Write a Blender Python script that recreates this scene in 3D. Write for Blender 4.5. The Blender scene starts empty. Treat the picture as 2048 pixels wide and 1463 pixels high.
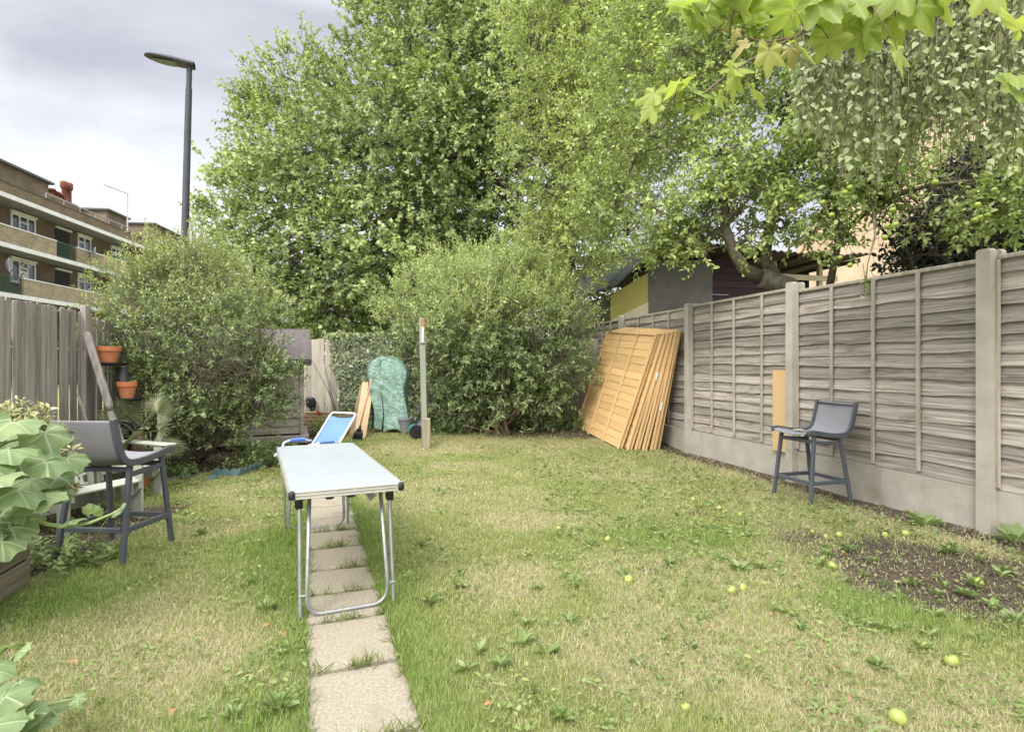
import bpy, math, random
import numpy as np
from mathutils import Vector, Matrix

# ------------------------------------------------------------------ camera, sky, sun, exposure
SC = bpy.context.scene
COL = SC.collection
F, CX, CY, CH = 1138.0, 1024.0, 728.0, 1.30      # focal length and horizon of the photograph in its pixels, eye height
cam_d = bpy.data.cameras.new("camera")
cam_d.sensor_width = 36.0
cam_d.lens = 36.0 * F / 2048.0
cam_d.shift_y = -3.5 / 2048.0
cam_d.clip_start, cam_d.clip_end = 0.05, 1000.0
cam = bpy.data.objects.new("camera", cam_d)
COL.objects.link(cam)
cam.location = (0, 0, CH)
cam.rotation_euler = (math.radians(90), 0, 0)
SC.camera = cam

SUN_EL, SUN_AZ = math.radians(46), math.radians(205)   # azimuth clockwise from +Y: behind the camera, to the left
W = bpy.data.worlds.new("World")
SC.world = W
W.use_nodes = True
wn, wl = W.node_tree.nodes, W.node_tree.links
wn.clear()


def wnode(t, **kw):
    n = wn.new(t)
    for k, v in kw.items():
        setattr(n, k, v)
    return n


w_out = wnode("ShaderNodeOutputWorld")
w_bg = wnode("ShaderNodeBackground")
w_bg.inputs[1].default_value = 0.1
w_sky = wnode("ShaderNodeTexSky", sky_type="NISHITA", sun_disc=False, sun_elevation=SUN_EL, sun_rotation=SUN_AZ)
w_tc = wnode("ShaderNodeTexCoord")
w_sep = wnode("ShaderNodeSeparateXYZ")
wl.new(w_tc.outputs["Generated"], w_sep.inputs[0])
w_map = wnode("ShaderNodeMapping")
w_map.inputs["Scale"].default_value = (1.0, 1.0, 2.2)
w_map.inputs["Location"].default_value = (0.35, 0.1, 0.2)
wl.new(w_tc.outputs["Generated"], w_map.inputs[0])
w_no = wnode("ShaderNodeTexNoise")
w_no.inputs["Scale"].default_value = 1.9
w_no.inputs["Detail"].default_value = 8.0
w_no.inputs["Roughness"].default_value = 0.5
w_no.inputs["Distortion"].default_value = 0.35
wl.new(w_map.outputs[0], w_no.inputs["Vector"])
# brightness against elevation: bright low band, grey deck higher up, bright overhead
w_el = wnode("ShaderNodeValToRGB")
el = w_el.color_ramp.elements
el[0].position, el[0].color = 0.0, (0.78, 0.78, 0.78, 1)
el[1].position, el[1].color = 1.0, (1, 1, 1, 1)
for p, v in ((0.16, 0.78), (0.30, 0.66), (0.50, 0.58), (0.62, 0.9)):
    e = el.new(p)
    e.color = (v, v, v, 1)
wl.new(w_sep.outputs["Z"], w_el.inputs[0])
w_add = wnode("ShaderNodeMath", operation="MULTIPLY_ADD")
wl.new(w_no.outputs["Fac"], w_add.inputs[0])
w_add.inputs[1].default_value = 0.95
wl.new(w_el.outputs["Color"], w_add.inputs[2])
w_cr = wnode("ShaderNodeValToRGB")
ce = w_cr.color_ramp.elements
ce[0].position, ce[0].color = 0.42, (0.205, 0.211, 0.236, 1)
ce[1].position, ce[1].color = 0.72, (0.375, 0.386, 0.405, 1)
ee = ce.new(0.57)
ee.color = (0.295, 0.304, 0.330, 1)
w_sub = wnode("ShaderNodeMath", operation="SUBTRACT")
wl.new(w_add.outputs[0], w_sub.inputs[0])
w_sub.inputs[1].default_value = 0.545
wl.new(w_sub.outputs[0], w_cr.inputs[0])
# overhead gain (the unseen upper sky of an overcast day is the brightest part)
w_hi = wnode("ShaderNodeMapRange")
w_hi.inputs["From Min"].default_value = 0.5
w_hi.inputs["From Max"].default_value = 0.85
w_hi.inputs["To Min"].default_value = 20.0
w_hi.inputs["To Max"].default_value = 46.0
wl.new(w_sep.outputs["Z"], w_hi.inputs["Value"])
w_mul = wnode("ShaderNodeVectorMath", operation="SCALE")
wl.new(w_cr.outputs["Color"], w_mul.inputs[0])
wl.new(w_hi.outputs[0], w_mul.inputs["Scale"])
w_mix = wnode("ShaderNodeMix", data_type="RGBA")
w_mix.inputs[0].default_value = 0.93
# glow added to unseen sky behind the camera, round the sun, as frontal fill
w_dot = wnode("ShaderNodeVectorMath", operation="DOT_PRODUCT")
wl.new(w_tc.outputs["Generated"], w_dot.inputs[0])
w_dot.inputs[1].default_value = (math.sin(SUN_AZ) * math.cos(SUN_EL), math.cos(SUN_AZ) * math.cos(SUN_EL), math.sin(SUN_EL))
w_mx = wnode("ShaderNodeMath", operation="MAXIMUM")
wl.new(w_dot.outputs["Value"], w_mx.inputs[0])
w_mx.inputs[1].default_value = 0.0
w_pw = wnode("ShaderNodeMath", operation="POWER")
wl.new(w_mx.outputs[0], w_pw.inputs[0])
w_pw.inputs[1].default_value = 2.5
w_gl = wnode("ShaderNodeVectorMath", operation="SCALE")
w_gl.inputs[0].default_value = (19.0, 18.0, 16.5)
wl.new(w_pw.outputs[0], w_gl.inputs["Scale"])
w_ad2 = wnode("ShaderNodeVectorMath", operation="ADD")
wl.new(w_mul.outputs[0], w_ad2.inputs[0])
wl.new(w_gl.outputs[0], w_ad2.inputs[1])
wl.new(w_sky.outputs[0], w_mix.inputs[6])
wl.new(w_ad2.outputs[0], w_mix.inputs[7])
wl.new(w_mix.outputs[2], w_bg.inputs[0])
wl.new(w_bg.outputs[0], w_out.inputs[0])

sun_d = bpy.data.lights.new("sun", "SUN")
sun_d.energy = 1.5
sun_d.angle = math.radians(14)
sun_d.color = (1.0, 0.94, 0.84)
sun = bpy.data.objects.new("sun", sun_d)
COL.objects.link(sun)
sv = Vector((math.sin(SUN_AZ) * math.cos(SUN_EL), math.cos(SUN_AZ) * math.cos(SUN_EL), math.sin(SUN_EL)))
sun.rotation_euler = sv.to_track_quat("Z", "Y").to_euler()
sun.location = sv * 30

SC.view_settings.view_transform = "Standard"
SC.view_settings.look = "None"
SC.view_settings.exposure = 0.62
SC.view_settings.gamma = 1.0
SC.render.engine = "CYCLES"
SC.cycles.max_bounces = 8
SC.cycles.diffuse_bounces = 6
SC.cycles.transmission_bounces = 6
SC.cycles.transparent_max_bounces = 4
SC.cycles.use_denoising = True

# ------------------------------------------------------------------ helpers
RNG = np.random.default_rng(7)
random.seed(7)


def sm(a, b, x):
    t = np.clip((x - a) / (b - a), 0, 1)
    return t * t * (3 - 2 * t)


def _hash(ix, iy, seed):
    h = (ix.astype(np.int64) * 374761393 + iy.astype(np.int64) * 668265263 + seed * 2147483647) & 0xFFFFFFFF
    h = ((h ^ (h >> 13)) * 1274126177) & 0xFFFFFFFF
    return ((h ^ (h >> 16)) & 0xFFFF) / 65535.0


def vnoise(x, y, seed=0):
    x, y = np.asarray(x, float), np.asarray(y, float)
    ix, iy = np.floor(x), np.floor(y)
    fx, fy = x - ix, y - iy
    fx, fy = fx * fx * (3 - 2 * fx), fy * fy * (3 - 2 * fy)
    a, b = _hash(ix, iy, seed), _hash(ix + 1, iy, seed)
    c, d = _hash(ix, iy + 1, seed), _hash(ix + 1, iy + 1, seed)
    return (a * (1 - fx) + b * fx) * (1 - fy) + (c * (1 - fx) + d * fx) * fy


def fbm(x, y, seed=0, oct=4):
    s, a, t = 0.0, 0.5, 0.0
    for i in range(oct):
        s = s + a * vnoise(x * 2 ** i, y * 2 ** i, seed + i * 17)
        t += a
        a *= 0.5
    return s / t


def gh(x, y):
    """height of the ground"""
    x, y = np.asarray(x, float), np.asarray(y, float)
    return 0.15 * sm(8.4, 10.3, y) * sm(-3.5, -2.2, x) + 0.03 * (fbm(x * 0.9, y * 0.9, 5, 3) - 0.5) * sm(1.0, 3.0, y)


def at(px, py, y):
    """point of the place seen at a pixel of the photograph, y metres ahead of the camera"""
    return Vector(((px - CX) * y / F, y, CH - (py - CY) * y / F))


def onground(px, py):
    y = F * CH / (py - CY)
    for _ in range(6):
        x = (px - CX) * y / F
        y = F * (CH - float(gh(x, y))) / (py - CY)
    return Vector(((px - CX) * y / F, y, float(gh((px - CX) * y / F, y))))


def tag(o, label=None, cat=None, group=None, kind=None):
    if label:
        o["label"] = label
    if cat:
        o["category"] = cat
    if group:
        o["group"] = group
    if kind:
        o["kind"] = kind
    return o


def empty(name, loc=(0, 0, 0), rz=0.0, label=None, cat=None, group=None, kind=None):
    o = bpy.data.objects.new(name, None)
    COL.objects.link(o)
    o.location = loc
    o.rotation_euler = (0, 0, rz)
    o.empty_display_size = 0.1
    return tag(o, label, cat, group, kind)


def link_mesh(name, me, m, parent=None):
    o = bpy.data.objects.new(name, me)
    COL.objects.link(o)
    if m is not None:
        for mm in (m if isinstance(m, (list, tuple)) else [m]):
            me.materials.append(mm)
    if parent is not None:
        o.parent = parent
    return o


def dup(root, loc, rz=None, label=None, group=None, scale=None):
    r = root.copy()
    COL.objects.link(r)
    r.location = loc
    if rz is not None:
        r.rotation_euler = (0, 0, rz)
    if label:
        r["label"] = label
    if group:
        r["group"] = group
    if scale:
        r.scale = (scale,) * 3 if not isinstance(scale, tuple) else scale
    for ch in list(root.children):
        c = ch.copy()
        COL.objects.link(c)
        c.parent = r
        for g in list(ch.children):
            d = g.copy()
            COL.objects.link(d)
            d.parent = c
    return r


def np_mesh(name, V, loops, starts, smooth=False, attrs=None):
    me = bpy.data.meshes.new(name)
    V = np.ascontiguousarray(V, dtype=np.float32)
    me.vertices.add(len(V))
    me.vertices.foreach_set("co", V.ravel())
    me.loops.add(len(loops))
    me.polygons.add(len(starts))
    me.polygons.foreach_set("loop_start", np.asarray(starts, dtype=np.int32))
    me.loops.foreach_set("vertex_index", np.asarray(loops, dtype=np.int32))
    for k, v in (attrs or {}).items():
        a = me.attributes.new(k, "FLOAT", "POINT")
        a.data.foreach_set("value", np.asarray(v, dtype=np.float32))
    me.update(calc_edges=True)
    me.polygons.foreach_set("use_smooth", np.full(len(starts), smooth, dtype=bool))
    return me


class MB:
    """collects shapes, then links them as one mesh object"""

    def __init__(self):
        self.v, self.f = [], []

    def add(self, vs, fs):
        b = len(self.v)
        self.v += [tuple(x) for x in vs]
        self.f += [tuple(i + b for i in f) for f in fs]
        return self

    def box(self, c, s, rot=None, bev=0.0):
        c = Vector(c)
        hx, hy, hz = s[0] / 2, s[1] / 2, s[2] / 2
        if bev <= 0:
            pts = [(x, y, z) for z in (-hz, hz) for x, y in ((-hx, -hy), (hx, -hy), (hx, hy), (-hx, hy))]
            fs = [(3, 2, 1, 0), (4, 5, 6, 7), (0, 1, 5, 4), (1, 2, 6, 5), (2, 3, 7, 6), (3, 0, 4, 7)]
        else:
            b = min(bev, hx * 0.9, hy * 0.9, hz * 0.9)
            pts, ring = [], [(-hx + b, -hy), (hx - b, -hy), (hx, -hy + b), (hx, hy - b), (hx - b, hy), (-hx + b, hy), (-hx, hy - b), (-hx, -hy + b)]
            inn = [(-hx + b, -hy + b), (hx - b, -hy + b), (hx - b, -hy + b), (hx - b, hy - b), (hx - b, hy - b), (-hx + b, hy - b), (-hx + b, hy - b), (-hx + b, -hy + b)]
            pts = [(x, y, -hz) for x, y in inn] + [(x, y, -hz + b) for x, y in ring] + [(x, y, hz - b) for x, y in ring] + [(x, y, hz) for x, y in inn]
            fs = []
            for r in range(3):
                for i in range(8):
                    j = (i + 1) % 8
                    fs.append((r * 8 + i, r * 8 + j, r * 8 + 8 + j, r * 8 + 8 + i))
            fs.append((7, 5, 3, 1))
            fs.append((24 + 1, 24 + 3, 24 + 5, 24 + 7))
        if rot is None:
            pts = [Vector(p) + c for p in pts]
        else:
            pts = [rot @ Vector(p) + c for p in pts]
        return self.add(pts, fs)

    def bar(self, a, b, w, d, side=(0, 0, 1), bev=0.0):
        """rectangular bar from a to b; d is measured along 'side'"""
        a, b = Vector(a), Vector(b)
        x = (b - a).normalized()
        z = Vector(side)
        z = (z - x * z.dot(x)).normalized()
        y = z.cross(x)
        R = Matrix((x, y, z)).transposed()
        return self.box((a + b) / 2, ((b - a).length, w, d), R, bev)

    def tube(self, path, r, n=8, cap=True):
        path = [Vector(p) for p in path]
        if not isinstance(r, (list, tuple)):
            r = [r] * len(path)
        vs, fs = [], []
        prev = None
        for i, p in enumerate(path):
            t = (path[min(i + 1, len(path) - 1)] - path[max(i - 1, 0)])
            t = t.normalized() if t.length > 1e-9 else Vector((0, 0, 1))
            if prev is None:
                u = t.orthogonal().normalized()
            else:
                u = prev - t * prev.dot(t)
                u = u.normalized() if u.length > 1e-6 else t.orthogonal().normalized()
            prev = u
            w = t.cross(u)
            for k in range(n):
                a = 2 * math.pi * k / n
                vs.append(p + (u * math.cos(a) + w * math.sin(a)) * r[i])
        for i in range(len(path) - 1):
            for k in range(n):
                j = (k + 1) % n
                fs.append((i * n + k, i * n + j, (i + 1) * n + j, (i + 1) * n + k))
        if cap:
            fs.append(tuple(range(n - 1, -1, -1)))
            m = (len(path) - 1) * n
            fs.append(tuple(m + k for k in range(n)))
        return self.add(vs, fs)

    def lathe(self, prof, c=(0, 0, 0), n=24):
        c = Vector(c)
        vs, fs = [], []
        for r, z in prof:
            for k in range(n):
                a = 2 * math.pi * k / n
                vs.append(c + Vector((r * math.cos(a), r * math.sin(a), z)))
        for i in range(len(prof) - 1):
            for k in range(n):
                j = (k + 1) % n
                fs.append((i * n + k, i * n + j, (i + 1) * n + j, (i + 1) * n + k))
        return self.add(vs, fs)

    def prism(self, outline, y0, y1):
        """outline of (x, z) points pushed from y0 to y1"""
        n = len(outline)
        vs = [(x, y0, z) for x, z in outline] + [(x, y1, z) for x, z in outline]
        fs = [tuple(range(n)), tuple(range(2 * n - 1, n - 1, -1))]
        for i in range(n):
            j = (i + 1) % n
            fs.append((i, n + i, n + j, j))
        return self.add(vs, fs)

    def grid(self, fn, nu, nv, closed_u=False):
        vs = [fn(i / nu, j / nv) for j in range(nv + 1) for i in range(nu + 1)]
        fs = [(j * (nu + 1) + i, j * (nu + 1) + i + 1, (j + 1) * (nu + 1) + i + 1, (j + 1) * (nu + 1) + i) for j in range(nv) for i in range(nu)]
        return self.add(vs, fs)

    def build(self, name, m, parent=None, smooth=False, solid=0.0, angle=None):
        me = bpy.data.meshes.new(name)
        me.from_pydata([tuple(p) for p in self.v], [], self.f)
        me.update()
        if smooth:
            me.polygons.foreach_set("use_smooth", np.ones(len(me.polygons), dtype=bool))
            if angle:
                me.set_sharp_from_angle(angle=math.radians(angle))
        o = link_mesh(name, me, m, parent)
        if solid:
            md = o.modifiers.new("thickness", "SOLIDIFY")
            md.thickness = solid
            md.offset = 0
        return o


# ---- materials
def base_mat(name):
    m = bpy.data.materials.new(name)
    m.use_nodes = True
    nt = m.node_tree
    return m, nt, nt.nodes["Principled BSDF"]


def nd(nt, t, **kw):
    n = nt.nodes.new(t)
    for k, v in kw.items():
        if k.startswith("i_"):
            n.inputs[k[2:]].default_value = v
        else:
            setattr(n, k, v)
    return n


def c4(c):
    return (c[0], c[1], c[2], 1.0)


def coords(nt, scale=(1, 1, 1), kind="Object"):
    tc = nd(nt, "ShaderNodeTexCoord")
    mp = nd(nt, "ShaderNodeMapping")
    mp.inputs["Scale"].default_value = scale
    nt.links.new(tc.outputs[kind], mp.inputs[0])
    return mp.outputs[0]


def mixrgb(nt, fac, a, b, blend="MIX"):
    n = nd(nt, "ShaderNodeMix", data_type="RGBA", blend_type=blend)
    for sock, v in ((n.inputs[0], fac), (n.inputs[6], a), (n.inputs[7], b)):
        if hasattr(v, "is_linked"):
            nt.links.new(v, sock)
        elif isinstance(v, (int, float)):
            sock.default_value = v
        else:
            sock.default_value = c4(v)
    return n.outputs[2]


def noise(nt, vec, scale, detail=5, rough=0.55, dist=0.0):
    n = nd(nt, "ShaderNodeTexNoise")
    n.inputs["Scale"].default_value = scale
    n.inputs["Detail"].default_value = detail
    n.inputs["Roughness"].default_value = rough
    n.inputs["Distortion"].default_value = dist
    nt.links.new(vec, n.inputs["Vector"])
    return n.outputs["Fac"]


def ramp(nt, fac, stops):
    n = nd(nt, "ShaderNodeValToRGB")
    e = n.color_ramp.elements
    while len(e) > 1:
        e.remove(e[0])
    e[0].position = stops[0][0]
    e[0].color = c4(stops[0][1]) if not isinstance(stops[0][1], (int, float)) else (stops[0][1],) * 3 + (1,)
    for p, c in stops[1:]:
        q = e.new(p)
        q.color = c4(c) if not isinstance(c, (int, float)) else (c, c, c, 1)
    nt.links.new(fac, n.inputs[0])
    return n.outputs["Color"]


def island(nt):
    return nd(nt, "ShaderNodeNewGeometry").outputs["Random Per Island"]


def bump(nt, bs, h, strength=0.3, dist=0.01):
    b = nd(nt, "ShaderNodeBump")
    b.inputs["Strength"].default_value = strength
    b.inputs["Distance"].default_value = dist
    nt.links.new(h, b.inputs["Height"])
    nt.links.new(b.outputs[0], bs.inputs["Normal"])


def noisy(name, c1, c2, scale=(1, 1, 1), ns=6.0, rough=0.7, bmp=0.2, bdist=0.004, spec=0.35, isl=0.0, metal=0.0, stain=None, stain_scale=2.0, stain_lo=0.55, fine=None, kind="Object", specks=None):
    m, nt, bs = base_mat(name)
    v = coords(nt, scale, kind)
    f = noise(nt, v, ns, 7, 0.62)
    col = ramp(nt, f, ((0.3, c1), (0.7, c2)))
    if stain is not None:
        v2 = coords(nt, (1, 1, 1), kind)
        s = noise(nt, v2, stain_scale, 6, 0.65, 0.4)
        sf = ramp(nt, s, ((stain_lo, 0.0), (stain_lo + 0.18, 1.0)))
        col = mixrgb(nt, sf, col, stain)
    if isl:
        r = island(nt)
        g = ramp(nt, r, ((0.0, 1.0 - isl), (1.0, 1.0 + isl)))
        col = mixrgb(nt, 1.0, col, g, "MULTIPLY")
    if specks is not None:                          # (colour, scale, threshold)
        sn = noise(nt, coords(nt, (1, 1, 1), kind), specks[1], 2, 0.5)
        col = mixrgb(nt, ramp(nt, sn, ((specks[2], 0.0), (specks[2] + 0.04, 0.9))), col, specks[0])
    nt.links.new(col, bs.inputs["Base Color"])
    bs.inputs["Roughness"].default_value = rough
    bs.inputs["Specular IOR Level"].default_value = spec
    bs.inputs["Metallic"].default_value = metal
    if bmp:
        bump(nt, bs, noise(nt, v, (fine or ns * 3), 5, 0.6), bmp, bdist)
    return m


LEAF_GAIN = 1.75


def leafmat(name, stops, trans=0.35, rough=0.45, spec=0.4, clump=0.5, clump_col=(1.0, 1.0, 1.0), cs=0.8, vein=None, tcol=(1.15, 1.2, 0.7), gain=1.0, dull=0.24, even=0.2, crinkle=0.0):
    """stops: colour ramp over the random number of each leaf"""
    m, nt, bs = base_mat(name)
    def soft(c):
        g = 0.3 * c[0] + 0.6 * c[1] + 0.1 * c[2]
        return tuple(gain * LEAF_GAIN * (x * (1 - dull) + g * dull * w) for x, w in zip(c, (1.02, 1.0, 0.86)))
    mean = [sum(c_[q] for _, c_ in stops) / len(stops) for q in range(3)]
    col = ramp(nt, island(nt), [(a_, soft([even * mean[q] + (1 - even) * c_[q] for q in range(3)])) for a_, c_ in stops])
    v = coords(nt)
    n = noise(nt, v, cs, 3, 0.6)
    g = ramp(nt, n, ((0.35, (1 - clump * 0.45, 1 - clump * 0.40, 1 - clump * 0.35)), (0.65, (1 + clump * 0.35 * clump_col[0], 1 + clump * 0.3 * clump_col[1], 1 + clump * 0.15 * clump_col[2]))))
    col = mixrgb(nt, 1.0, col, g, "MULTIPLY")
    if vein is not None:
        a = nd(nt, "ShaderNodeAttribute", attribute_name="vein")
        col = mixrgb(nt, a.outputs["Fac"], col, vein)
    nt.links.new(col, bs.inputs["Base Color"])
    bs.inputs["Roughness"].default_value = rough
    bs.inputs["Specular IOR Level"].default_value = spec
    if crinkle:
        bump(nt, bs, noise(nt, v, 55, 4, 0.6), crinkle, 0.006)
    tr = nd(nt, "ShaderNodeBsdfTranslucent")
    tc = mixrgb(nt, 1.0, col, tcol, "MULTIPLY")
    nt.links.new(tc, tr.inputs["Color"])
    mx = nd(nt, "ShaderNodeMixShader")
    mx.inputs[0].default_value = trans
    nt.links.new(bs.outputs[0], mx.inputs[1])
    nt.links.new(tr.outputs[0], mx.inputs[2])
    nt.links.new(mx.outputs[0], nt.nodes["Material Output"].inputs[0])
    return m


def brickmat(name, c1, c2, mortar, scale=1.0, axis="x"):
    m, nt, bs = base_mat(name)
    tc = nd(nt, "ShaderNodeTexCoord")
    sp = nd(nt, "ShaderNodeSeparateXYZ")
    nt.links.new(tc.outputs["Object"], sp.inputs[0])
    ad = nd(nt, "ShaderNodeMath", operation="ADD")
    nt.links.new(sp.outputs["X"], ad.inputs[0])
    nt.links.new(sp.outputs["Y"], ad.inputs[1])
    cb = nd(nt, "ShaderNodeCombineXYZ")
    nt.links.new(ad.outputs[0], cb.inputs[0])
    nt.links.new(sp.outputs["Z"], cb.inputs[1])
    b = nd(nt, "ShaderNodeTexBrick")
    nt.links.new(cb.outputs[0], b.inputs["Vector"])
    b.inputs["Color1"].default_value = c4(c1)
    b.inputs["Color2"].default_value = c4(c2)
    b.inputs["Mortar"].default_value = c4(mortar)
    b.inputs["Scale"].default_value = scale
    b.inputs["Mortar Size"].default_value = 0.012
    b.inputs["Brick Width"].default_value = 0.225
    b.inputs["Row Height"].default_value = 0.075
    n = noise(nt, tc.outputs["Object"], 0.9, 6, 0.7)
    g = ramp(nt, n, ((0.3, 0.72), (0.7, 1.2)))
    nt.links.new(mixrgb(nt, 1.0, b.outputs["Color"], g, "MULTIPLY"), bs.inputs["Base Color"])
    bs.inputs["Roughness"].default_value = 0.9
    bs.inputs["Specular IOR Level"].default_value = 0.2
    bump(nt, bs, b.outputs["Fac"], -0.3, 0.01)
    return m


def plain(name, c, rough=0.6, spec=0.4, metal=0.0):
    return noisy(name, tuple(x * 0.88 for x in c), tuple(x * 1.1 for x in c), ns=9, rough=rough, bmp=0.06, bdist=0.002, spec=spec, metal=metal)


def wood(name, c1, c2, grain=(1, 1, 1), isl=0.2, stain=None, stain_lo=0.55, rough=0.85, stain_scale=2.0):
    """grain: mapping scale, low along the boards"""
    m, nt, bs = base_mat(name)
    v = coords(nt, grain)
    r = island(nt)
    off = nd(nt, "ShaderNodeVectorMath", operation="SCALE")
    off.inputs[0].default_value = (13.0, 7.0, 5.0)
    nt.links.new(r, off.inputs["Scale"])
    av = nd(nt, "ShaderNodeVectorMath", operation="ADD")
    nt.links.new(v, av.inputs[0])
    nt.links.new(off.outputs[0], av.inputs[1])
    f = noise(nt, av.outputs[0], 3.0, 8, 0.66, 0.15)
    col = ramp(nt, f, ((0.30, c1), (0.48, tuple(a * 0.45 + b * 0.55 for a, b in zip(c1, c2))), (0.64, c2)))
    if stain is not None:
        s = noise(nt, coords(nt, tuple(max(0.35, x ** 0.5) for x in grain)), stain_scale, 6, 0.7, 0.5)
        col = mixrgb(nt, ramp(nt, s, ((stain_lo, 0.0), (stain_lo + 0.16, 0.85))), col, stain)
    g = ramp(nt, r, ((0.0, 1 - isl), (1.0, 1 + isl)))
    col = mixrgb(nt, 1.0, col, g, "MULTIPLY")
    nt.links.new(col, bs.inputs["Base Color"])
    bs.inputs["Roughness"].default_value = rough
    bs.inputs["Specular IOR Level"].default_value = 0.2
    bump(nt, bs, noise(nt, av.outputs[0], 9.0, 5, 0.7), 0.35, 0.004)
    return m


# ---- leaves
def nrm(a):
    return a / np.maximum(np.linalg.norm(a, axis=-1, keepdims=True), 1e-9)


T_KITE = (np.array([(0, 0, 0), (0.15, 0.42, 0.05), (0, 1, -0.06), (-0.15, 0.42, 0.05)], float), [(0, 1, 2), (0, 2, 3)])
T_OVAL = (np.array([(0, 0, 0), (0.22, 0.25, 0.07), (0.25, 0.62, 0.07), (0, 1, -0.07), (-0.25, 0.62, 0.07), (-0.22, 0.25, 0.07)], float), [(0, 1, 2, 3), (0, 3, 4, 5)])
T_PALM = (np.array([(0, 0, 0), (0.34, 0.02, 0.05), (0.27, 0.2, 0.04), (0.56, 0.4, 0.1), (0.28, 0.48, 0.04), (0.26, 0.66, 0.05), (0, 1, -0.12), (-0.26, 0.66, 0.05), (-0.28, 0.48, 0.04), (-0.56, 0.4, 0.1), (-0.27, 0.2, 0.04), (-0.34, 0.02, 0.05)], float),
          [(0, 1, 2, 3, 4, 5, 6), (0, 6, 7, 8, 9, 10, 11)])
T_IVY = (np.array([(0, 0, 0), (0.38, -0.08, 0.04), (0.5, 0.28, 0.06), (0.24, 0.45, 0.03), (0, 1, -0.1), (-0.24, 0.45, 0.03), (-0.5, 0.28, 0.06), (-0.38, -0.08, 0.04)], float), [(0, 1, 2, 3, 4), (0, 4, 5, 6, 7)])
T_HEART = (np.array([(0, 0, 0), (0.3, 0.06, 0.05), (0.38, 0.35, 0.06), (0, 1, -0.1), (-0.38, 0.35, 0.06), (-0.3, 0.06, 0.05)], float), [(0, 1, 2, 3), (0, 3, 4, 5)])


def palmate(angles, lengths, width, floor, teeth=0.05, nt_=9, nr=6, na=44, curl=0.18, fold=0.12, ripple=0.05, back=150, sharp=1.35):
    """a lobed leaf as a fine polar mesh, stalk at the origin, tip along +y; returns verts, faces, vein weight"""
    V, Fc, vein = [], [], []
    for i in range(na + 1):
        th = math.radians(-back + 2 * back * i / na)
        R = floor
        for a, l in zip(angles, lengths):
            d = abs(th - math.radians(a))
            R = max(R, l * max(0.0, 1 - (d / math.radians(width)) ** sharp))
        R *= 1 + teeth * math.sin(i * nt_ * 0.7) * (1 if i % 2 else -0.6)
        if i in (0, na):
            R *= 0.7
        vd = min(abs(th - math.radians(a)) for a in angles)
        for j in range(nr + 1):
            r = R * (j / nr)
            x, y = r * math.sin(th), r * math.cos(th)
            z = -curl * r * r + fold * abs(x) + ripple * math.sin(th * 7 + 1.0) * (j / nr) ** 2 + 0.02 * math.cos(vd * 9) * (j / nr)
            V.append((x, y + 0.0, z))
            w = max(0.0, 1 - vd * r / 0.05) if j else 1.0
            vein.append(w * 0.8)
    for i in range(na):
        for j in range(nr):
            a = i * (nr + 1) + j
            b = (i + 1) * (nr + 1) + j
            if j == 0:
                Fc.append((a, b + 1, a + 1))
            else:
                Fc.append((a, b, b + 1, a + 1))
    return np.array(V), Fc, np.array(vein)


def leaf_mesh(name, T, P, A, N, S, m, parent=None, smooth=False, wid=1.0, extra=None):
    """one mesh of many leaves: P root, A axis, N upper side, S length"""
    tv, tf = T[0], T[1]
    k, n = len(tv), len(P)
    A = nrm(A)
    N = nrm(N - A * np.sum(A * N, axis=1, keepdims=True))
    X = np.cross(A, N)
    S = np.asarray(S)[:, None, None]
    wv = np.asarray(wid)
    wv = wv[:, None, None] if wv.ndim else wv
    V = P[:, None, :] + S * (X[:, None, :] * tv[None, :, 0:1] * wv + A[:, None, :] * tv[None, :, 1:2] + N[:, None, :] * tv[None, :, 2:3])
    fl = np.concatenate([np.array(f) for f in tf])
    st, c = [], 0
    for f in tf:
        st.append(c)
        c += len(f)
    loops = (fl[None, :] + (np.arange(n) * k)[:, None]).ravel()
    starts = (np.array(st)[None, :] + (np.arange(n) * c)[:, None]).ravel()
    attrs = {}
    if len(T) > 2:
        attrs["vein"] = np.tile(T[2], n)
    for kk, vv in (extra or {}).items():
        attrs[kk] = np.repeat(vv, k)
    me = np_mesh(name, V.reshape(-1, 3), loops, starts, smooth, attrs)
    return link_mesh(name, me, m, parent)


def sprig(rng, O, D, L, k, fwd=0.6, spread=0.9, sag=0.15, up=0.8, rnd=0.7, droop=0.0, t0=0.12, pairs=False):
    """k leaves along each of the twigs O + D * L"""
    n = len(O)
    t = np.linspace(t0, 1.0, k)[None, :] + rng.uniform(-0.05, 0.05, (n, k))
    P = O[:, None, :] + D[:, None, :] * (L[:, None] * t)[:, :, None]
    P[:, :, 2] -= droop * L[:, None] * t ** 2
    h = np.where(np.abs(D[:, 2:3]) > 0.9, np.array([[1.0, 0, 0]]), np.array([[0, 0, 1.0]]))
    U = nrm(np.cross(D, h))
    Vv = np.cross(D, U)
    step = math.pi if pairs else 2.39996
    az = rng.uniform(0, 6.28, (n, 1)) + np.arange(k)[None, :] * step + rng.normal(0, 0.35, (n, k))
    R = U[:, None, :] * np.cos(az)[:, :, None] + Vv[:, None, :] * np.sin(az)[:, :, None]
    A = nrm(D[:, None, :] * fwd + R * spread + rng.normal(0, 0.2, (n, k, 3)) + np.array([0, 0, -sag]))
    N = np.array([0, 0, up]) + rng.normal(0, rnd, (n, k, 3)) * 0.6 + D[:, None, :] * 0.35
    return P.reshape(-1, 3), A.reshape(-1, 3), N.reshape(-1, 3)


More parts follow.
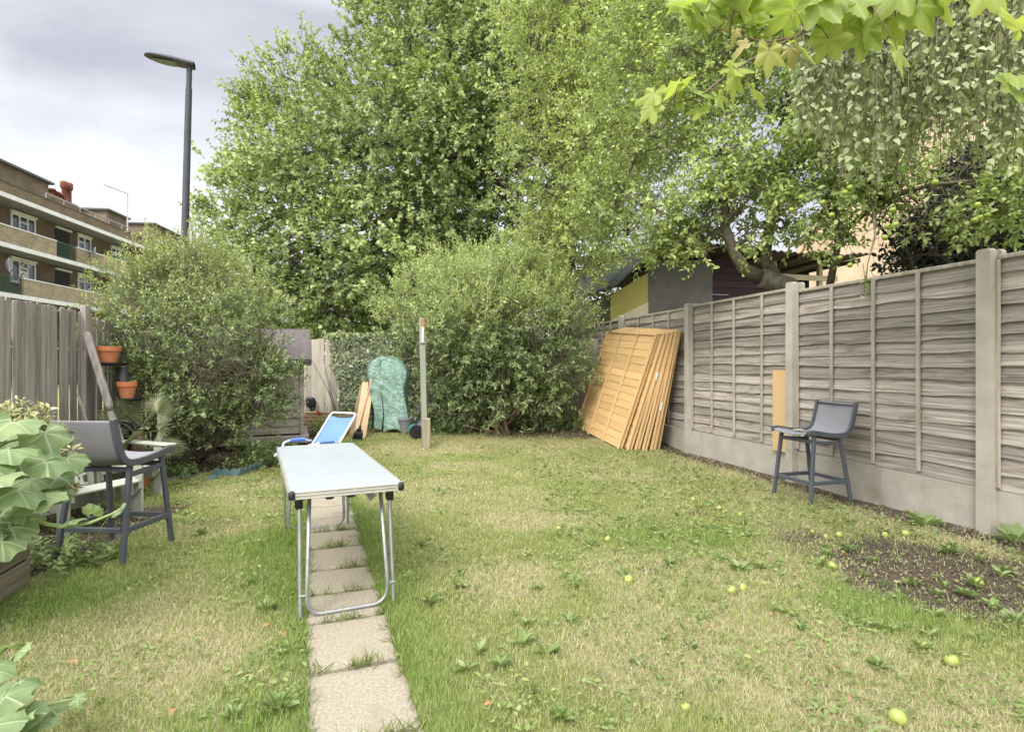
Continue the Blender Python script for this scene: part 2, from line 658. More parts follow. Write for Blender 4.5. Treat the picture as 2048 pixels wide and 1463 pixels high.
def twig_mesh(name, O, E, r0, r1, m, parent, bend=None):
    """thin three-sided twigs from O to E in one mesh"""
    n = len(O)
    if n == 0:
        return None
    D = nrm(E - O)
    h = np.where(np.abs(D[:, 2:3]) > 0.9, np.array([[1.0, 0, 0]]), np.array([[0, 0, 1.0]]))
    U = nrm(np.cross(D, h))
    Vv = np.cross(D, U)
    Mid = (O + E) / 2 + (bend if bend is not None else 0)
    rings = []
    for Pp, r in ((O, r0), (Mid, (r0 + r1) / 2), (E, r1)):
        for a in (0, 2.094, 4.189):
            rings.append(Pp + (U * math.cos(a) + Vv * math.sin(a)) * np.asarray(r).reshape(-1, 1))
    V = np.stack(rings, axis=1).reshape(-1, 3)
    fs = []
    for q in (0, 3):
        for i in range(3):
            j = (i + 1) % 3
            fs.append((q + i, q + j, q + 3 + j, q + 3 + i))
    fl = np.array(fs).ravel()
    loops = (fl[None, :] + (np.arange(n) * 9)[:, None]).ravel()
    starts = np.arange(n * 6) * 4
    return link_mesh(name, np_mesh(name, V, loops, starts, True), m, parent)


def clumps(rng, lobes, per_area, spr_per_clump, cr_frac=0.34, shell=0.62, up=0.35, rnd=0.45, front=None):
    """twig starts and directions spread over lobes (centre, (rx, ry, rz)), bunched in clumps"""
    O, D = [], []
    for c, r in lobes:
        c = np.array(c, float)
        r = np.array(r, float) if not isinstance(r, (int, float)) else np.array((r, r, r), float)
        R = float(np.mean(r))
        n = max(3, int(per_area * 4 * math.pi * R * R))
        d = nrm(rng.normal(0, 1, (n, 3)))
        if front is not None:                       # fewer clumps on the far side
            keep = (d[:, 1] < 0.25) | (rng.random(n) < front)
            d = d[keep]
            n = len(d)
        rr = shell + (1 - shell) * rng.random(n) ** 0.6
        rr *= 1 + rng.normal(0, 0.07, n)
        cc = c + d * r * rr[:, None]
        cr = R * cr_frac * rng.uniform(0.6, 1.3, n)
        m = spr_per_clump
        g = rng.normal(0, 0.55, (n, m, 3))
        g[:, :, 2] *= 0.75
        o = cc[:, None, :] + g * cr[:, None, None]
        out = nrm(o - c) * 0.8 + nrm(g) * 0.6 + np.array([0, 0, up]) + rng.normal(0, rnd, (n, m, 3))
        O.append(o.reshape(-1, 3))
        D.append(nrm(out).reshape(-1, 3))
    return np.concatenate(O), np.concatenate(D)


def curve_pts(a, b, sag=0.0, wob=0.0, n=6, rng=None):
    a, b = Vector(a), Vector(b)
    out = []
    L = (b - a).length
    for i in range(n + 1):
        t = i / n
        p = a.lerp(b, t)
        p.z += sag * L * math.sin(math.pi * t)
        if rng is not None and 0 < i < n:
            p += Vector(rng.normal(0, wob * L, 3))
        out.append(p)
    return out


# ------------------------------------------------------------------ shared materials
M_WHITE = plain("white_paint", (0.80, 0.80, 0.78), 0.5)
M_DARKMETAL = plain("dark_metal", (0.07, 0.075, 0.085), 0.5)
M_STEEL = noisy("steel_tube", (0.28, 0.29, 0.30), (0.42, 0.43, 0.44), ns=12, rough=0.38, bmp=0.05, metal=0.6, spec=0.5)
M_BLACK = plain("black_plastic", (0.02, 0.02, 0.022), 0.5)
M_CONC = noisy("concrete", (0.36, 0.335, 0.285), (0.47, 0.44, 0.385), ns=5, rough=0.9, bmp=0.25, bdist=0.003, spec=0.2, stain=(0.27, 0.235, 0.18), stain_scale=1.6, stain_lo=0.58, fine=60)
M_GREYWOOD = wood("weathered_fence_wood", (0.115, 0.10, 0.088), (0.47, 0.43, 0.38), (0.40, 6, 22), 0.34, (0.15, 0.115, 0.085), 0.53, stain_scale=3.2)
M_GREYBAT = wood("weathered_batten_wood", (0.24, 0.215, 0.175), (0.43, 0.395, 0.335), (8, 8, 0.6), 0.15)
M_PALE = wood("weathered_pale_wood", (0.19, 0.165, 0.145), (0.41, 0.375, 0.34), (9, 9, 0.5), 0.22, (0.10, 0.08, 0.065), 0.60, stain_scale=3.0)
M_BARK = noisy("bark", (0.05, 0.042, 0.034), (0.16, 0.14, 0.11), (1, 1, 0.35), ns=14, rough=0.95, bmp=0.6, bdist=0.02, spec=0.1)
M_TWIG = noisy("twig_bark", (0.10, 0.085, 0.06), (0.22, 0.19, 0.14), ns=8, rough=0.9, bmp=0.2, spec=0.15)
M_DTWIG = noisy("dark_twig_bark", (0.03, 0.026, 0.022), (0.09, 0.078, 0.062), ns=8, rough=0.9, bmp=0.2, spec=0.15)
M_TERRA = noisy("terracotta", (0.50, 0.17, 0.075), (0.62, 0.25, 0.12), ns=6, rough=0.85, bmp=0.1, spec=0.2, stain=(0.55, 0.35, 0.24), stain_lo=0.62)

# ------------------------------------------------------------------ the ground: one sheet, fine in the garden, out to the horizon
FX0, FY0 = 3.67, 4.39                       # foot of the nearest concrete fence post
FD = Vector((-0.258, 0.966, 0.0))           # along the right fence, away from the camera
PATH_A = Vector((-0.5185, 2.013, 0))        # middle of the path
PATH_D = Vector((-0.342, 0.94, 0)).normalized()


def fence_x(y):
    return FX0 - 0.267 * (y - FY0)


def blob(x, y, cx, cy, rx, ry, rot=0.0):
    c, s = math.cos(rot), math.sin(rot)
    u, v = ((x - cx) * c + (y - cy) * s) / rx, (-(x - cx) * s + (y - cy) * c) / ry
    return np.clip(1.35 - np.sqrt(u * u + v * v), 0, 1)


def path_uv(x, y):
    dx, dy = x - PATH_A.x, y - PATH_A.y
    return dx * PATH_D.x + dy * PATH_D.y, dx * PATH_D.y - dy * PATH_D.x


def f_soil(x, y):
    n = 0.45 * fbm(x * 2.2, y * 2.2, 11, 3) + 0.55 * fbm(x * 7.5, y * 7.5, 15, 3)
    s = 0.88 * blob(x, y, 2.7, 3.55, 1.0, 1.15, 0.2)
    s = np.maximum(s, 0.72 * blob(x, y, 2.3, 4.0, 0.7, 0.7))
    s = np.maximum(s, 0.6 * blob(x, y, 1.1, 4.0, 0.45, 0.22))
    s = np.maximum(s, 0.55 * blob(x, y, 0.9, 3.6, 0.45, 0.18))
    s = np.maximum(s, 0.55 * blob(x, y, 1.7, 5.0, 0.4, 0.25))
    s = np.maximum(s, 0.5 * blob(x, y, 1.3, 2.25, 0.25, 0.12))
    s = np.maximum(s, 0.5 * blob(x, y, 0.2, 5.2, 0.4, 0.25))
    d = fence_x(y) - x
    s = np.maximum(s, 0.92 * np.clip(1.2 - d / 0.62, 0, 1))
    bed = sm(6.35, 6.75, y - 0.5 * np.clip(x + 4.1, 0, 9)) * sm(-2.4, -2.75, x + 0.10 * (y - 7))
    s = np.maximum(s, 1.1 * bed)
    s = np.maximum(s, 1.0 * blob(x, y, 0.6, 10.4, 2.2, 1.3, -0.15))
    s = np.maximum(s, 0.9 * sm(10.6, 11.1, y))
    s = np.maximum(s, 0.9 * sm(-2.75, -3.0, x) * sm(5.6, 5.0, y))
    u, v = path_uv(x, y)
    s = np.maximum(s, 0.75 * np.clip(1.2 - np.abs(v) / 0.25, 0, 1) * sm(6.6, 6.3, u))
    return sm(0.42, 0.72, s * (0.55 + 0.9 * n))


def f_dry(x, y):
    d = fbm(x * 1.3 + 3.1, y * 1.1, 31, 4)
    s = 0.75 * sm(0.44, 0.66, d)
    for cx, cy, rx, ry in ((-1.55, 2.7, 0.5, 0.6), (0.9, 2.55, 0.9, 0.5), (1.6, 2.2, 0.8, 0.35), (-1.3, 8.6, 1.2, 0.7), (-0.6, 7.2, 0.8, 0.4), (0.2, 4.7, 0.7, 0.35), (-2.3, 4.5, 0.6, 0.35), (0.0, 3.4, 0.35, 0.5), (1.5, 6.6, 0.9, 0.4)):
        s = np.maximum(s, 0.95 * sm(0.2, 0.8, blob(x, y, cx, cy, rx, ry) * (0.5 + d)))
    fd = fence_x(y) - x
    return np.clip(np.maximum(s, 0.8 * np.clip(1.4 - fd / 0.8, 0, 1)), 0, 1)


def f_lush(x, y):
    u, v = path_uv(x, y)
    e = np.abs(v) - 0.2
    s = np.clip(1.0 - e / 0.30, 0, 1) * (0.35 + 0.9 * fbm(x * 3, y * 3, 71, 3)) * (e > -0.03)
    s = np.maximum(s, 0.9 * blob(x, y, -1.55, 3.9, 0.45, 1.0, 0.3))
    s = np.maximum(s, 0.8 * blob(x, y, -2.6, 3.1, 0.5, 0.5))
    s = np.maximum(s, 0.7 * blob(x, y, -1.0, 1.95, 0.3, 0.35))
    s = np.maximum(s, 0.6 * blob(x, y, 1.2, 4.2, 0.8, 0.4) * fbm(x * 4, y * 4, 77, 3) * 1.6)
    s = np.maximum(s, 0.75 * blob(x, y, 1.95, 3.0, 0.4, 0.35))
    return np.clip(s, 0, 1)


def axis(fine0, fine1, step, far):
    a = list(np.arange(fine0, fine1 + 1e-6, step))
    s, p, q = step, fine0, fine1
    lo, hi = [], []
    while p > -far:
        s *= 1.35
        p -= s
        lo.append(p)
    s = step
    while q < far:
        s *= 1.35
        q += s
        hi.append(q)
    return np.array(lo[::-1] + a + hi)


gx, gy = axis(-5.6, 4.6, 0.035, 300), axis(0.2, 12.2, 0.035, 300)
GX, GY = np.meshgrid(gx, gy)
GZ = gh(GX, GY)
near = sm(13.0, 11.5, GY)
GZ = GZ + near * (0.012 * (fbm(GX * 6, GY * 6, 91, 3) - 0.5) - 0.012 * f_soil(GX, GY))
gu, gv = path_uv(GX, GY)
GZ -= 0.03 * (np.abs(gv) < 0.19) * (gu < 4.8)        # the bed of the path
nx, ny = len(gx), len(gy)
idx = np.arange(nx * ny).reshape(ny, nx)
quads = np.stack([idx[:-1, :-1], idx[:-1, 1:], idx[1:, 1:], idx[1:, :-1]], axis=-1).reshape(-1, 4)
m_ground, nt, bs = base_mat("lawn_soil")
gc = coords(nt, (1, 1, 1))
a_s = nd(nt, "ShaderNodeAttribute", attribute_name="soil").outputs["Fac"]
a_d = nd(nt, "ShaderNodeAttribute", attribute_name="dry").outputs["Fac"]
n1 = noise(nt, gc, 22, 8, 0.7)
n2 = noise(nt, gc, 90, 5, 0.7)
n3 = noise(nt, gc, 6, 5, 0.6)
green = ramp(nt, n1, ((0.3, (0.14, 0.16, 0.055)), (0.7, (0.27, 0.28, 0.11))))
straw = ramp(nt, n1, ((0.3, (0.27, 0.23, 0.125)), (0.7, (0.46, 0.40, 0.245))))
dirt = ramp(nt, n2, ((0.3, (0.045, 0.036, 0.028)), (0.55, (0.105, 0.085, 0.065)), (0.72, (0.21, 0.18, 0.14))))
gcol = mixrgb(nt, a_d, green, straw)
gcol = mixrgb(nt, a_s, gcol, dirt)
nt.links.new(gcol, bs.inputs["Base Color"])
bs.inputs["Roughness"].default_value = 1.0
bs.inputs["Specular IOR Level"].default_value = 0.1
bump(nt, bs, n2, 0.8, 0.015)
far_mask = (GX > -5.6) & (GX < 4.7) & (GY < 12.3)
me = np_mesh("ground", np.stack([GX, GY, GZ], -1).reshape(-1, 3), quads.ravel(), np.arange(len(quads)) * 4, True,
             {"soil": np.where(far_mask, f_soil(GX, GY), 0.0).ravel(), "dry": np.where(far_mask, f_dry(GX, GY), 0.35).ravel()})
tag(link_mesh("ground", me, m_ground), kind="structure")

# ---- paving slabs
m_slab = noisy("paving_slab_concrete", (0.24, 0.21, 0.16), (0.43, 0.385, 0.305), ns=75, rough=0.95, bmp=1.0, bdist=0.006, spec=0.15, isl=0.0, stain=(0.27, 0.235, 0.175), stain_scale=3.5, stain_lo=0.55, fine=120, specks=((0.13, 0.11, 0.085), 130, 0.66))
seams = [-0.95, -0.50, -0.05, 0.46, 0.945, 1.31, 1.71, 2.165, 2.565, 2.98, 3.38, 3.80, 4.22, 4.64]
path_names = ["nearest, cut by the bottom of the photo", "second from the bottom of the photo", "just before the near table leg frame", "under the bottom rail of the near table legs"]
root_rz = math.atan2(-PATH_D.x, PATH_D.y)
for i in range(len(seams) - 1):
    L = seams[i + 1] - seams[i] - 0.012
    w = 0.40

    def slab_pt(u, v, L=L, w=w, i=i):
        x, y = (u - 0.5) * w, (v - 0.5) * L
        ex = min(u, 1 - u) * w
        ey = min(v, 1 - v) * L
        e = min(ex, ey)
        x += 0.022 * (float(vnoise(v * 7 + i * 3 + 5 * (u > 0.5), 1.5, 3)) - 0.5) * (ex < 0.02)
        y += 0.016 * (float(vnoise(u * 7 + i * 5 + 3 * (v > 0.5), 2.5, 4)) - 0.5) * (ey < 0.02)
        z = -0.05 if e < 1e-6 else (-0.008 if e < 0.012 else 0.0)
        z += 0.004 * (float(fbm(u * 7 + i, v * 7, 9, 3)) - 0.5) * (e > 1e-6)
        return (x, y, z)
    us = [0, 0.02, 0.12, 0.25, 0.4, 0.55, 0.7, 0.83, 0.92, 0.98, 1.0]
    b = MB()
    k = len(us)
    b.add([slab_pt(u, v) for v in us for u in us], [(j * k + q, j * k + q + 1, (j + 1) * k + q + 1, (j + 1) * k + q) for j in range(k - 1) for q in range(k - 1)])
    o = b.build("paving_slab", m_slab, None, smooth=True, angle=50)
    p = PATH_A + PATH_D * ((seams[i] + seams[i + 1]) / 2)
    o.location = (p.x, p.y, float(gh(p.x, p.y)) + 0.008 + random.uniform(-0.004, 0.004))
    o.rotation_euler = (random.uniform(-0.012, 0.012), random.uniform(-0.012, 0.012), root_rz + random.uniform(-0.012, 0.012))
    if i == 1:
        lb = "rough pale concrete paving slab nearest the bottom edge of the photo"
    elif i == 2:
        lb = "pale paving slab with weeds along its front edge, second from the photo bottom"
    elif i == 3:
        lb = "pale concrete slab just beyond the bottom rail of the near table legs"
    elif i == 4:
        lb = "concrete slab under the table, grass tuft at its front seam"
    elif i in (5, 6, 7):
        lb = ["concrete slab under the table's middle, third behind the near leg rail", "concrete slab under the table's middle, fourth behind the near leg rail", "concrete slab under the table, last before the far legs"][i - 5]
    else:
        lb = "concrete path slab beneath the far table legs or farther along the path"
    tag(o, lb, "paving slab", "slabs of the garden path", "thing")

# ---- grass: one mass of blades
rg = np.random.default_rng(21)


def grass_points(n_try, y0, y1, p):
    u = rg.random(n_try)
    y = (y0 ** p + u * (y1 ** p - y0 ** p)) ** (1 / p)
    x = rg.uniform(-1, 1, n_try) * (y * 0.95 + 1.3)
    ok = (x < fence_x(y) - 0.05) & (x > -4.75) & (x > -2.87 - 4 * sm(3.3, 3.6, y))
    x, y = x[ok], y[ok]
    uu, vv = path_uv(x, y)
    onp = (np.abs(vv) < 0.19) & (uu < 4.6)
    s = f_soil(x, y)
    keep = (~onp) & (rg.random(len(x)) > s * 0.93)
    return x[keep], y[keep]


X, Y = grass_points(1250000, 0.7, 11.2, 0.55)
dry, lush = f_dry(X, Y), f_lush(X, Y)
tuft = fbm(X * 7, Y * 7, 41, 3)
n = len(X)
isdry = rg.random(n) < np.clip(0.08 + 0.38 * dry - 0.3 * lush + 0.45 * np.clip(1.2 - (fence_x(Y) - X) / 0.8, 0, 1), 0.03, 0.75)
h = 0.016 + 0.022 * rg.random(n) + 0.045 * sm(0.55, 0.8, tuft) * rg.random(n) + 0.045 * lush * rg.random(n)
h = np.where(isdry, 0.014 + 0.028 * rg.random(n), h * 0.8)
tilt = np.where(isdry, rg.uniform(0.9, 1.5, n), np.abs(rg.normal(0.45, 0.35, n)))
az = rg.uniform(0, 6.283, n)
wd = (0.0008 + 0.0010 * rg.random(n)) * np.clip(Y / 2.6, 0.8, 2.6) ** 0.75
dirh = np.stack([np.cos(az), np.sin(az)], 1)
side = np.stack([-np.sin(az), np.cos(az)], 1)
Z = gh(X, Y) + 0.004
B = np.stack([X, Y, Z], 1)


def off(f, hs):
    """a point a fraction f along the bent blade"""
    t = tilt * (0.55 + 0.45 * f)
    return np.concatenate([dirh * (np.sin(t) * h * f)[:, None], (np.cos(t) * h * f)[:, None] + 0.006 * (isdry[:, None])], 1)


S3 = np.concatenate([side, np.zeros((n, 1))], 1) * wd[:, None]
m1 = B + off(0.55, h)
tip = B + off(1.0, h)
V = np.stack([B - S3, B + S3, m1 + S3 * 0.75, m1 - S3 * 0.75, tip], 1).reshape(-1, 3)
lp = (np.array([0, 1, 2, 3, 3, 2, 4])[None, :] + (np.arange(n) * 5)[:, None]).ravel()
stt = (np.array([0, 4])[None, :] + (np.arange(n) * 7)[:, None]).ravel()
m_grass, nt, bs = base_mat("grass_blades")
r = island(nt)
gr = ramp(nt, r, ((0.0, (0.215, 0.27, 0.075)), (0.4, (0.315, 0.37, 0.115)), (0.75, (0.41, 0.44, 0.17)), (1.0, (0.50, 0.50, 0.25))))
st = ramp(nt, r, ((0.0, (0.40, 0.36, 0.20)), (0.5, (0.50, 0.46, 0.28)), (1.0, (0.59, 0.55, 0.37))))
ad = nd(nt, "ShaderNodeAttribute", attribute_name="dry").outputs["Fac"]
al = nd(nt, "ShaderNodeAttribute", attribute_name="lush").outputs["Fac"]
gr = mixrgb(nt, al, gr, mixrgb(nt, 1.0, gr, (0.68, 0.88, 0.6), "MULTIPLY"))
cg = mixrgb(nt, ad, gr, st)
nt.links.new(cg, bs.inputs["Base Color"])
bs.inputs["Roughness"].default_value = 0.6
bs.inputs["Specular IOR Level"].default_value = 0.25
tr = nd(nt, "ShaderNodeBsdfTranslucent")
nt.links.new(cg, tr.inputs["Color"])
mx = nd(nt, "ShaderNodeMixShader")
mx.inputs[0].default_value = 0.3
nt.links.new(bs.outputs[0], mx.inputs[1])
nt.links.new(tr.outputs[0], mx.inputs[2])
nt.links.new(mx.outputs[0], nt.nodes["Material Output"].inputs[0])
me = np_mesh("grass", V, lp, stt, False, {"dry": np.repeat(isdry.astype(float), 5), "lush": np.repeat(np.clip(lush * 1.2, 0, 1), 5)})
tag(link_mesh("grass", me, m_grass), "patchy summer lawn of short green and straw coloured blades", "grass", kind="stuff")

# ---- tufts growing from the seams of the path
TP, TA = [], []
for i, u in enumerate(seams[2:9]):
    for q in range(6):
        v0 = random.uniform(-0.19, 0.19)
        if q < 3:
            v0 = (0.02, 0.03, -0.08, 0.06, 0.02, 0.0, 0.05)[i] + random.uniform(-0.06, 0.1)
        for b in range(random.randint(8, 26)):
            uu, vv = u + random.gauss(0, 0.010), v0 + random.gauss(0, 0.02)
            TP.append((PATH_A.x + PATH_D.x * uu + PATH_D.y * vv, PATH_A.y + PATH_D.y * uu - PATH_D.x * vv))
for q in range(150):                                   # and creeping in over its edges
    u0 = random.uniform(-0.1, 4.6)
    s0 = random.choice((-1, 1))
    for b in range(random.randint(5, 16)):
        uu, vv = u0 + random.gauss(0, 0.03), s0 * (0.195 + random.gauss(-0.004, 0.011))
        TP.append((PATH_A.x + PATH_D.x * uu + PATH_D.y * vv, PATH_A.y + PATH_D.y * uu - PATH_D.x * vv))
TP = np.array(TP)
k = len(TP)
P = np.concatenate([TP, gh(TP[:, 0], TP[:, 1])[:, None] + 0.0], 1)
A = nrm(rg.normal(0, 0.55, (k, 3)) + np.array([0, -0.15, 0.9]))
T_BLADE = (np.array([(-0.035, 0, 0), (0.035, 0, 0), (0.028, 0.55, 0.0), (0, 1, -0.14), (-0.028, 0.55, 0.0)], float), [(0, 1, 2, 4), (4, 2, 3)])
m_tuft = leafmat("tuft_green", ((0.0, (0.09, 0.15, 0.02)), (1.0, (0.24, 0.29, 0.06))), 0.3, gain=0.75)
tag(leaf_mesh("seam_grass", T_BLADE, P, A, rg.normal(0, 1, (k, 3)), rg.uniform(0.03, 0.085, k), m_tuft), "tufts of grass growing from the seams and edges of the path", "grass", kind="stuff")

# ---- ground cover of small leaves through the lawn
X, Y = grass_points(52000, 1.0, 10.5, 0.55)
cl = fbm(X * 3.2, Y * 3.2, 61, 3) + 0.20 * (X > 0.3) * sm(1.8, 2.6, Y) + 0.22 * f_soil(X, Y)
k = cl > 0.60
X, Y = X[k], Y[k]
n = len(X)
P = np.stack([X, Y, gh(X, Y) + rg.uniform(0.008, 0.035, n)], 1)
a = rg.uniform(0, 6.283, n)
A = np.stack([np.cos(a), np.sin(a), rg.uniform(-0.1, 0.6, n)], 1)
N = rg.normal(0, 0.35, (n, 3)) + np.array([0, 0, 1.0])
m_cover = leafmat("ground_cover_leaf", ((0.0, (0.10, 0.17, 0.03)), (0.6, (0.18, 0.25, 0.06)), (1.0, (0.27, 0.33, 0.12))), 0.25, 0.5, gain=0.68, dull=0.1)
tag(leaf_mesh("small_weeds", T_OVAL, P, A, N, rg.uniform(0.014, 0.04, n) * np.clip(Y / 3.5, 0.9, 1.5), m_cover), "small round-leaved ground cover scattered through the lawn", "weeds", kind="stuff")
# ---- crumbs of soil and twigs on the bare patches
X = rg.uniform(-4.6, 3.9, 60000)
Y = rg.uniform(1.5, 11, 60000)
k = (f_soil(X, Y) > 0.35) & (X < fence_x(Y) - 0.03) & ((np.abs(path_uv(X, Y)[1]) > 0.2) | (path_uv(X, Y)[0] > 4.6))
X, Y = X[k], Y[k]
n = len(X)
P = np.stack([X, Y, gh(X, Y) - 0.006], 1)
A = nrm(rg.normal(0, 1, (n, 3)) * np.array([1, 1, 0.35]))
T_CRUMB = (np.array([(0, 0, 0), (0.35, 0.3, 0.2), (0.1, 1, 0.1), (-0.4, 0.6, 0.2), (0, 0.5, 0.6)], float), [(0, 1, 4), (1, 2, 4), (2, 3, 4), (3, 0, 4)])
m_crumb = leafmat("soil_crumb", ((0.0, (0.03, 0.023, 0.017)), (0.6, (0.09, 0.07, 0.05)), (0.85, (0.2, 0.16, 0.11)), (1.0, (0.34, 0.28, 0.2))), 0.0, 0.9, 0.1, gain=0.8, dull=0)
tag(leaf_mesh("soil_crumbs", T_CRUMB, P, A, rg.normal(0, 0.3, (n, 3)) + np.array([0, 0, 1.0]), rg.uniform(0.008, 0.03, n), m_crumb), "crumbs of dark soil and litter on the bare patches", "soil", kind="stuff")

# ------------------------------------------------------------------ fences
def lap_panel(b, x0, x1, z0, z1, nb, seed, wav=0.010, y=0.0, lift=0.014):
    """overlapping horizontal boards with wavy lower edges, garden side +y"""
    pitch = (z1 - z0) / nb
    n = max(10, int((x1 - x0) / 0.035))
    for k in range(nb):
        vs, fs = [], []
        ph = seed * 7.3 + k * 3.1
        tilt = 0.004 * (random.random() - 0.5)
        for i in range(n + 1):
            x = x0 + (x1 - x0) * i / n
            w = wav * (float(fbm(x * 3.2 + ph, k * 1.7 + seed, 3, 3)) - 0.5) * 2.6 + wav * 0.5 * math.sin(x * 3 + ph)
            o = 0.008 * float(vnoise(x * 2.5 + ph, 3.3, 9))
            zb = z0 + k * pitch + w * (k > 0) + tilt * (i / n - 0.5)
            zt = z0 + (k + 1) * pitch + 0.024
            if k == nb - 1:
                zt = z1
            vs += [(x, y + lift + o, zb), (x, y + 0.004, zt), (x, y - 0.004, zt), (x, y + lift - 0.008 + o, zb)]
        for i in range(n):
            a, c = i * 4, (i + 1) * 4
            for q in range(4):
                r = (q + 1) % 4
                fs.append((a + q, a + r, c + r, c + q))
        fs += [(0, 3, 2, 1), (n * 4, n * 4 + 1, n * 4 + 2, n * 4 + 3)]
        b.add(vs, fs)


fr = empty("panel_fence", (FX0, FY0, 0), math.atan2(FD.y, FD.x), "tall grey weathered lap panel fence with concrete posts along the right side", "fence")
S_POST = [-4.1, -2.05, 0.0, 2.05, 4.12, 6.35, 8.15]
for i, s in enumerate(S_POST):
    b = MB()
    g = float(gh(FX0 + FD.x * s, FY0 + FD.y * s))
    w, d = 0.105, 0.12
    z1 = (2.185, 2.185, 2.185, 2.215, 2.19, 2.20, 2.2)[i]
    ou = [(-w / 2, -0.25), (w / 2, -0.25), (w / 2, z1 - 0.02), (w / 2 - 0.015, z1), (-w / 2 + 0.015, z1), (-w / 2, z1 - 0.02)]
    b.prism([(s + x, z) for x, z in ou], -0.02, 0.05)
    b.box((s, -0.045, (z1 - 0.27) / 2), (0.05, 0.049, z1 + 0.22))
    b.prism([(s + x, z) for x, z in ou], -0.12, -0.071)
    b.build("post", M_CONC, fr)
    if i == len(S_POST) - 1:
        break
    e = S_POST[i + 1]
    x0, x1 = s + w / 2 - 0.018, e - w / 2 + 0.018
    gb = MB()
    ztop = 0.335 + 0.08 * sm(4, 7, s)
    n = 16
    gb.grid(lambda u, v: (x0 + (x1 - x0) * u, -0.022 + (0.001 if v in (0, 1) else 0.004 * (float(fbm(u * 5 + i, v * 3, 2, 2)) - .5)), -0.15 + (ztop + 0.15) * v), n, 6)
    gb.box(((x0 + x1) / 2, -0.049, (ztop - 0.152) / 2), (x1 - x0, 0.05, ztop + 0.148))
    gb.build("gravel_board", M_CONC, fr)
    pb = MB()
    sag = 0.012 * random.uniform(-1, 1)
    zt = z1 - 0.07 + random.uniform(-0.01, 0.01)
    lap_panel(pb, x0 + 0.004, x1 - 0.004, ztop + 0.012, zt - 0.02, 15, i + 1, 0.014, y=-0.05, lift=0.026)
    pn = pb.build("panel", M_GREYWOOD, fr)
    rb = MB()
    rb.box(((x0 + x1) / 2, -0.040, zt), (x1 - x0 - 0.01, 0.05, 0.035), bev=0.006)
    rb.build("top_rail", M_GREYBAT, pn)
    for q in range(5):
        x = x0 + 0.03 + (x1 - x0 - 0.06) * q / 4
        if 0 < q < 4:
            x += random.uniform(-0.03, 0.03)
        bb = MB()
        bb.bar((x, -0.010, ztop + 0.02 + random.uniform(0, 0.02)), (x + random.uniform(-0.008, 0.008), -0.010, zt - 0.0185), 0.036, 0.022, (0, 1, 0), 0.004)
        bb.build("batten", M_GREYBAT, pn)

# left fence of upright pales
LD = Vector((-0.258, 0.966, 0))
L0 = Vector((-4.3, 4.8, 0))
fl = empty("paling_fence", L0, math.atan2(LD.y, LD.x), "grey upright paling fence behind the dark bar chair and squash plants", "fence")
b = MB()
s = -3.4
rf = random.Random(3)
while s < 4.3:
    w = rf.uniform(0.045, 0.072)
    top = 1.86 + rf.uniform(-0.012, 0.012) - 0.02 * (s > 1.35) - 0.05 * sm(1.35, 2.4, s) + 0.01 * math.sin(s * 2)
    ln = rf.uniform(-0.012, 0.012)
    yy = -0.016 * (len(b.v) // 24 % 2) + rf.uniform(-0.005, 0.005)
    b.bar((s, yy, 0.02), (s + ln, yy + rf.uniform(-0.008, 0.008), top), w, 0.018, (0, 1, 0), 0.003)
    s += w + rf.uniform(0.002, 0.012)
b.build("pales", M_PALE, fl)
b = MB()
for z in (0.45, 1.5):
    b.bar((-3.4, 0.045, z), (4.3, 0.045, z), 0.07, 0.04, (0, 1, 0))
b.build("rail", M_PALE, fl)
for s in (-2.6, 1.38, 4.25):
    b = MB()
    b.bar((s, -0.055, -0.2), (s + 0.005, -0.05, 1.93), 0.125, 0.055, (0, 1, 0), 0.005)
    b.build("post", M_PALE, fl)

# back fence of pales and its low brick base
M_PALE2 = wood("pale_grey_board", (0.30, 0.265, 0.22), (0.47, 0.43, 0.37), (9, 9, 0.5), 0.12, (0.22, 0.18, 0.14), 0.62, stain_scale=2.5)
YB = 11.3
fb = empty("closeboard_fence", (-4.6, YB, 0), 0, "pale grey boarded back fence between the small shed and the ivy", "fence")
b = MB()
x = 0.0
while x < 6.35:
    w = rf.uniform(0.10, 0.13)
    b.bar((x, 0, 0.05), (x + rf.uniform(-.006, .006), 0, 1.80 + rf.uniform(-0.012, 0.012)), w, 0.016, (0, 1, 0), 0.003)
    x += w + 0.002
b.build("boards", M_PALE2, fb)
b = MB()
for z in (0.5, 1.45):
    b.bar((0, 0.05, z), (6.35, 0.05, z), 0.07, 0.06, (0, 1, 0))
b.build("rail", M_PALE2, fb)
M_REDBRICK = brickmat("old_red_brick", (0.36, 0.16, 0.09), (0.27, 0.13, 0.08), (0.38, 0.34, 0.28))
b = MB()
b.box((0, 0, 0.17), (1.3, 0.11, 0.40), bev=0.008)
o = b.build("brick_wall", M_REDBRICK)
o.location = (-3.75, YB - 0.16, 0)
tag(o, "low red brick garden wall at the foot of the pale back fence", "wall")

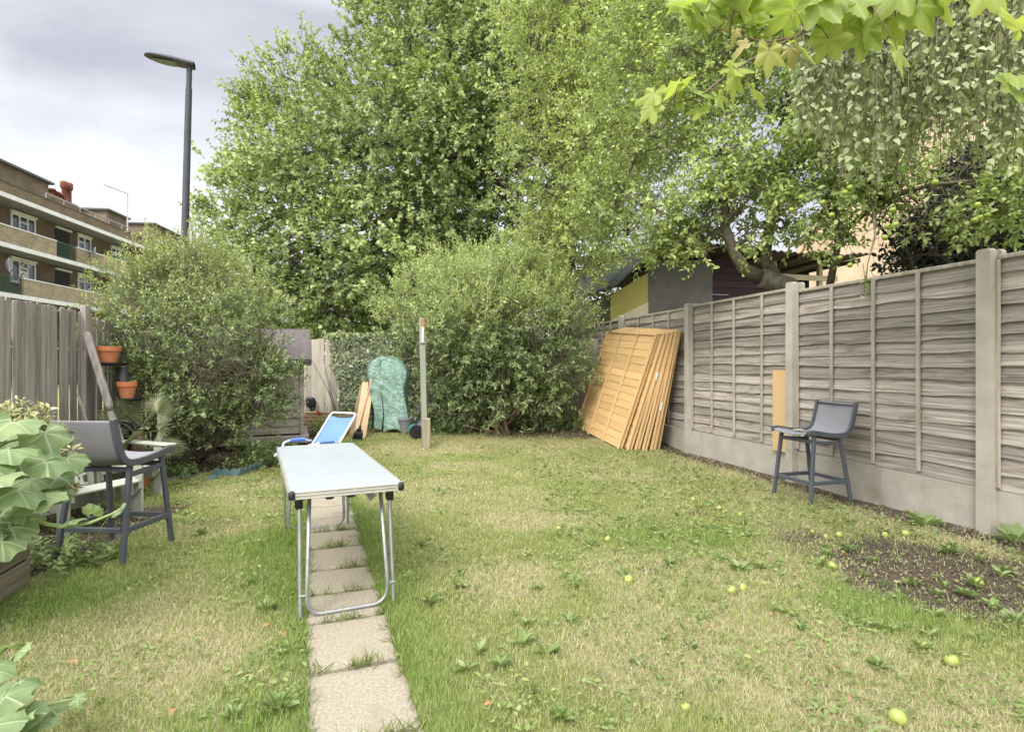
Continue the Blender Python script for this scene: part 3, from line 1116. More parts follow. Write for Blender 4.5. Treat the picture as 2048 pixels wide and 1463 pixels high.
# ------------------------------------------------------------------ apartment block beyond the left fence
M_BRICKY = brickmat("yellow_stock_brick", (0.35, 0.28, 0.175), (0.21, 0.163, 0.103), (0.37, 0.33, 0.26))
M_BRICKB = brickmat("brown_brick", (0.15, 0.095, 0.066), (0.085, 0.056, 0.042), (0.23, 0.19, 0.155))
M_BRICKT = brickmat("drab_brick", (0.195, 0.145, 0.09), (0.115, 0.083, 0.055), (0.25, 0.21, 0.16))
M_SLABW = noisy("white_slab_edge", (0.64, 0.65, 0.66), (0.80, 0.81, 0.82), ns=1.5, rough=0.8, bmp=0.05, stain=(0.5, 0.49, 0.46), stain_lo=0.6)
M_SOFFIT = noisy("soffit_paint", (0.22, 0.22, 0.22), (0.32, 0.32, 0.32), ns=1.2, rough=0.9, bmp=0.05)
M_GLASS, nt, bs = base_mat("window_glass")
bs.inputs["Base Color"].default_value = (0.035, 0.05, 0.065, 1)
bs.inputs["Roughness"].default_value = 0.08
bs.inputs["Specular IOR Level"].default_value = 0.8
M_RAILGREEN = plain("green_railing_paint", (0.05, 0.10, 0.065), 0.5)
M_ROOFEDGE = plain("roof_edge_felt", (0.12, 0.115, 0.11), 0.8)
BD = Vector((-0.108, 0.994, 0)).normalized()
BY = Vector((-BD.y, BD.x, 0))
BO = Vector((-27.4, 30.4, 0))
ab = empty("apartment_block", BO, math.atan2(BD.y, BD.x), "long brown and yellow brick apartment block with white balcony bands beyond the left fence", "building")


def bt(px, s=0.0):
    k = (px - CX) / F
    o = BO + BY * s
    return (o.x - k * o.y) / (k * BD.y - BD.x)


def bz(px, py, s=0.0):
    t = bt(px, s)
    y = (BO + BY * s + BD * t).y
    return CH - (py - CY) * y / F


T0, T1 = -9.0, 46.0
LEV = [2.42, 5.12, 7.82, 10.52]
SW = 1.45                                     # the flats' front wall stands this far behind the balcony edge
b = MB()
b.box(((T0 + T1) / 2, SW + 5.0, 5.28), (T1 - T0, 10.0, 10.48))
b.build("wall", M_BRICKB, ab)
for k, z in enumerate(LEV):
    b = MB()
    b.box(((T0 + T1) / 2, 0.02, z - 0.05), (T1 - T0, 0.06, 0.24))
    b.build("slab_edge", M_SLABW, ab)
    b = MB()
    b.box(((T0 + T1) / 2, 0.05 + (SW - 0.053) / 2, z - 0.04), (T1 - T0, SW - 0.053, 0.20))
    b.build("soffit", M_SOFFIT, ab)
b = MB()
b.box(((T0 + T1) / 2, 0.16, 10.88), (T1 - T0, 0.22, 0.58))
b.build("parapet", M_BRICKT, ab)
b = MB()
b.box(((T0 + T1) / 2, 0.16, 11.195), (T1 - T0, 0.30, 0.05))
b.build("parapet_coping", M_ROOFEDGE, ab)
b = MB()
b.box(((T0 + T1) / 2, 5.9, 10.66), (T1 - T0, 11.2, 0.24))
b.build("roof", M_ROOFEDGE, ab)


def balcony(z, t0, t1):
    b = MB()
    b.box(((t0 + t1) / 2, 0.155, z + 0.54), (t1 - t0, 0.215, 0.93))
    w = b.build("balcony_wall", M_BRICKY, ab)
    b = MB()
    b.box(((t0 + t1) / 2, 0.155, z + 1.035), (t1 - t0 + 0.02, 0.27, 0.06))
    b.build("coping", M_SLABW, w)


def railing(z, t0, t1):
    b = MB()
    b.box(((t0 + t1) / 2, 0.15, z + 1.05), (t1 - t0, 0.05, 0.05))
    b.box(((t0 + t1) / 2, 0.15, z + 0.16), (t1 - t0, 0.04, 0.04))
    n = int((t1 - t0) / 0.13)
    for i in range(n + 1):
        b.box((t0 + (t1 - t0) * i / n, 0.15, z + 0.6), (0.024, 0.024, 0.88))
    b.build("railing", M_RAILGREEN, ab)


r3 = (bt(115), bt(156))
r2 = (-1.6, bt(49))
for z, r in ((7.82, r3), (5.12, r2), (2.42, r3)):
    spans = [T0] + list(r) + [r[0] + 15.5, r[1] + 15.5, r[0] + 31, r[1] + 31, T1]
    for q in range(0, len(spans) - 1):
        if q % 2 == 0:
            balcony(z, spans[q], spans[q + 1])
        else:
            railing(z, spans[q] + 0.03, spans[q + 1] - 0.03)


def window(t0, t1, z0, z1, cols, vent=False):
    b = MB()
    y = SW - 0.03
    fw = 0.09
    b.box(((t0 + t1) / 2, y, z1 - fw / 2), (t1 - t0, 0.1, fw))
    b.box(((t0 + t1) / 2, y, z0 + fw / 2), (t1 - t0, 0.1, fw))
    xs = [t0 + (t1 - t0) * i / cols for i in range(cols + 1)]
    for i, x in enumerate(xs):
        xx = x + (fw / 2 if i == 0 else -fw / 2 if i == cols else 0)
        b.box((xx, y - 0.002, (z0 + z1) / 2), (fw, 0.1, z1 - z0 - 2 * fw - 0.002))
    zb = z0 + (z1 - z0) * 0.68
    mid = 1 if cols == 3 else 0
    b.box(((xs[mid] + xs[mid + 1]) / 2, y - 0.004, zb), (xs[1] - xs[0] - fw, 0.09, 0.07))
    w = b.build("window", M_WHITE, ab)
    b = MB()
    b.box(((t0 + t1) / 2, SW - 0.012, (z0 + z1) / 2), (t1 - t0 - 0.05, 0.02, z1 - z0 - 0.05))
    b.build("pane", M_GLASS, w)
    b = MB()
    b.box(((t0 + t1) / 2, SW - 0.06, z1 + 0.08), (t1 - t0 + 0.12, 0.16, 0.13))
    b.build("lintel", M_SLABW, w)
    b = MB()
    b.box(((t0 + t1) / 2, SW - 0.07, z0 - 0.04), (t1 - t0 + 0.1, 0.14, 0.06))
    b.build("sill", M_SLABW, w)
    if vent:
        b = MB()
        c = Vector(((xs[1] + xs[2]) / 2, SW - 0.22, zb + 0.16))
        R = Matrix.Rotation(math.radians(48), 3, "X")
        for dx, dz, sx, sz in ((0, 0.2, 0.62, 0.06), (0, -0.2, 0.62, 0.06), (-0.28, 0, 0.06, 0.34), (0.28, 0, 0.06, 0.34)):
            b.box(c + R @ Vector((dx, 0, dz)), (sx, 0.05, sz), R)
        b.build("open_vent_frame", M_WHITE, w)


M_DOORDARK = plain("recess_shade", (0.03, 0.026, 0.023), 0.8)  # shade of the door recess put into the colour of a flat sheet
for k, z in enumerate((7.82, 5.12, 2.42)):
    for base in (0.0, 15.5, -15.5):
        for px0, px1, cols, zz0, zz1 in ((20, 69, 3, 1.0, 2.32), (154, 180, 2, 1.0, 2.32), (221, 249, 3, 1.0, 2.3)):
            t0, t1 = bt(px0, SW) + base, bt(px1, SW) + base
            if t0 < T0 + 0.3 or t1 > T1 - 0.3:
                continue
            window(t0, t1, z + zz0, z + zz1, cols, vent=(k == 1 and base == 0.0 and px0 == 20))
        t0, t1 = bt(110, SW) + base, bt(139, SW) + base
        if t0 > T0 + 0.3:
            b = MB()
            b.box(((t0 + t1) / 2, SW - 0.004, z + 1.19), (t1 - t0, 0.03, 2.22))
            d = b.build("doorway", M_DOORDARK, ab)
            b = MB()
            b.box(((t0 + t1) / 2, SW - 0.08, z + 2.36), (t1 - t0 + 0.1, 0.14, 0.12))
            b.build("lintel", M_SLABW, d)
# roof towers: the side toward the garden stands s metres behind the balcony edge
for px0, px1, ptop, s, dep in ((-80, 97, (97, 368), 3.2, 6), (214, 253, (214, 421), 4.4, 5), (307, 372, (307, 449), 4.4, 5)):
    t0, t1, zt = bt(px0, s), bt(px1, s), bz(ptop[0], ptop[1], s)
    b = MB()
    b.box(((t0 + t1) / 2, s + dep / 2, (10.7 + zt) / 2), (t1 - t0, dep, zt - 10.7))
    w = b.build("roof_tower", M_BRICKT, ab)
    b = MB()
    b.box(((t0 + t1) / 2, s + dep / 2, zt + 0.07), (t1 - t0 + 0.5, dep + 0.5, 0.14))
    b.build("flat_roof", M_ROOFEDGE, w)
M_POTRED = noisy("chimney_pot_clay", (0.15, 0.050, 0.036), (0.22, 0.08, 0.056), ns=5, rough=0.85, bmp=0.1)
# chimney with red pots
s = 3.4
t0, t1 = bt(110, s), bt(156, s)
zt = bz(112, 392, s)
b = MB()
b.box(((t0 + t1) / 2, s + 0.5, (10.7 + zt) / 2), (t1 - t0, 1.0, zt - 10.7))
ch = b.build("chimney", M_BRICKT, ab)
for q, (fx, h_, r_) in enumerate(((0.10, 0.55, 0.22), (0.30, 0.5, 0.2), (0.46, 0.45, 0.2), (0.64, 1.5, 0.19), (0.86, 1.55, 0.19))):
    b = MB()
    prof = [(r_, zt), (r_ * 0.85, zt + 0.1), (r_ * 0.8, zt + h_ * 0.62), (r_ * 1.0, zt + h_ * 0.64), (r_ * 1.3, zt + h_ * 0.70), (r_ * 1.3, zt + h_ * 0.95), (r_ * 0.7, zt + h_)]
    b.lathe(prof, (t0 + (t1 - t0) * fx, s + 0.4, 0), 12)
    b.build("chimney_pot", M_POTRED, ch, smooth=True)
# roof edge handrail
b = MB()
ra, rb_ = bt(92, 0.6), bt(380, 0.6)
for q in range(13):
    t = ra + (rb_ - ra) * q / 12
    b.tube([(t, 0.6, 10.75), (t, 0.6, 11.75)], 0.035, 5)
b.tube([(ra, 0.6, 11.75), (rb_, 0.6, 11.75)], 0.035, 5)
b.build("roof_handrail", plain("galvanised_rail", (0.33, 0.33, 0.33), 0.5), ab)
# paper notice inside the window pane of the second level
b = MB()
t0 = bt(36, SW)
b.box((t0 + 0.35, SW - 0.03, 6.55), (0.6, 0.012, 0.62))
nb_ = b.build("window_notice", M_WHITE, ab)
b = MB()
ring = []
for q in range(21):
    a = math.radians(50 + 260 * q / 20)
    ring.append((t0 + 0.35 + 0.15 * math.cos(a), SW - 0.042, 6.55 + 0.17 * math.sin(a)))
b.tube(ring, 0.03, 5)
b.build("notice_letter", plain("notice_green", (0.08, 0.22, 0.12), 0.6), nb_)

# satellite dishes and the television aerial
M_DISH = plain("dish_grey", (0.30, 0.31, 0.34), 0.5)


def dish(name, t, z, label, r=0.42):
    p = BO + BD * t + BY * -0.12 + Vector((0, 0, z))
    d = empty(name, p, math.atan2(BD.y, BD.x), label, "satellite dish", "satellite dishes on the balconies")
    b = MB()
    R = Matrix.Rotation(math.radians(90), 3, "X") @ Matrix.Rotation(math.radians(28), 3, "Y")
    vs, fs = [], []
    n = 20
    for i in range(6):
        rr = r * i / 5
        for k in range(n):
            a = 6.2832 * k / n
            vs.append(R @ Vector((rr * math.cos(a), rr * math.sin(a), 0.42 * rr * rr / r + 0.1)))
    for i in range(5):
        for k in range(n):
            j = (k + 1) % n
            fs.append((i * n + k, i * n + j, (i + 1) * n + j, (i + 1) * n + k))
    b.add(vs, fs)
    b.build("reflector", M_DISH, d, smooth=True, solid=0.015)
    b = MB()
    b.tube([(0, 0.1, -0.3), (0, -0.02, 0.0)], 0.03, 6)
    b.tube([R @ Vector((0, -r * 0.9, 0.3)), R @ Vector((0, -0.1, r * 1.1))], 0.02, 6)
    b.build("feed_arm", M_DARKMETAL, d)


dish("satellite_dish", bt(177), bz(177, 505), "grey satellite dish on the top floor balcony wall beside the green railing")
dish("satellite_dish", bt(1), bz(1, 529), "grey satellite dish at the left edge of the photo, lower balcony", 0.42)
s = 2.2
p = BO + BD * bt(255, s) + BY * s
tv = empty("television_aerial", (p.x, p.y, 10.75), math.atan2(BD.y, BD.x), "thin television aerial on a mast above the flat roof", "aerial")
zt = bz(255, 386, s) - 10.75
b = MB()
b.tube([(0, 0, 0), (0, 0, zt)], 0.055, 6)
b.build("mast", plain("aerial_metal", (0.45, 0.45, 0.45), 0.4), tv)
b = MB()
b.tube([(0, 0, zt - 0.05), (-2.2, 0.6, zt - 0.0)], 0.04, 5)
for q in range(9):
    b.tube([(-2.2 + 0.24 * q, 0.6 - 0.065 * q, zt - 0.2), (-2.2 + 0.24 * q, 0.6 - 0.065 * q, zt + 0.16)], 0.016, 4)
M_ROD = plain("aerial_rods", (0.5, 0.5, 0.5), 0.4)
b.build("antenna_rods", M_ROD, tv)
b = MB()
for q in range(5):
    b.tube([(-0.35, -0.2, zt - 1.9 - 0.1 * q), (0.5, 0.2, zt - 1.9 - 0.1 * q)], 0.018, 4)
b.build("lower_antenna_rods", M_ROD, tv)

# ------------------------------------------------------------------ street lamp
M_LAMPPOST = noisy("lamp_post_paint", (0.045, 0.048, 0.06), (0.075, 0.08, 0.095), ns=4, rough=0.5, bmp=0.03)
YL = 13.0
top, bot = at(379, 128, YL), at(369, 500, YL)
dirp = (top - bot)
foot = bot - dirp * (bot.z / dirp.z)
sl = empty("street_lamp", foot, 0, "tall black street lamp column rising behind the left shrub", "street lamp")
tp = top - foot
b = MB()
b.tube([(0, 0, 0), Vector(tp) * 0.12, Vector(tp) * 0.121, Vector(tp) * 0.93], [0.125, 0.12, 0.088, 0.068], 20)
b.build("column", M_LAMPPOST, sl, smooth=True, angle=40)
b = MB()
b.tube([Vector(tp) * 0.93, Vector(tp) * 0.999], 0.058, 16)
b.build("spigot", M_LAMPPOST, sl, smooth=True, angle=40)
b = MB()


def head(u, v):
    a = 2 * math.pi * u
    x = -0.40 + 0.50 * (1 - 2 * v)
    q = 2 * v - 1
    wdt = 0.02 + 0.17 * max(0.0, 1 - abs(q * 0.5 + 0.12 * 0 + max(0, q) ** 6 * 0.5) ** 2.2) * (1 if v > 0.02 else 0.85)
    zz = math.sin(a)
    hgt = 0.10 if zz > 0 else 0.045
    return (x, wdt * math.cos(a), hgt * zz * (1 - 0.55 * max(0, q) ** 2) + 0.05 * q)


b.grid(head, 28, 20)
hd = b.build("lamp_head", M_LAMPPOST, sl, smooth=True)
hd.location = tp
hd.rotation_euler = (0, 0, math.radians(18))
b = MB()
b.grid(lambda u, v: (-0.42 + (0.36 * (v * 2 - 1)), 0.135 * math.cos(u * 6.2832) * math.sqrt(max(0, 1 - (v * 2 - 1) ** 2)), -0.035 - 0.018 * math.sin(v * 3.14) - 0.025 * (1 - 2 * v) * -1 * 0.8 + 0.001 * u), 24, 12)
lens_o = b.build("lens", noisy("lamp_lens", (0.10, 0.11, 0.115), (0.17, 0.18, 0.185), ns=3, rough=0.2, bmp=0), sl, smooth=True)
lens_o.location = tp
lens_o.rotation_euler = (0, 0, math.radians(18))

# ------------------------------------------------------------------ small shed behind the left shrub
M_FELT = noisy("roof_felt", (0.10, 0.085, 0.085), (0.16, 0.14, 0.14), ns=14, rough=0.95, bmp=0.5, bdist=0.004, spec=0.15, fine=120)
M_SHEDW = wood("shed_boards", (0.20, 0.175, 0.14), (0.42, 0.385, 0.33), (0.7, 6, 9), 0.2, (0.17, 0.13, 0.085), 0.58)
g = onground(604, 893)
sh = empty("garden_shed", (g.x, g.y, 0.0), math.radians(21), "low weathered lap board shed with felt roof, half hidden by the left shrub", "shed")
b = MB()
bb = MB()
# boards of the front face the camera (-y): the panel helper faces +y, so mirror it
lap_panel(bb, -2.0, 0.0, 0.22, 1.42, 10, 40, 0.006, y=0.0, lift=0.016)
b.v = [(x, -y, z) for x, y, z in bb.v]
b.f = [tuple(reversed(f)) for f in bb.f]
b.box((-1.0, 0.75, 0.80), (1.97, 1.45, 1.18))
b.build("wall", M_SHEDW, sh)
b = MB()
b.box((0.0, -0.012, 0.79), (0.06, 0.075, 1.24), bev=0.006)
b.build("corner_post", M_SHEDW, sh)
b = MB()
b.box((-1.0, 0.7, 0.13), (2.2, 1.6, 0.12), bev=0.01)
b.build("base_bearer", M_PALE, sh)
b = MB()
R = Matrix.Rotation(math.radians(30), 3, "X")
for k, (c, sg) in enumerate((((-0.97, 0.28, 1.60), 1), ((-0.97, 1.18, 1.60), -1))):
    b.box(c, (2.22, 1.1, 0.05), Matrix.Rotation(math.radians(30 * sg), 3, "X"), 0.008)
b.build("roof", M_FELT, sh)
b = MB()
b.box((-0.97, -0.20, 1.33), (2.2, 0.03, 0.10), bev=0.004)
b.build("fascia", plain("fascia_brown", (0.07, 0.055, 0.05), 0.8), sh)

# ------------------------------------------------------------------ the neighbour's shed beyond the right fence
M_YELLOW = noisy("yellow_panel", (0.36, 0.32, 0.085), (0.43, 0.385, 0.115), ns=2, rough=0.7, bmp=0.05, stain=(0.36, 0.31, 0.1), stain_lo=0.62)
M_CREAM = noisy("cream_panel", (0.55, 0.50, 0.34), (0.63, 0.58, 0.42), ns=2, rough=0.8, bmp=0.05)
M_GREYP = noisy("grey_painted_board", (0.10, 0.096, 0.086), (0.155, 0.148, 0.132), ns=2.5, rough=0.8, bmp=0.1, stain=(0.21, 0.20, 0.18), stain_lo=0.63)
M_PURPLE = wood("dark_purple_boards", (0.035, 0.020, 0.026), (0.065, 0.040, 0.05), (0.6, 6, 9), 0.2)
p = at(1222, 600, 11.9)
ns_ = empty("neighbour_shed", (p.x, p.y, 0), math.radians(15), "dark ramshackle shed with yellow end panel and corrugated roof beyond the right fence", "shed")


def sx(px):
    k = (px - CX) / F
    c, s_ = math.cos(math.radians(15)), math.sin(math.radians(15))
    return (k * p.y - p.x) / (c - k * s_)


def sz(px, py):
    return CH - (py - CY) * (p.y + sx(px) * math.sin(math.radians(15))) / F


xe, xg, xp, xr = sx(1296), sx(1424), sx(1546), sx(1648)
b = MB()
b.prism([(0, 0), (xe, 0), (xe, sz(1296, 545)), (0, sz(1222, 590))], 0.0, 0.05)
b.build("yellow_panel", M_YELLOW, ns_)
b = MB()
b.prism([(0, 0), (0.05, 0), (0.05, sz(1222, 590)), (0, sz(1222, 590))], 0.052, 4.0)
b.build("side_wall", M_GREYP, ns_)
b = MB()
b.prism([(0.0, 1.0), (xe, 1.0), (xe, sz(1296, 604)), (0, sz(1222, 640))], -0.012, -0.001)
b.build("cream_panel", M_CREAM, ns_)
b = MB()
b.prism([(xe + 0.003, 0), (xg, 0), (xg + 0.02, sz(1424, 520)), (xe + 0.003, sz(1296, 520))], 0.0, 0.05)
b.build("grey_panel", M_GREYP, ns_)
b = MB()
for k in range(14):
    z = 1.4 + k * 0.16
    b.box(((xg + xp) / 2 + 0.012, 0.02, z + 0.08), (xp - xg - 0.03, 0.04, 0.152), bev=0.006)
b.box(((xg + xp) / 2 + 0.012, 0.02, 0.69), (xp - xg - 0.03, 0.04, 1.37))
b.build("board_door", M_PURPLE, ns_)
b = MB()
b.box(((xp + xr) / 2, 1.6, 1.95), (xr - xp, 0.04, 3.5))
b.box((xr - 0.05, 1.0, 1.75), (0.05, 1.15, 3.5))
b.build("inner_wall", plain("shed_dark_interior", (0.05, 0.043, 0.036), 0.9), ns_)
b = MB()
for xx in (xp + 0.06, xr - 0.08):
    b.box((xx, 0.05, sz(1600, 522) / 2), (0.10, 0.09, sz(1600, 522)))
b.box(((xp + xr) / 2 + 0.1, -0.02, sz(1600, 555)), (xr - xp + 0.5, 0.045, 0.12))
b.build("beam", wood("pale_beam", (0.40, 0.34, 0.25), (0.52, 0.46, 0.36), (0.6, 6, 6), 0.1), ns_)
zr = sz(1500, 512)
M_ROOFSH = noisy("corrugated_roof_sheet", (0.085, 0.075, 0.068), (0.15, 0.135, 0.12), (1, 0.3, 1), ns=5, rough=0.85, bmp=0.2, stain=(0.05, 0.05, 0.045), stain_lo=0.6)
b = MB()
x0, x1 = sx(1290), sx(1690)
b.grid(lambda u, v: (x0 + (x1 - x0) * u, -0.75 + 5.0 * v, zr + 0.02 + 0.20 * (1 - v) * 0 - 0.25 * v + 0.018 * math.sin(u * 190) + 0.05 * math.sin(u * 7) + 0.10 * (v == 0) * (float(vnoise(u * 14, 0.5, 2)) - .5)), 260, 5)
b.build("roof", M_ROOFSH, ns_, solid=0.012)
b = MB()
b.grid(lambda u, v: (x0 + 0.02 - (x0 + 0.22) * u, -0.45 + 4.6 * v, zr + 0.01 - (zr - sz(1213, 583)) * u ** 0.9 + 0.015 * math.sin(v * 60)), 8, 60)
b.build("sloping_roof_edge", noisy("roof_edge_sheet", (0.05, 0.055, 0.055), (0.09, 0.095, 0.095), ns=5, rough=0.7), ns_, solid=0.04)
b = MB()
for xx in np.linspace(x0 + 0.1, x1 - 0.2, 7):
    b.box((xx, 0.9, zr - 0.09), (0.05, 3.0, 0.09))
b.build("rafter", plain("rafter_wood", (0.09, 0.07, 0.055), 0.9), ns_)

# ------------------------------------------------------------------ brick house further right
M_PINKBRICK = brickmat("pale_pink_brick", (0.60, 0.44, 0.30), (0.54, 0.385, 0.26), (0.58, 0.48, 0.37))
YH = 18.0
hx0 = at(1588, 0, YH).x
hs = empty("brick_house", (hx0, YH, 0), math.radians(-29), "pale pinkish brick gable of a house seen through the apple leaves", "house")
b = MB()
b.prism([(0, 0), (9, 0), (9, 4.4), (4.5, 12.6), (0, 4.4)], 0, 8)
b.build("wall", M_PINKBRICK, hs)
b = MB()
for sgn, xa in ((1, 0.0), (-1, 9.0)):
    a, c = Vector((xa - 0.12 * sgn, 0, 4.23)), Vector((4.5, 0, 12.66))
    d = (c - a).normalized()
    nn = Vector((-d.z, 0, d.x)) * (1 if sgn > 0 else -1)
    q = [a, c, c + nn * 0.12, a + nn * 0.12]
    b.prism([(v.x, v.z) for v in q], -0.12, 8.2)
b.build("roof", noisy("roof_verge", (0.50, 0.38, 0.27), (0.58, 0.45, 0.32), (1, 1, 1), ns=8, rough=0.9), hs)
b = MB()
b.box((5.5, -0.01, 5.6), (1.1, 0.08, 1.4))
w = b.build("window", M_WHITE, hs)
b = MB()
b.box((5.5, -0.056, 5.6), (0.95, 0.02, 1.25))
b.build("pane", M_GLASS, w)

# ------------------------------------------------------------------ folding table on the path
M_LAMINATE = noisy("pale_table_laminate", (0.345, 0.385, 0.42), (0.415, 0.45, 0.475), ns=2.5, rough=0.30, bmp=0.02, spec=0.5, stain=(0.33, 0.355, 0.365), stain_scale=6, stain_lo=0.58, specks=((0.10, 0.09, 0.07), 38, 0.735))
M_ALU = noisy("ribbed_aluminium", (0.42, 0.40, 0.36), (0.56, 0.545, 0.50), (1, 1, 1), ns=10, rough=0.4, bmp=0.05, metal=0.5)
tb = empty("folding_table", (-1.215, 3.772, float(gh(-1.2, 3.77))), math.atan2(0.413, 0.911), "long pale blue topped folding table with steel tube legs standing over the path", "table")
TL, TW, TZ = 1.75, 0.58, 0.655
b = MB()
b.box((0, 0, TZ - 0.012), (TW - 0.012, TL - 0.012, 0.022), bev=0.003)
b.build("table_top", M_LAMINATE, tb)
b = MB()
for sx_, sy_ in ((1, 0), (-1, 0), (0, 1), (0, -1)):
    for k in range(5):
        z = TZ - 0.0045 - k * 0.0082
        if sx_:
            b.box((sx_ * (TW / 2 - 0.003), 0, z), (0.010 - 0.003 * (k % 2), TL - 0.056, 0.0081), bev=0.002)
        else:
            b.box((0, sy_ * (TL / 2 - 0.003), z), (TW - 0.056, 0.010 - 0.003 * (k % 2), 0.0081), bev=0.002)
b.build("edge_trim", M_ALU, tb)
for sx_ in (-1, 1):
    for sy_ in (-1, 1):
        b = MB()
        b.box((sx_ * (TW / 2 - 0.0125), sy_ * (TL / 2 - 0.0125), TZ - 0.0205), (0.033, 0.033, 0.044), bev=0.008)
        b.build("corner_cap", M_BLACK, tb, smooth=True, angle=50)
M_UNDER = plain("table_underside", (0.33, 0.31, 0.27), 0.7)
b = MB()
b.box((0, 0, TZ - 0.032), (TW - 0.07, TL - 0.07, 0.012))
b.build("underside", M_UNDER, tb)
for sy_ in (-1, 1):
    y0 = sy_ * (TL / 2 - 0.11)
    yb = sy_ * (TL / 2 - (0.015 if sy_ < 0 else 0.10))
    b = MB()
    xs_, xb = TW / 2 - 0.105, TW / 2 - 0.085
    pts = [(-xs_, y0, TZ - 0.05)]
    pts += [(-xb, yb, 0.14), (-xb, yb, 0.09)]
    for q in range(1, 7):
        a = math.radians(90 * q / 6)
        pts.append((-xb + 0.075 * (1 - math.cos(a)), yb, 0.09 - 0.075 * math.sin(a)))
    pts += [(x_ * -1, y_, z_) for x_, y_, z_ in pts[::-1]]
    b.tube(pts, 0.0105, 10)
    b.build("leg_frame", M_STEEL, tb, smooth=True)
    for sx_ in (-1, 1):
        b = MB()
        b.tube([(sx_ * (TW / 2 - 0.055), y0 - sy_ * 0.0, TZ - 0.06), (sx_ * (TW / 2 - 0.052), yb + 0.008 * sy_, -0.01)], 0.0105, 10)
        lg = b.build("leg", M_STEEL, tb, smooth=True, angle=50)
        b = MB()
        b.tube([(sx_ * (TW / 2 - 0.083), yb, 0.12), (sx_ * (TW / 2 - 0.045), yb, 0.12)], 0.004, 6)
        b.build("rivet", M_STEEL, lg)
        b = MB()
        b.box((sx_ * (TW / 2 - 0.052), y0 - 0.005 * sy_, TZ - 0.076), (0.038, 0.055, 0.075), bev=0.008)
        b.build("leg_bracket", M_BLACK, tb, smooth=True, angle=50)
        b = MB()
        b.bar((sx_ * (TW / 2 - 0.16), y0 - sy_ * 0.03, TZ - 0.06), (sx_ * 0.03, y0 - sy_ * 0.02, TZ - 0.055), 0.03, 0.022, (0, 0, 1), 0.004)
        b.build("cross_strut", M_ALU, tb)
b = MB()
b.bar((0.12, -TL / 2 + 0.20, TZ - 0.045), (0.155, -TL / 2 + 0.15, TZ - 0.105), 0.045, 0.004, (0, 1, 0.6))
b.build("locking_stay", M_STEEL, tb)
b = MB()
for dx in (-0.09, 0.02):
    b.box((dx, -TL / 2 + 0.05, TZ - 0.048), (0.045, 0.03, 0.03), bev=0.008)
b.build("catch", M_BLACK, tb)

# ------------------------------------------------------------------ dark bar chairs
M_CHAIRM = noisy("anthracite_paint", (0.070, 0.078, 0.098), (0.095, 0.104, 0.126), ns=6, rough=0.45, bmp=0.03, spec=0.5)
M_SLING, nt, bs = base_mat("grey_sling_mesh")
v = coords(nt, (1, 1, 1))
wv = nd(nt, "ShaderNodeTexChecker")
wv.inputs["Scale"].default_value = 420
nt.links.new(v, wv.inputs["Vector"])
nn_ = noise(nt, v, 7, 4)
nt.links.new(mixrgb(nt, wv.outputs["Fac"], ramp(nt, nn_, ((0.3, (0.235, 0.235, 0.255)), (0.7, (0.29, 0.29, 0.31)))), (0.20, 0.20, 0.222)), bs.inputs["Base Color"])
bs.inputs["Roughness"].default_value = 0.6
bump(nt, bs, wv.outputs["Fac"], 0.15, 0.001)
PROF = [(-0.300, 0.950), (-0.285, 0.88), (-0.262, 0.79), (-0.235, 0.715), (-0.205, 0.672), (-0.155, 0.650), (-0.09, 0.646), (0.0, 0.652), (0.09, 0.664), (0.17, 0.678), (0.225, 0.680), (0.262, 0.668)]


def prof_at(v, PR=PROF):
    q = v * (len(PR) - 1)
    i = min(int(q), len(PR) - 2)
    f = q - i
    p0, p1, p2, p3 = PR[max(i - 1, 0)], PR[i], PR[i + 1], PR[min(i + 2, len(PR) - 1)]
    return tuple(0.5 * (2 * p1[k] + (p2[k] - p0[k]) * f + (2 * p0[k] - 5 * p1[k] + 4 * p2[k] - p3[k]) * f * f + (3 * p1[k] - p0[k] - 3 * p2[k] + p3[k]) * f ** 3) for k in (0, 1))


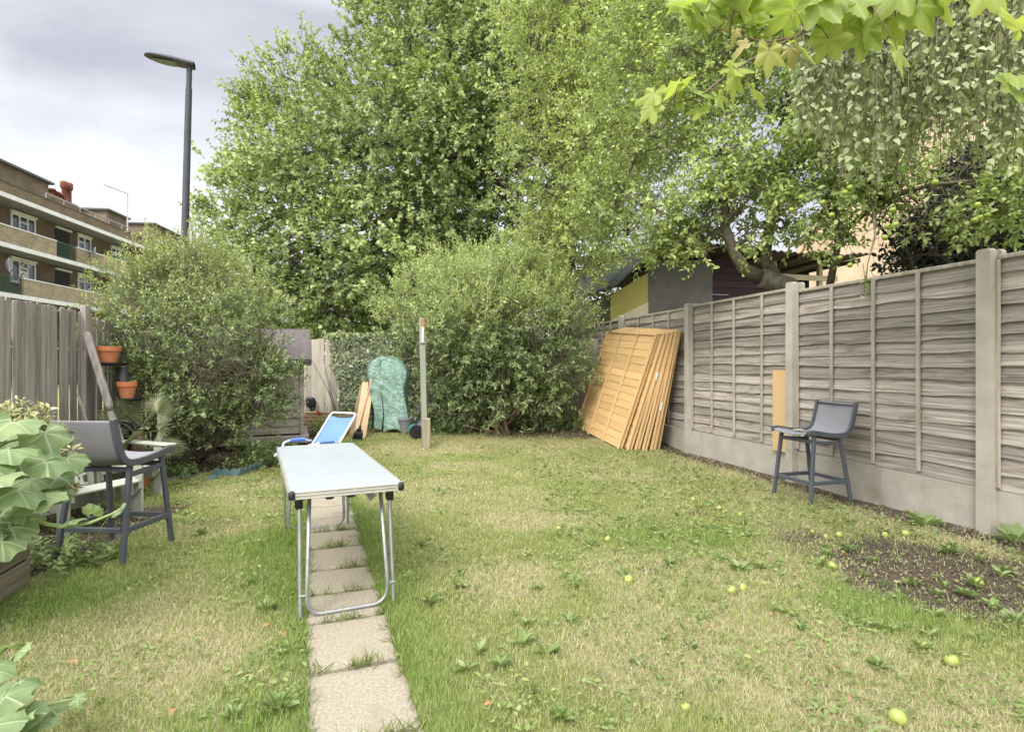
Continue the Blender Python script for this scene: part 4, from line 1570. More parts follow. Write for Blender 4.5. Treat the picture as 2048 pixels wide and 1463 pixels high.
def bar_chair(loc, rz, label):
    c = empty("bar_chair", loc, rz, label, "bar chair", "dark bar chairs with grey sling seats")
    hw = 0.228
    for s in (-1, 1):
        b = MB()
        n = 30
        vs, fs = [], []
        for i in range(n + 1):
            y, z = prof_at(i / n)
            ya, za = prof_at(max(0, i / n - 0.01))
            yb, zb = prof_at(min(1, i / n + 0.01))
            t = Vector((0, yb - ya, zb - za)).normalized()
            nn = Vector((0, -t.z, t.y))
            for dx, dn in ((-0.0125, -0.021), (0.0125, -0.021), (0.0125, 0.021), (-0.0125, 0.021)):
                vs.append(Vector((s * hw + dx, y, z)) + nn * dn)
        for i in range(n):
            for q in range(4):
                r = (q + 1) % 4
                fs.append((i * 4 + q, i * 4 + r, i * 4 + 4 + r, i * 4 + 4 + q))
        fs += [(3, 2, 1, 0), tuple(n * 4 + q for q in range(4))]
        b.add(vs, fs)
        b.build("side_rail", M_CHAIRM, c, smooth=True, angle=40)
        for y0, z0, y1, x1 in ((0.165, 0.655, 0.235, 0.236), (-0.130, 0.630, -0.235, 0.236)):
            b = MB()
            b.bar((s * 0.204, y0, z0), (s * x1, y1, 0.0), 0.028, 0.038, (0, 1, 0), 0.005)
            b.build("leg", M_CHAIRM, c)
        b = MB()
        b.bar((s * 0.212, 0.171, 0.585), (s * 0.212, -0.140, 0.565), 0.022, 0.032, (0, 0, 1), 0.004)
        b.build("seat_support", M_CHAIRM, c)
        b = MB()
        b.bar((s * 0.2275, 0.200, 0.21), (s * 0.2275, -0.185, 0.21), 0.022, 0.036, (0, 0, 1), 0.004)
        b.build("stretcher", M_CHAIRM, c)
    for y, z, nm in ((0.212, 0.21, "stretcher"), (-0.198, 0.21, "stretcher"), (0.172, 0.59, "seat_support"), (-0.14, 0.60, "seat_support")):
        b = MB()
        b.bar((-0.20, y, z), (0.20, y, z), 0.022, 0.034, (0, 0, 1), 0.004)
        b.build(nm, M_CHAIRM, c)
    b = MB()
    b.tube([(-hw, -0.288, 0.925), (hw, -0.288, 0.925)], 0.010, 8)
    b.build("back_rail", M_CHAIRM, c, smooth=True)

    def cloth(u, v):
        y, z = prof_at(0.02 + 0.97 * v)
        x = (u * 2 - 1) * (hw - 0.010)
        sg = 0.022 * (1 - (u * 2 - 1) ** 2)
        back = 1 - sm(0.22, 0.42, v)
        return (x, y - sg * 0.6 * float(back), z - sg * float(1 - back) - 0.0 + 0.002 * math.sin(v * 60) * float(back) * (1 - abs(u * 2 - 1)))
    b = MB()
    b.grid(cloth, 16, 44)
    b.build("sling_seat", M_SLING, c, smooth=True, solid=0.006)
    return c


bar_chair((-2.745, 3.95, float(gh(-2.76, 3.97)) - 0.005), math.radians(-5), "dark grey bar chair seen from behind beside the squash plants and raised bed")
rc = (2.905, 5.52)
bar_chair((rc[0], rc[1], float(gh(*rc)) - 0.01), math.radians(106), "dark grey bar chair standing alone in front of the right fence")
M_STONE = noisy("flat_stone", (0.36, 0.31, 0.24), (0.5, 0.44, 0.36), ns=14, rough=0.9)
R_ = Matrix.Rotation(math.radians(106), 3, "Z")
for (lx, ly, rz, sc, lab) in ((-0.13, 0.09, 0.4, 0.85, "small brown flat stone on the far side of the fence-side bar chair seat"), (0.14, 0.02, 2.6, 1.0, "paler flat stone lying nearest the backrest on the fence-side bar chair seat")):
    b = MB()
    b.grid(lambda u, v: (0.052 * math.cos(u * 6.2832) * math.sin(v * math.pi) ** 0.6 * (1 + 0.15 * math.sin(u * 12)), 0.030 * math.sin(u * 6.2832) * math.sin(v * math.pi) ** 0.6, 0.011 * math.cos(v * math.pi)), 18, 8)
    o = b.build("flat_stone", M_STONE, None, smooth=True)
    p = R_ @ Vector((lx, ly, 0))
    o.location = (rc[0] + p.x, rc[1] + p.y, 0.664 + float(gh(*rc)) - 0.012 + (0.014 if ly > 0.05 else -0.002))
    o.rotation_euler = (0.06, 0, rz)
    o.scale = (sc,) * 3
    tag(o, lab, "stone", "flat stones on the bar chair")

# ------------------------------------------------------------------ sage green low garden chairs
M_SAGE = noisy("sage_green_paint", (0.36, 0.385, 0.31), (0.47, 0.49, 0.41), ns=5, rough=0.7, bmp=0.1, stain=(0.30, 0.31, 0.25), stain_lo=0.62)


def garden_chair(loc, rz, label):
    c = empty("garden_chair", loc, rz, label, "garden chair", "sage green slatted garden chairs")
    for k in range(6):
        t = k / 5
        b = MB()
        y, z = 0.30 - 0.50 * t, 0.345 - 0.13 * t + (0 if k else -0.012)
        b.box((0, y, z), (0.54, 0.085, 0.02), Matrix.Rotation(math.radians(14 if k else -25), 3, "X"), 0.005)
        b.build("seat_slat", M_SAGE, c)
    for k in range(5):
        x = (k - 2) * 0.105
        b = MB()
        top = 0.70 - 0.05 * abs(k - 2) ** 1.4
        b.bar((x * 0.92, -0.24, 0.20), (x * 1.08, -0.24 - 0.62 * (top - 0.2), top), 0.09, 0.018, (0, 1, 0.4), 0.005)
        b.build("back_slat", M_SAGE, c)
    for s in (-1, 1):
        b = MB()
        b.box((s * 0.335, 0.03, 0.505), (0.13, 0.74, 0.022), bev=0.008)
        b.build("armrest", M_SAGE, c)
        b = MB()
        b.box((s * 0.295, 0.27, 0.245), (0.024, 0.12, 0.49), bev=0.005)
        b.build("front_leg", M_SAGE, c)
        b = MB()
        side = [(0.33, 0.33), (0.335, 0.26), (0.27, 0.20), (-0.55, 0.0), (-0.66, 0.0), (-0.66, 0.05), (-0.2, 0.205)]
        n = len(side)
        vs = [(s * 0.27 - 0.012, y, z) for y, z in side] + [(s * 0.27 + 0.012, y, z) for y, z in side]
        b.add(vs, [tuple(range(n)), tuple(range(2 * n - 1, n - 1, -1))] + [(i, n + i, n + (i + 1) % n, (i + 1) % n) for i in range(n)])
        b.build("side_board", M_SAGE, c)
        b = MB()
        b.bar((s * 0.317, -0.29, 0.08), (s * 0.317, -0.32, 0.49), 0.022, 0.06, (0, 1, 0), 0.004)
        b.build("rear_support", M_SAGE, c)
    for z, y in ((0.47, -0.42), (0.24, -0.265)):
        b = MB()
        b.bar((-0.29, y - 0.035, z), (0.29, y - 0.035, z), 0.03, 0.06, (0, 0, 1), 0.004)
        b.build("back_rail", M_SAGE, c)
    return c


garden_chair((-3.52, 4.62, 0), math.radians(-108), "sage green slatted low chair right behind the foreground bar chair")
garden_chair((-3.86, 5.46, 0), math.radians(-113), "sage green slatted low chair farther back, its armrest showing beside the palm")

# ------------------------------------------------------------------ blue sun lounger beyond the table
M_BLUE = noisy("blue_sling_cloth", (0.115, 0.225, 0.57), (0.16, 0.285, 0.64), ns=4, rough=0.55, bmp=0.04)
M_WTUBE = plain("white_tube", (0.72, 0.73, 0.74), 0.35)
lg = empty("reclining_chair", (-2.24, 6.50, 0), math.radians(152), "blue cloth reclining chair with white tube frame behind the folding table", "garden chair")
LP = [(-0.42, 0.69), (-0.24, 0.48), (-0.07, 0.30), (0.02, 0.25), (0.16, 0.28), (0.28, 0.31), (0.36, 0.315), (0.40, 0.29)]
b = MB()
b.grid(lambda u, v: ((u * 2 - 1) * 0.18, prof_at(0.02 + 0.96 * v, LP)[0], prof_at(0.02 + 0.96 * v, LP)[1] - 0.02 * (1 - (2 * u - 1) ** 2)), 12, 40)
b.build("sling", M_BLUE, lg, smooth=True, solid=0.006)
b = MB()
pts = [(-0.200, *prof_at(v, LP)) for v in np.linspace(1, 0.02, 24)]
pts += [(-0.19, -0.432, 0.698), (-0.165, -0.442, 0.71), (0.165, -0.442, 0.71), (0.19, -0.432, 0.698)]
pts += [(0.200, *prof_at(v, LP)) for v in np.linspace(0.02, 1, 24)]
b.tube(pts, 0.012, 8)
b.build("frame", M_WTUBE, lg, smooth=True)
for s in (-1, 1):
    b = MB()
    arm = [(s * 0.225, -0.14, 0.40), (s * 0.232, -0.02, 0.425), (s * 0.232, 0.18, 0.435), (s * 0.23, 0.25, 0.42), (s * 0.226, 0.28, 0.37), (s * 0.222, 0.27, 0.0)]
    b.tube(arm, 0.011, 8)
    b.build("arm_frame", M_WTUBE, lg, smooth=True)
    b = MB()
    b.tube([(s * 0.232, -0.04, 0.427), (s * 0.232, 0.17, 0.437)], 0.020, 10)
    b.build("arm_pad", M_BLUE, lg, smooth=True, angle=50)
    b = MB()
    b.tube([(s * 0.215, -0.10, 0.36), (s * 0.22, -0.26, 0.0)], 0.011, 8)
    b.build("leg", M_WTUBE, lg, smooth=True)

# ------------------------------------------------------------------ washing line post
M_POSTW = wood("greenish_post_wood", (0.23, 0.25, 0.20), (0.34, 0.355, 0.295), (9, 9, 0.6), 0.05)
M_POSTL = wood("bare_post_wood", (0.25, 0.215, 0.15), (0.38, 0.335, 0.25), (9, 9, 0.6), 0.05, (0.2, 0.15, 0.09), 0.6)
g = onground(852, 897)
wp = empty("washing_line_post", g, 0.25, "tall pale timber washing line post spliced to a thicker stub in the lawn", "post")
b = MB()
b.bar((0.012, 0, -0.1), (0.008, 0, 0.47), 0.115, 0.08, (0, 1, 0), 0.012)
b.build("post_stub", M_POSTL, wp)
b = MB()
b.bar((-0.012, 0.075, 0.05), (-0.055, 0.075, 2.0), 0.085, 0.06, (0, 1, 0), 0.006)
b.build("post", M_POSTW, wp)
M_RUST = noisy("rusty_metal", (0.32, 0.15, 0.08), (0.42, 0.22, 0.13), ns=12, rough=0.9)
b = MB()
b.bar((-0.045, 0.042, 1.86), (-0.042, 0.042, 1.99), 0.05, 0.006, (0, 1, 0))
b.build("rusty_plate", M_RUST, wp)
b = MB()
b.bar((-0.05, 0.035, 1.62), (-0.045, 0.035, 1.86), 0.028, 0.012, (0, 1, 0))
b.build("cleat_strip", M_WHITE, wp)
b = MB()
b.tube([(-0.115, 0.03, 1.62), (0.02, 0.03, 1.62)], 0.008, 6)
b.build("cleat_pin", M_STEEL, wp)

# ------------------------------------------------------------------ stack of new fence panels
M_NEWPANEL = wood("new_orange_panel_wood", (0.56, 0.365, 0.165), (0.63, 0.425, 0.205), (0.35, 9, 14), 0.10, rough=0.7)
M_NEWBAT = wood("new_batten_wood", (0.52, 0.345, 0.165), (0.65, 0.46, 0.245), (7, 7, 0.5), 0.08, rough=0.7)
M_LABEL = plain("white_label", (0.75, 0.78, 0.72), 0.5)
FN = Vector((-FD.y, FD.x, 0))
PL = [("new orange timber fence panel at the front of the leaning stack", 4.56, 0.90, 0.335), ("new orange fence panel second from the front of the leaning stack", 4.44, 0.80, 0.275),
      ("new orange fence panel third from the front of the leaning stack, label on its edge", 4.41, 0.69, 0.225), ("new orange fence panel fourth from the front of the leaning stack", 4.38, 0.58, 0.172),
      ("new orange fence panel fifth from the front of the leaning stack", 4.36, 0.455, 0.122), ("new orange fence panel at the back of the stack, against the grey fence", 4.42, 0.35, 0.070)]
for i, (lab, s0, ob, ot) in enumerate(PL):
    base = Vector((FX0, FY0, 0)) + FD * s0 + FN * ob
    z0 = float(gh(base.x, base.y))
    Wp, Hp = 1.78, 1.83
    up = Vector((0, 0, 1)) * math.sqrt(max(0.1, Hp ** 2 - (ob - ot) ** 2)) - FN * (ob - ot)
    zl = up.normalized()
    far_ = base + FD * Wp
    dx = (FD * Wp + Vector((0, 0, (float(gh(far_.x, far_.y)) - z0)))).normalized()
    zl = (zl - dx * zl.dot(dx)).normalized()
    yl = zl.cross(dx)
    e = bpy.data.objects.new("fence_panel", None)
    COL.objects.link(e)
    e.empty_display_size = 0.1
    Mx = Matrix((dx, yl, zl)).transposed().to_4x4()
    Mx.translation = (base.x, base.y, z0)
    e.matrix_world = Mx
    tag(e, lab, "fence panel", "new fence panels leaning on the old fence")
    pb = MB()
    lap_panel(pb, 0.01, Wp - 0.01, 0.02, Hp - 0.02, 15, 60 + i, 0.0025, y=0.0, lift=0.010)
    pb.build("boards", M_NEWPANEL, e)
    for q in range(4):
        x = 0.02 + (Wp - 0.04) * q / 3
        for yy in ((0.027, -0.022) if q in (0, 3) else (0.027,)):
            bb = MB()
            bb.bar((x, yy, 0.0), (x, yy, Hp - 0.03), 0.038, 0.026, (0, 1, 0), 0.003)
            bb.build("batten", M_NEWBAT, e)
    bb = MB()
    bb.bar((0, 0.005, Hp - 0.012), (Wp, 0.005, Hp - 0.012), 0.062, 0.024, (0, 0, 1), 0.003)
    bb.build("top_rail", M_NEWBAT, e)
    if i in (2, 4):
        bb = MB()
        bb.box((-0.0015, 0.027, 1.15 if i == 2 else 0.68), (0.004, 0.03, 0.12))
        bb.build("label", M_LABEL, e)

# tan offcut board on the fence
p = Vector((FX0, FY0, 0)) + FD * 2.225 + FN * 0.018
b = MB()
b.box((0, 0, 0.465), (0.235, 0.012, 0.93), bev=0.002)
o = b.build("tan_board", noisy("tan_board_face", (0.57, 0.39, 0.19), (0.62, 0.44, 0.23), (3, 3, 0.5), ns=3, rough=0.6, bmp=0.03), None)
o.location = (p.x, p.y, 0.30)
o.rotation_euler = (0, 0, math.atan2(FD.y, FD.x))
tag(o, "smooth tan board standing upright against the grey fence beside a concrete post", "board")

# ------------------------------------------------------------------ mini greenhouse and the things around it
M_GREENPLASTIC, nt, bs = base_mat("green_plastic_cover")
v = coords(nt, (1, 1, 1))
wv = nd(nt, "ShaderNodeTexChecker")
wv.inputs["Scale"].default_value = 130
nt.links.new(v, wv.inputs["Vector"])
nn_ = noise(nt, coords(nt, (1.0, 1.0, 0.45)), 7, 4, 0.55, 1.5)
gcol = ramp(nt, nn_, ((0.32, (0.20, 0.345, 0.29)), (0.66, (0.33, 0.47, 0.415))))
nt.links.new(mixrgb(nt, wv.outputs["Fac"], gcol, mixrgb(nt, 1.0, gcol, (0.84, 0.9, 0.88), "MULTIPLY")), bs.inputs["Base Color"])
bs.inputs["Roughness"].default_value = 0.28
bs.inputs["Specular IOR Level"].default_value = 0.6
bump(nt, bs, noise(nt, v, 11, 4, 0.6, 1.8), 1.0, 0.03)
g = onground(780, 863)
gr_ = empty("mini_greenhouse", g + Vector((-0.02, 0.05, 0)), math.radians(3), "small zip-up greenhouse with crinkled green plastic cover against the ivy", "greenhouse")


def crink(x, z, s):
    return 0.060 * (float(fbm(x * 6 + s, z * 4.0, 13, 4)) - 0.5) + 0.016 * abs(math.sin((x * 1.6 + z + 0.1 * math.sin(z * 9)) * 9 + s))


HW, HZ, DP = 0.31, 1.06, 0.40


def sagv(b):
    out = []
    for x, y, z in b.v:
        t = max(0.0, min(1.0, z / 1.3))
        w = 1.0 + 0.10 * math.exp(-((t - 0.80) / 0.10) ** 2) - 0.06 * math.exp(-((t - 0.5) / 0.25) ** 2)
        out.append((x * w + 0.075 * (0.5 - t) + 0.018 * math.sin(t * 11 + y * 6), y, z - 0.03 * (x / 0.31) ** 2 * t + (0.025 * math.sin(x * 13) if z < 0.15 else 0)))
    b.v = out


def toparch(x):
    return HZ + 0.24 * math.sqrt(max(0.0, 1 - (x / HW) ** 2)) ** 0.9


b = MB()
b.grid(lambda u, v: ((-0.10 - 0.115 * float(sm(0.42, 0.72, v)) + (HW + 0.10 + 0.115 * float(sm(0.42, 0.72, v))) * u), -DP / 2 + crink(u * 0.45, v * 1.2, 1) - 0.05 * (1 - v) * math.sin(u * 3.0), 0.02 + v * (toparch(-0.215 + (HW + 0.215) * u if v > 0.72 else -0.10 + (HW + 0.10) * u) - 0.02) + 0.02 * math.sin(u * 5) * (1 - v)), 22, 44)
sagv(b)
b.build("front_cover", M_GREENPLASTIC, gr_, smooth=True, solid=0.003)
b = MB()
b.grid(lambda u, v: (-HW + 0.21 * u * (0.55 + 0.45 * v ** 0.5) + 0.05 * (1 - v) - 0.06 * math.sin(v * 3) * (1 - u) * 0, -DP / 2 - 0.012 + crink(u * 0.2, v * 1.2, 5), 0.06 + v * (toparch(-HW + 0.22 * u) - 0.06)), 10, 44)
sagv(b)
b.build("front_flap", M_GREENPLASTIC, gr_, smooth=True, solid=0.003)
b = MB()


def shell(u, v):
    if u < 0.36:
        t = u / 0.36
        x, z = -HW, 0.03 + (HZ - 0.03) * t
    elif u > 0.64:
        t = (1 - u) / 0.36
        x, z = HW, 0.03 + (HZ - 0.03) * t
    else:
        a = math.pi * (1 - (u - 0.36) / 0.28)
        x, z = HW * math.cos(a), HZ + 0.24 * math.sin(a) ** 0.9
    c_ = crink(v * 0.4 + 3, u * 2.2, 8)
    return (x + c_ * (1 if x > 0 else -1) * 0.8, -DP / 2 - 0.004 + (DP - 0.0) * v, z + c_ * 0.6)


b.grid(shell, 60, 10)
b.grid(lambda u, v: ((u * 2 - 1) * HW, DP / 2 + crink(u, v, 3) * 0.5, 0.02 + v * (toparch((u * 2 - 1) * HW) - 0.02)), 16, 16)
sagv(b)
b.build("cover", M_GREENPLASTIC, gr_, smooth=True, solid=0.003)
b = MB()
for x in (-HW + 0.03, HW - 0.03):
    for y in (-DP / 2 + 0.035, DP / 2 - 0.03):
        b.tube([(x, y, 0), (x, y, HZ - 0.03)], 0.009, 6)
for z in (0.28, 0.62, 0.95):
    for k in range(7):
        y = -DP / 2 + 0.04 + (DP - 0.08) * k / 6
        b.tube([(-HW + 0.03, y, z), (HW - 0.03, y, z)], 0.004, 4)
b.build("shelf_frame", M_DARKMETAL, gr_)

# leaning boards
M_CARD = wood("plank_pale", (0.50, 0.37, 0.21), (0.63, 0.49, 0.31), (7, 7, 0.5), 0.05, rough=0.8)
M_CARDD = wood("plank_brown", (0.22, 0.155, 0.095), (0.36, 0.27, 0.18), (7, 7, 0.5), 0.1)
for (pb_, pt_, yb, yt, w, mm, lab) in (((719, 877), (737, 764), 9.55, 10.0, 0.20, M_CARD, "pale orange plank leaning beside the green greenhouse"), ((707, 871), (729, 772), 9.68, 10.10, 0.16, M_CARDD, "brown weathered plank leaning behind the paler plank")):
    a = onground(*pb_)
    c = at(pt_[0], pt_[1], a.y + (yt - yb))
    b = MB()
    b.bar(Vector((0, 0, 0)), c - a, w, 0.022, (0, -1, 0.3), 0.003)
    o = b.build("plank", mm, None)
    o.location = a
    tag(o, lab, "plank", "planks leaning by the greenhouse")
# pink handled broom
a = onground(717, 881)
br = empty("broom", a, 0, "pink handled broom with dark brush head leaning on the plank", "broom")
a2 = at(719, 858, a.y + 0.02) - a
c2 = at(743, 757, a.y + 0.28) - a
b = MB()
b.tube([a2 + (c2 - a2) * 0.06, c2], 0.013, 8)
b.build("handle", plain("pink_handle", (0.62, 0.26, 0.20), 0.5), br, smooth=True)
b = MB()
d = (c2 - a2).normalized()
sd = Vector((1, 0.1, -0.15)).normalized()
bottom = a2 - d * 0.10
for k in range(16):
    t = (k / 15 - 0.5)
    b.tube([a2 + sd * 0.06 * t, a2 - d * 0.07 + sd * 0.13 * t, a2 - d * 0.17 + sd * 0.155 * t + Vector((0, 0, 0.0))], [0.014, 0.010, 0.004], 5)
b.tube([a2 + d * 0.07, a2 - d * 0.03], [0.016, 0.034], 8)
b.build("brush_head", M_BLACK, br, smooth=True)

# grey plant pot
M_GREYPOT = noisy("grey_pot_plastic", (0.20, 0.20, 0.22), (0.26, 0.26, 0.28), ns=5, rough=0.6, bmp=0.03)
g = onground(813, 871)
b = MB()
b.lathe([(0.0, 0.0), (0.085, 0.0), (0.125, 0.25), (0.135, 0.25), (0.135, 0.28), (0.12, 0.28), (0.112, 0.25), (0.08, 0.04), (0, 0.04)], (0, 0, 0), 28)
o = b.build("plant_pot", M_GREYPOT, None, smooth=True, angle=40)
o.location = g + Vector((0, 0, -0.005))
o.rotation_euler = (0.10, -0.05, 0)
tag(o, "empty grey plastic plant pot on the ground right of the green greenhouse", "pot")
# hose reel
g = onground(830, 879)
hr = empty("hose_reel", g, math.radians(-68), "small teal hose reel with a black wheel beside the grey pot", "hose reel")
b = MB()
b.tube([(-0.10, 0, 0.115), (0.07, 0, 0.115)], 0.10, 20)
b.build("drum", plain("teal_plastic", (0.05, 0.22, 0.21), 0.45), hr, smooth=True, angle=40)
b = MB()
for x in (0.075, 0.11):
    b.tube([(x, 0, 0.105), (x + 0.028, 0, 0.105)], 0.108, 24)
b.tube([(0.135, 0, 0.105), (0.155, 0, 0.105)], 0.03, 12)
b.build("wheel", M_BLACK, hr, smooth=True, angle=40)
b = MB()
b.tube([(0.0, 0.02, 0.2), (0.0, 0.10, 0.42), (0.0, 0.13, 0.75)], 0.012, 8)
b.build("handle", M_BLACK, hr, smooth=True)
# crumpled plastic bag
g = onground(843, 874)
b = MB()
b.grid(lambda u, v: ((0.075 + 0.03 * float(vnoise(u * 9, v * 7, 4))) * math.cos(u * 6.2832) * math.sin(math.pi * (0.08 + 0.92 * v)) ** 0.7, 0.07 * math.sin(u * 6.2832) * math.sin(math.pi * (0.08 + 0.92 * v)) ** 0.7, 0.10 + 0.10 * math.cos(math.pi * v) + 0.02 * float(vnoise(u * 8, v * 8, 5))), 22, 14)
o = b.build("plastic_bag", plain("pale_blue_bag", (0.45, 0.50, 0.58), 0.35), None, smooth=True)
o.location = g + Vector((-0.02, 0.12, 0))
tag(o, "crumpled pale blue plastic bag by the foot of the washing line post", "bag")
# folded grey parasol behind the post
M_GREYCLOTH = noisy("grey_parasol_cloth", (0.24, 0.25, 0.29), (0.36, 0.37, 0.42), ns=5, rough=0.8, bmp=0.1)
a = onground(846, 872) + Vector((0, 0.55, 0))
pr = empty("folded_parasol", a, 0, "folded grey parasol leaning in the shrub behind the washing line post", "parasol")
tpv = Vector((-0.02, 0.35, 1.02))
b = MB()
b.tube([Vector((0, 0, 0)), tpv], 0.014, 8)
b.build("pole", M_DARKMETAL, pr)


def pcl(u, v):
    c = Vector((0.0, 0.05, 0.14)).lerp(tpv, v)
    r = (0.17 * (1 - v) ** 0.8 + 0.02) * (1 + 0.28 * math.sin(u * 6.2832 * 8))
    return (c.x + r * math.cos(u * 6.2832), c.y + r * math.sin(u * 6.2832), c.z + 0.04 * math.sin(u * 6.2832 * 4) * (1 - v))


b = MB()
b.grid(pcl, 64, 14)
b.build("canopy", M_GREYCLOTH, pr, smooth=True)
# black bag hung on the back fence
p = at(622, 805, YB - 0.05)
b = MB()
b.grid(lambda u, v: ((0.085 * math.sin(math.pi * v) ** 0.6 * (1 + 0.35 * float(vnoise(u * 7, v * 5, 1)))) * math.cos(u * 6.2832), 0.045 * math.sin(math.pi * v) ** 0.6 * math.sin(u * 6.2832), 0.12 * math.cos(math.pi * v) - 0.04 * math.cos(u * 6.2832) * v), 18, 12)
o = b.build("black_bag", plain("black_bag_plastic", (0.018, 0.018, 0.024), 0.3), None, smooth=True)
o.location = p + Vector((0, -0.03, 0))
tag(o, "small crumpled black bag hanging on the pale boarded back fence", "bag")

# ------------------------------------------------------------------ plant tower, leaning timber, terracotta pots, palm
g = Vector((-4.26, 6.25, 0))
tw = empty("plant_tower", g, 0, "tall black plastic plant stand with round trays near the paling fence", "plant stand")
b = MB()
col_pts = [(0.10, 0, 0), (0.06, 0, 0.45), (0.01, 0, 0.9), (-0.03, 0, 1.27)]
b.tube(col_pts, [0.075, 0.07, 0.062, 0.055], 14)
b.build("column", M_BLACK, tw, smooth=True)
for (x, z, r) in ((-0.155, 1.285, 0.16), (0.045, 0.90, 0.14), (0.13, 0.56, 0.14)):
    b = MB()
    b.lathe([(0, 0), (r * 0.85, 0.0), (r, 0.02), (r, 0.035), (r * 0.9, 0.03), (0, 0.012)], (x + 0.02, -0.03, z), 22)
    b.build("tray", M_BLACK, tw, smooth=True, angle=40)


def terracotta(p, r, h, label, rim=0.28):
    b = MB()
    b.lathe([(0, 0), (r * 0.66, 0), (r * 0.90, h * (1 - rim)), (r * 0.90, h * (1 - rim)), (r, h * (1 - rim)), (r * 1.03, h), (r * 0.90, h), (r * 0.84, h * 0.75), (0, h * 0.74)], (0, 0, 0), 28)
    o = b.build("terracotta_pot", M_TERRA, None, smooth=True, angle=40)
    o.location = p
    tag(o, label, "plant pot", "terracotta plant pots")
    return o


terracotta(g + Vector((-0.155, -0.03, 1.31)), 0.122, 0.185, "empty terracotta pot on the top tray of the black plant stand")
terracotta(g + Vector((0.065, -0.05, 0.925)), 0.095, 0.185, "terracotta pot on the middle tray of the black plant stand")
b = MB()
a, c = Vector((-3.80, 5.75, 0)), Vector((-4.50, 6.02, 1.63))
b.bar(Vector((0, 0, 0)), c - a, 0.065, 0.05, (0.2, -1, 0), 0.008)
o = b.build("leaning_timber", M_PALE, None)
o.location = a
tag(o, "grey length of timber leaning against the paling fence in front of the plant stand", "timber")
b = MB()
a, c = Vector((-4.02, 5.7, 0)), Vector((-4.50, 5.9, 0.98))
b.bar(Vector((0, 0, 0)), c - a, 0.022, 0.018, (0.2, -1, 0), 0.004)
o = b.build("garden_cane", M_POSTL, None)
o.location = a
tag(o, "thin pale cane leaning on the paling fence below the pots", "cane")

# scalloped lawn edging
M_EDGE = noisy("green_edging_plastic", (0.075, 0.13, 0.135), (0.115, 0.18, 0.185), ns=6, rough=0.6, bmp=0.05, stain=(0.15, 0.15, 0.12), stain_lo=0.62)


def scallops(b, pts, h=0.10, wdt=0.098, lean=0.0):
    acc = [Vector(p) for p in pts]
    L = [0]
    for i in range(1, len(acc)):
        L.append(L[-1] + (acc[i] - acc[i - 1]).length)
    n = int(L[-1] / (wdt * 1.02))

    def pos(s):
        for i in range(1, len(acc)):
            if s <= L[i] or i == len(acc) - 1:
                return acc[i - 1].lerp(acc[i], min(1, (s - L[i - 1]) / max(1e-6, L[i] - L[i - 1])))
    for k in range(n):
        p0, p1 = pos(k * wdt * 1.02), pos((k + 0.96) * wdt * 1.02)
        c, d = (p0 + p1) / 2, (p1 - p0).normalized()
        nn = Vector((d.y, -d.x, 0))
        out = []
        for q in range(11):
            a = math.pi * q / 10
            out.append((wdt / 2 * math.cos(a), h * 0.55 + h * 0.45 * math.sin(a)))
        out = [(wdt / 2, -0.03)] + out + [(-wdt / 2, -0.03)]
        m = len(out)
        for sc_, off_ in ((1.0, 0.006), (0.80, 0.009)):
            vs = [c + d * (x * sc_) + Vector((0, 0, z * (sc_ if z > 0 else 1))) + nn * off_ for x, z in out] + [c + d * (x * sc_) + Vector((0, 0, z * (sc_ if z > 0 else 1))) - nn * 0.006 for x, z in out]
            b.add(vs, [tuple(range(m)), tuple(range(2 * m - 1, m - 1, -1))] + [(i, m + i, m + (i + 1) % m, (i + 1) % m) for i in range(m)])


b = MB()
pts = [onground(px, py) for px, py in ((425, 953), (478, 953), (500, 946), (520, 938), (540, 926), (556, 912), (566, 900))]
scallops(b, [p - pts[0] for p in pts])
o = b.build("lawn_edging", M_EDGE, None)
o.location = pts[0]
tag(o, "scalloped green plastic edging standing in a curve around the shrub bed", "lawn edging", "scalloped lawn edging pieces")
for (pa, pb_, lab, lie) in (((322, 958), (338, 958), "single scalloped edging piece standing beside the sage chair", 0), ((341, 957), (388, 957), "scalloped green edging piece fallen flat on the bare soil", 1), ((412, 959), (432, 959), "short flat-lying scrap of green edging before the standing scallops", 1)):
    a, c = onground(*pa), onground(*pb_)
    b = MB()
    scallops(b, [Vector((0, 0, 0)), (c - a)])
    o = b.build("lawn_edging", M_EDGE, None)
    o.location = a + Vector((0, 0, 0.012 if lie else 0))
    if lie:
        o.rotation_euler = (math.radians(-80), 0, 0)
    tag(o, lab, "lawn edging", "scalloped lawn edging pieces")

# raised bed of planks
M_BEDW = wood("raised_bed_planks", (0.125, 0.10, 0.075), (0.28, 0.235, 0.18), (6, 0.5, 8), 0.15, (0.08, 0.065, 0.05), 0.6)
rb0 = Vector((-2.865, 3.36, 0))
rd = Vector((0.25, -0.968, 0))
rbed = empty("raised_bed", rb0, math.atan2(rd.x, -rd.y) * 1.0, "weathered plank raised bed at the left edge of the photo holding squash plants", "raised bed")
for k in range(2):
    b = MB()
    b.box((0, -1.1, 0.075 + k * 0.165), (0.04, 2.2, 0.152), bev=0.006)
    b.build("plank", M_BEDW, rbed)
    b = MB()
    b.box((-0.72, -0.02, 0.075 + k * 0.165), (1.39, 0.04, 0.152), bev=0.006)
    b.build("plank", M_BEDW, rbed)
b = MB()
b.box((-0.045, -0.065, 0.16), (0.05, 0.05, 0.33))
b.build("corner_peg", M_BEDW, rbed)
b = MB()
b.grid(lambda u, v: (-1.4 + 1.38 * u, -2.2 + 2.16 * v, 0.26 + 0.03 * float(vnoise(u * 12, v * 15, 3))), 16, 20)
b.build("bed_soil", noisy("bed_soil", (0.03, 0.023, 0.017), (0.075, 0.058, 0.042), ns=20, rough=1, bmp=0.8, bdist=0.02), rbed)

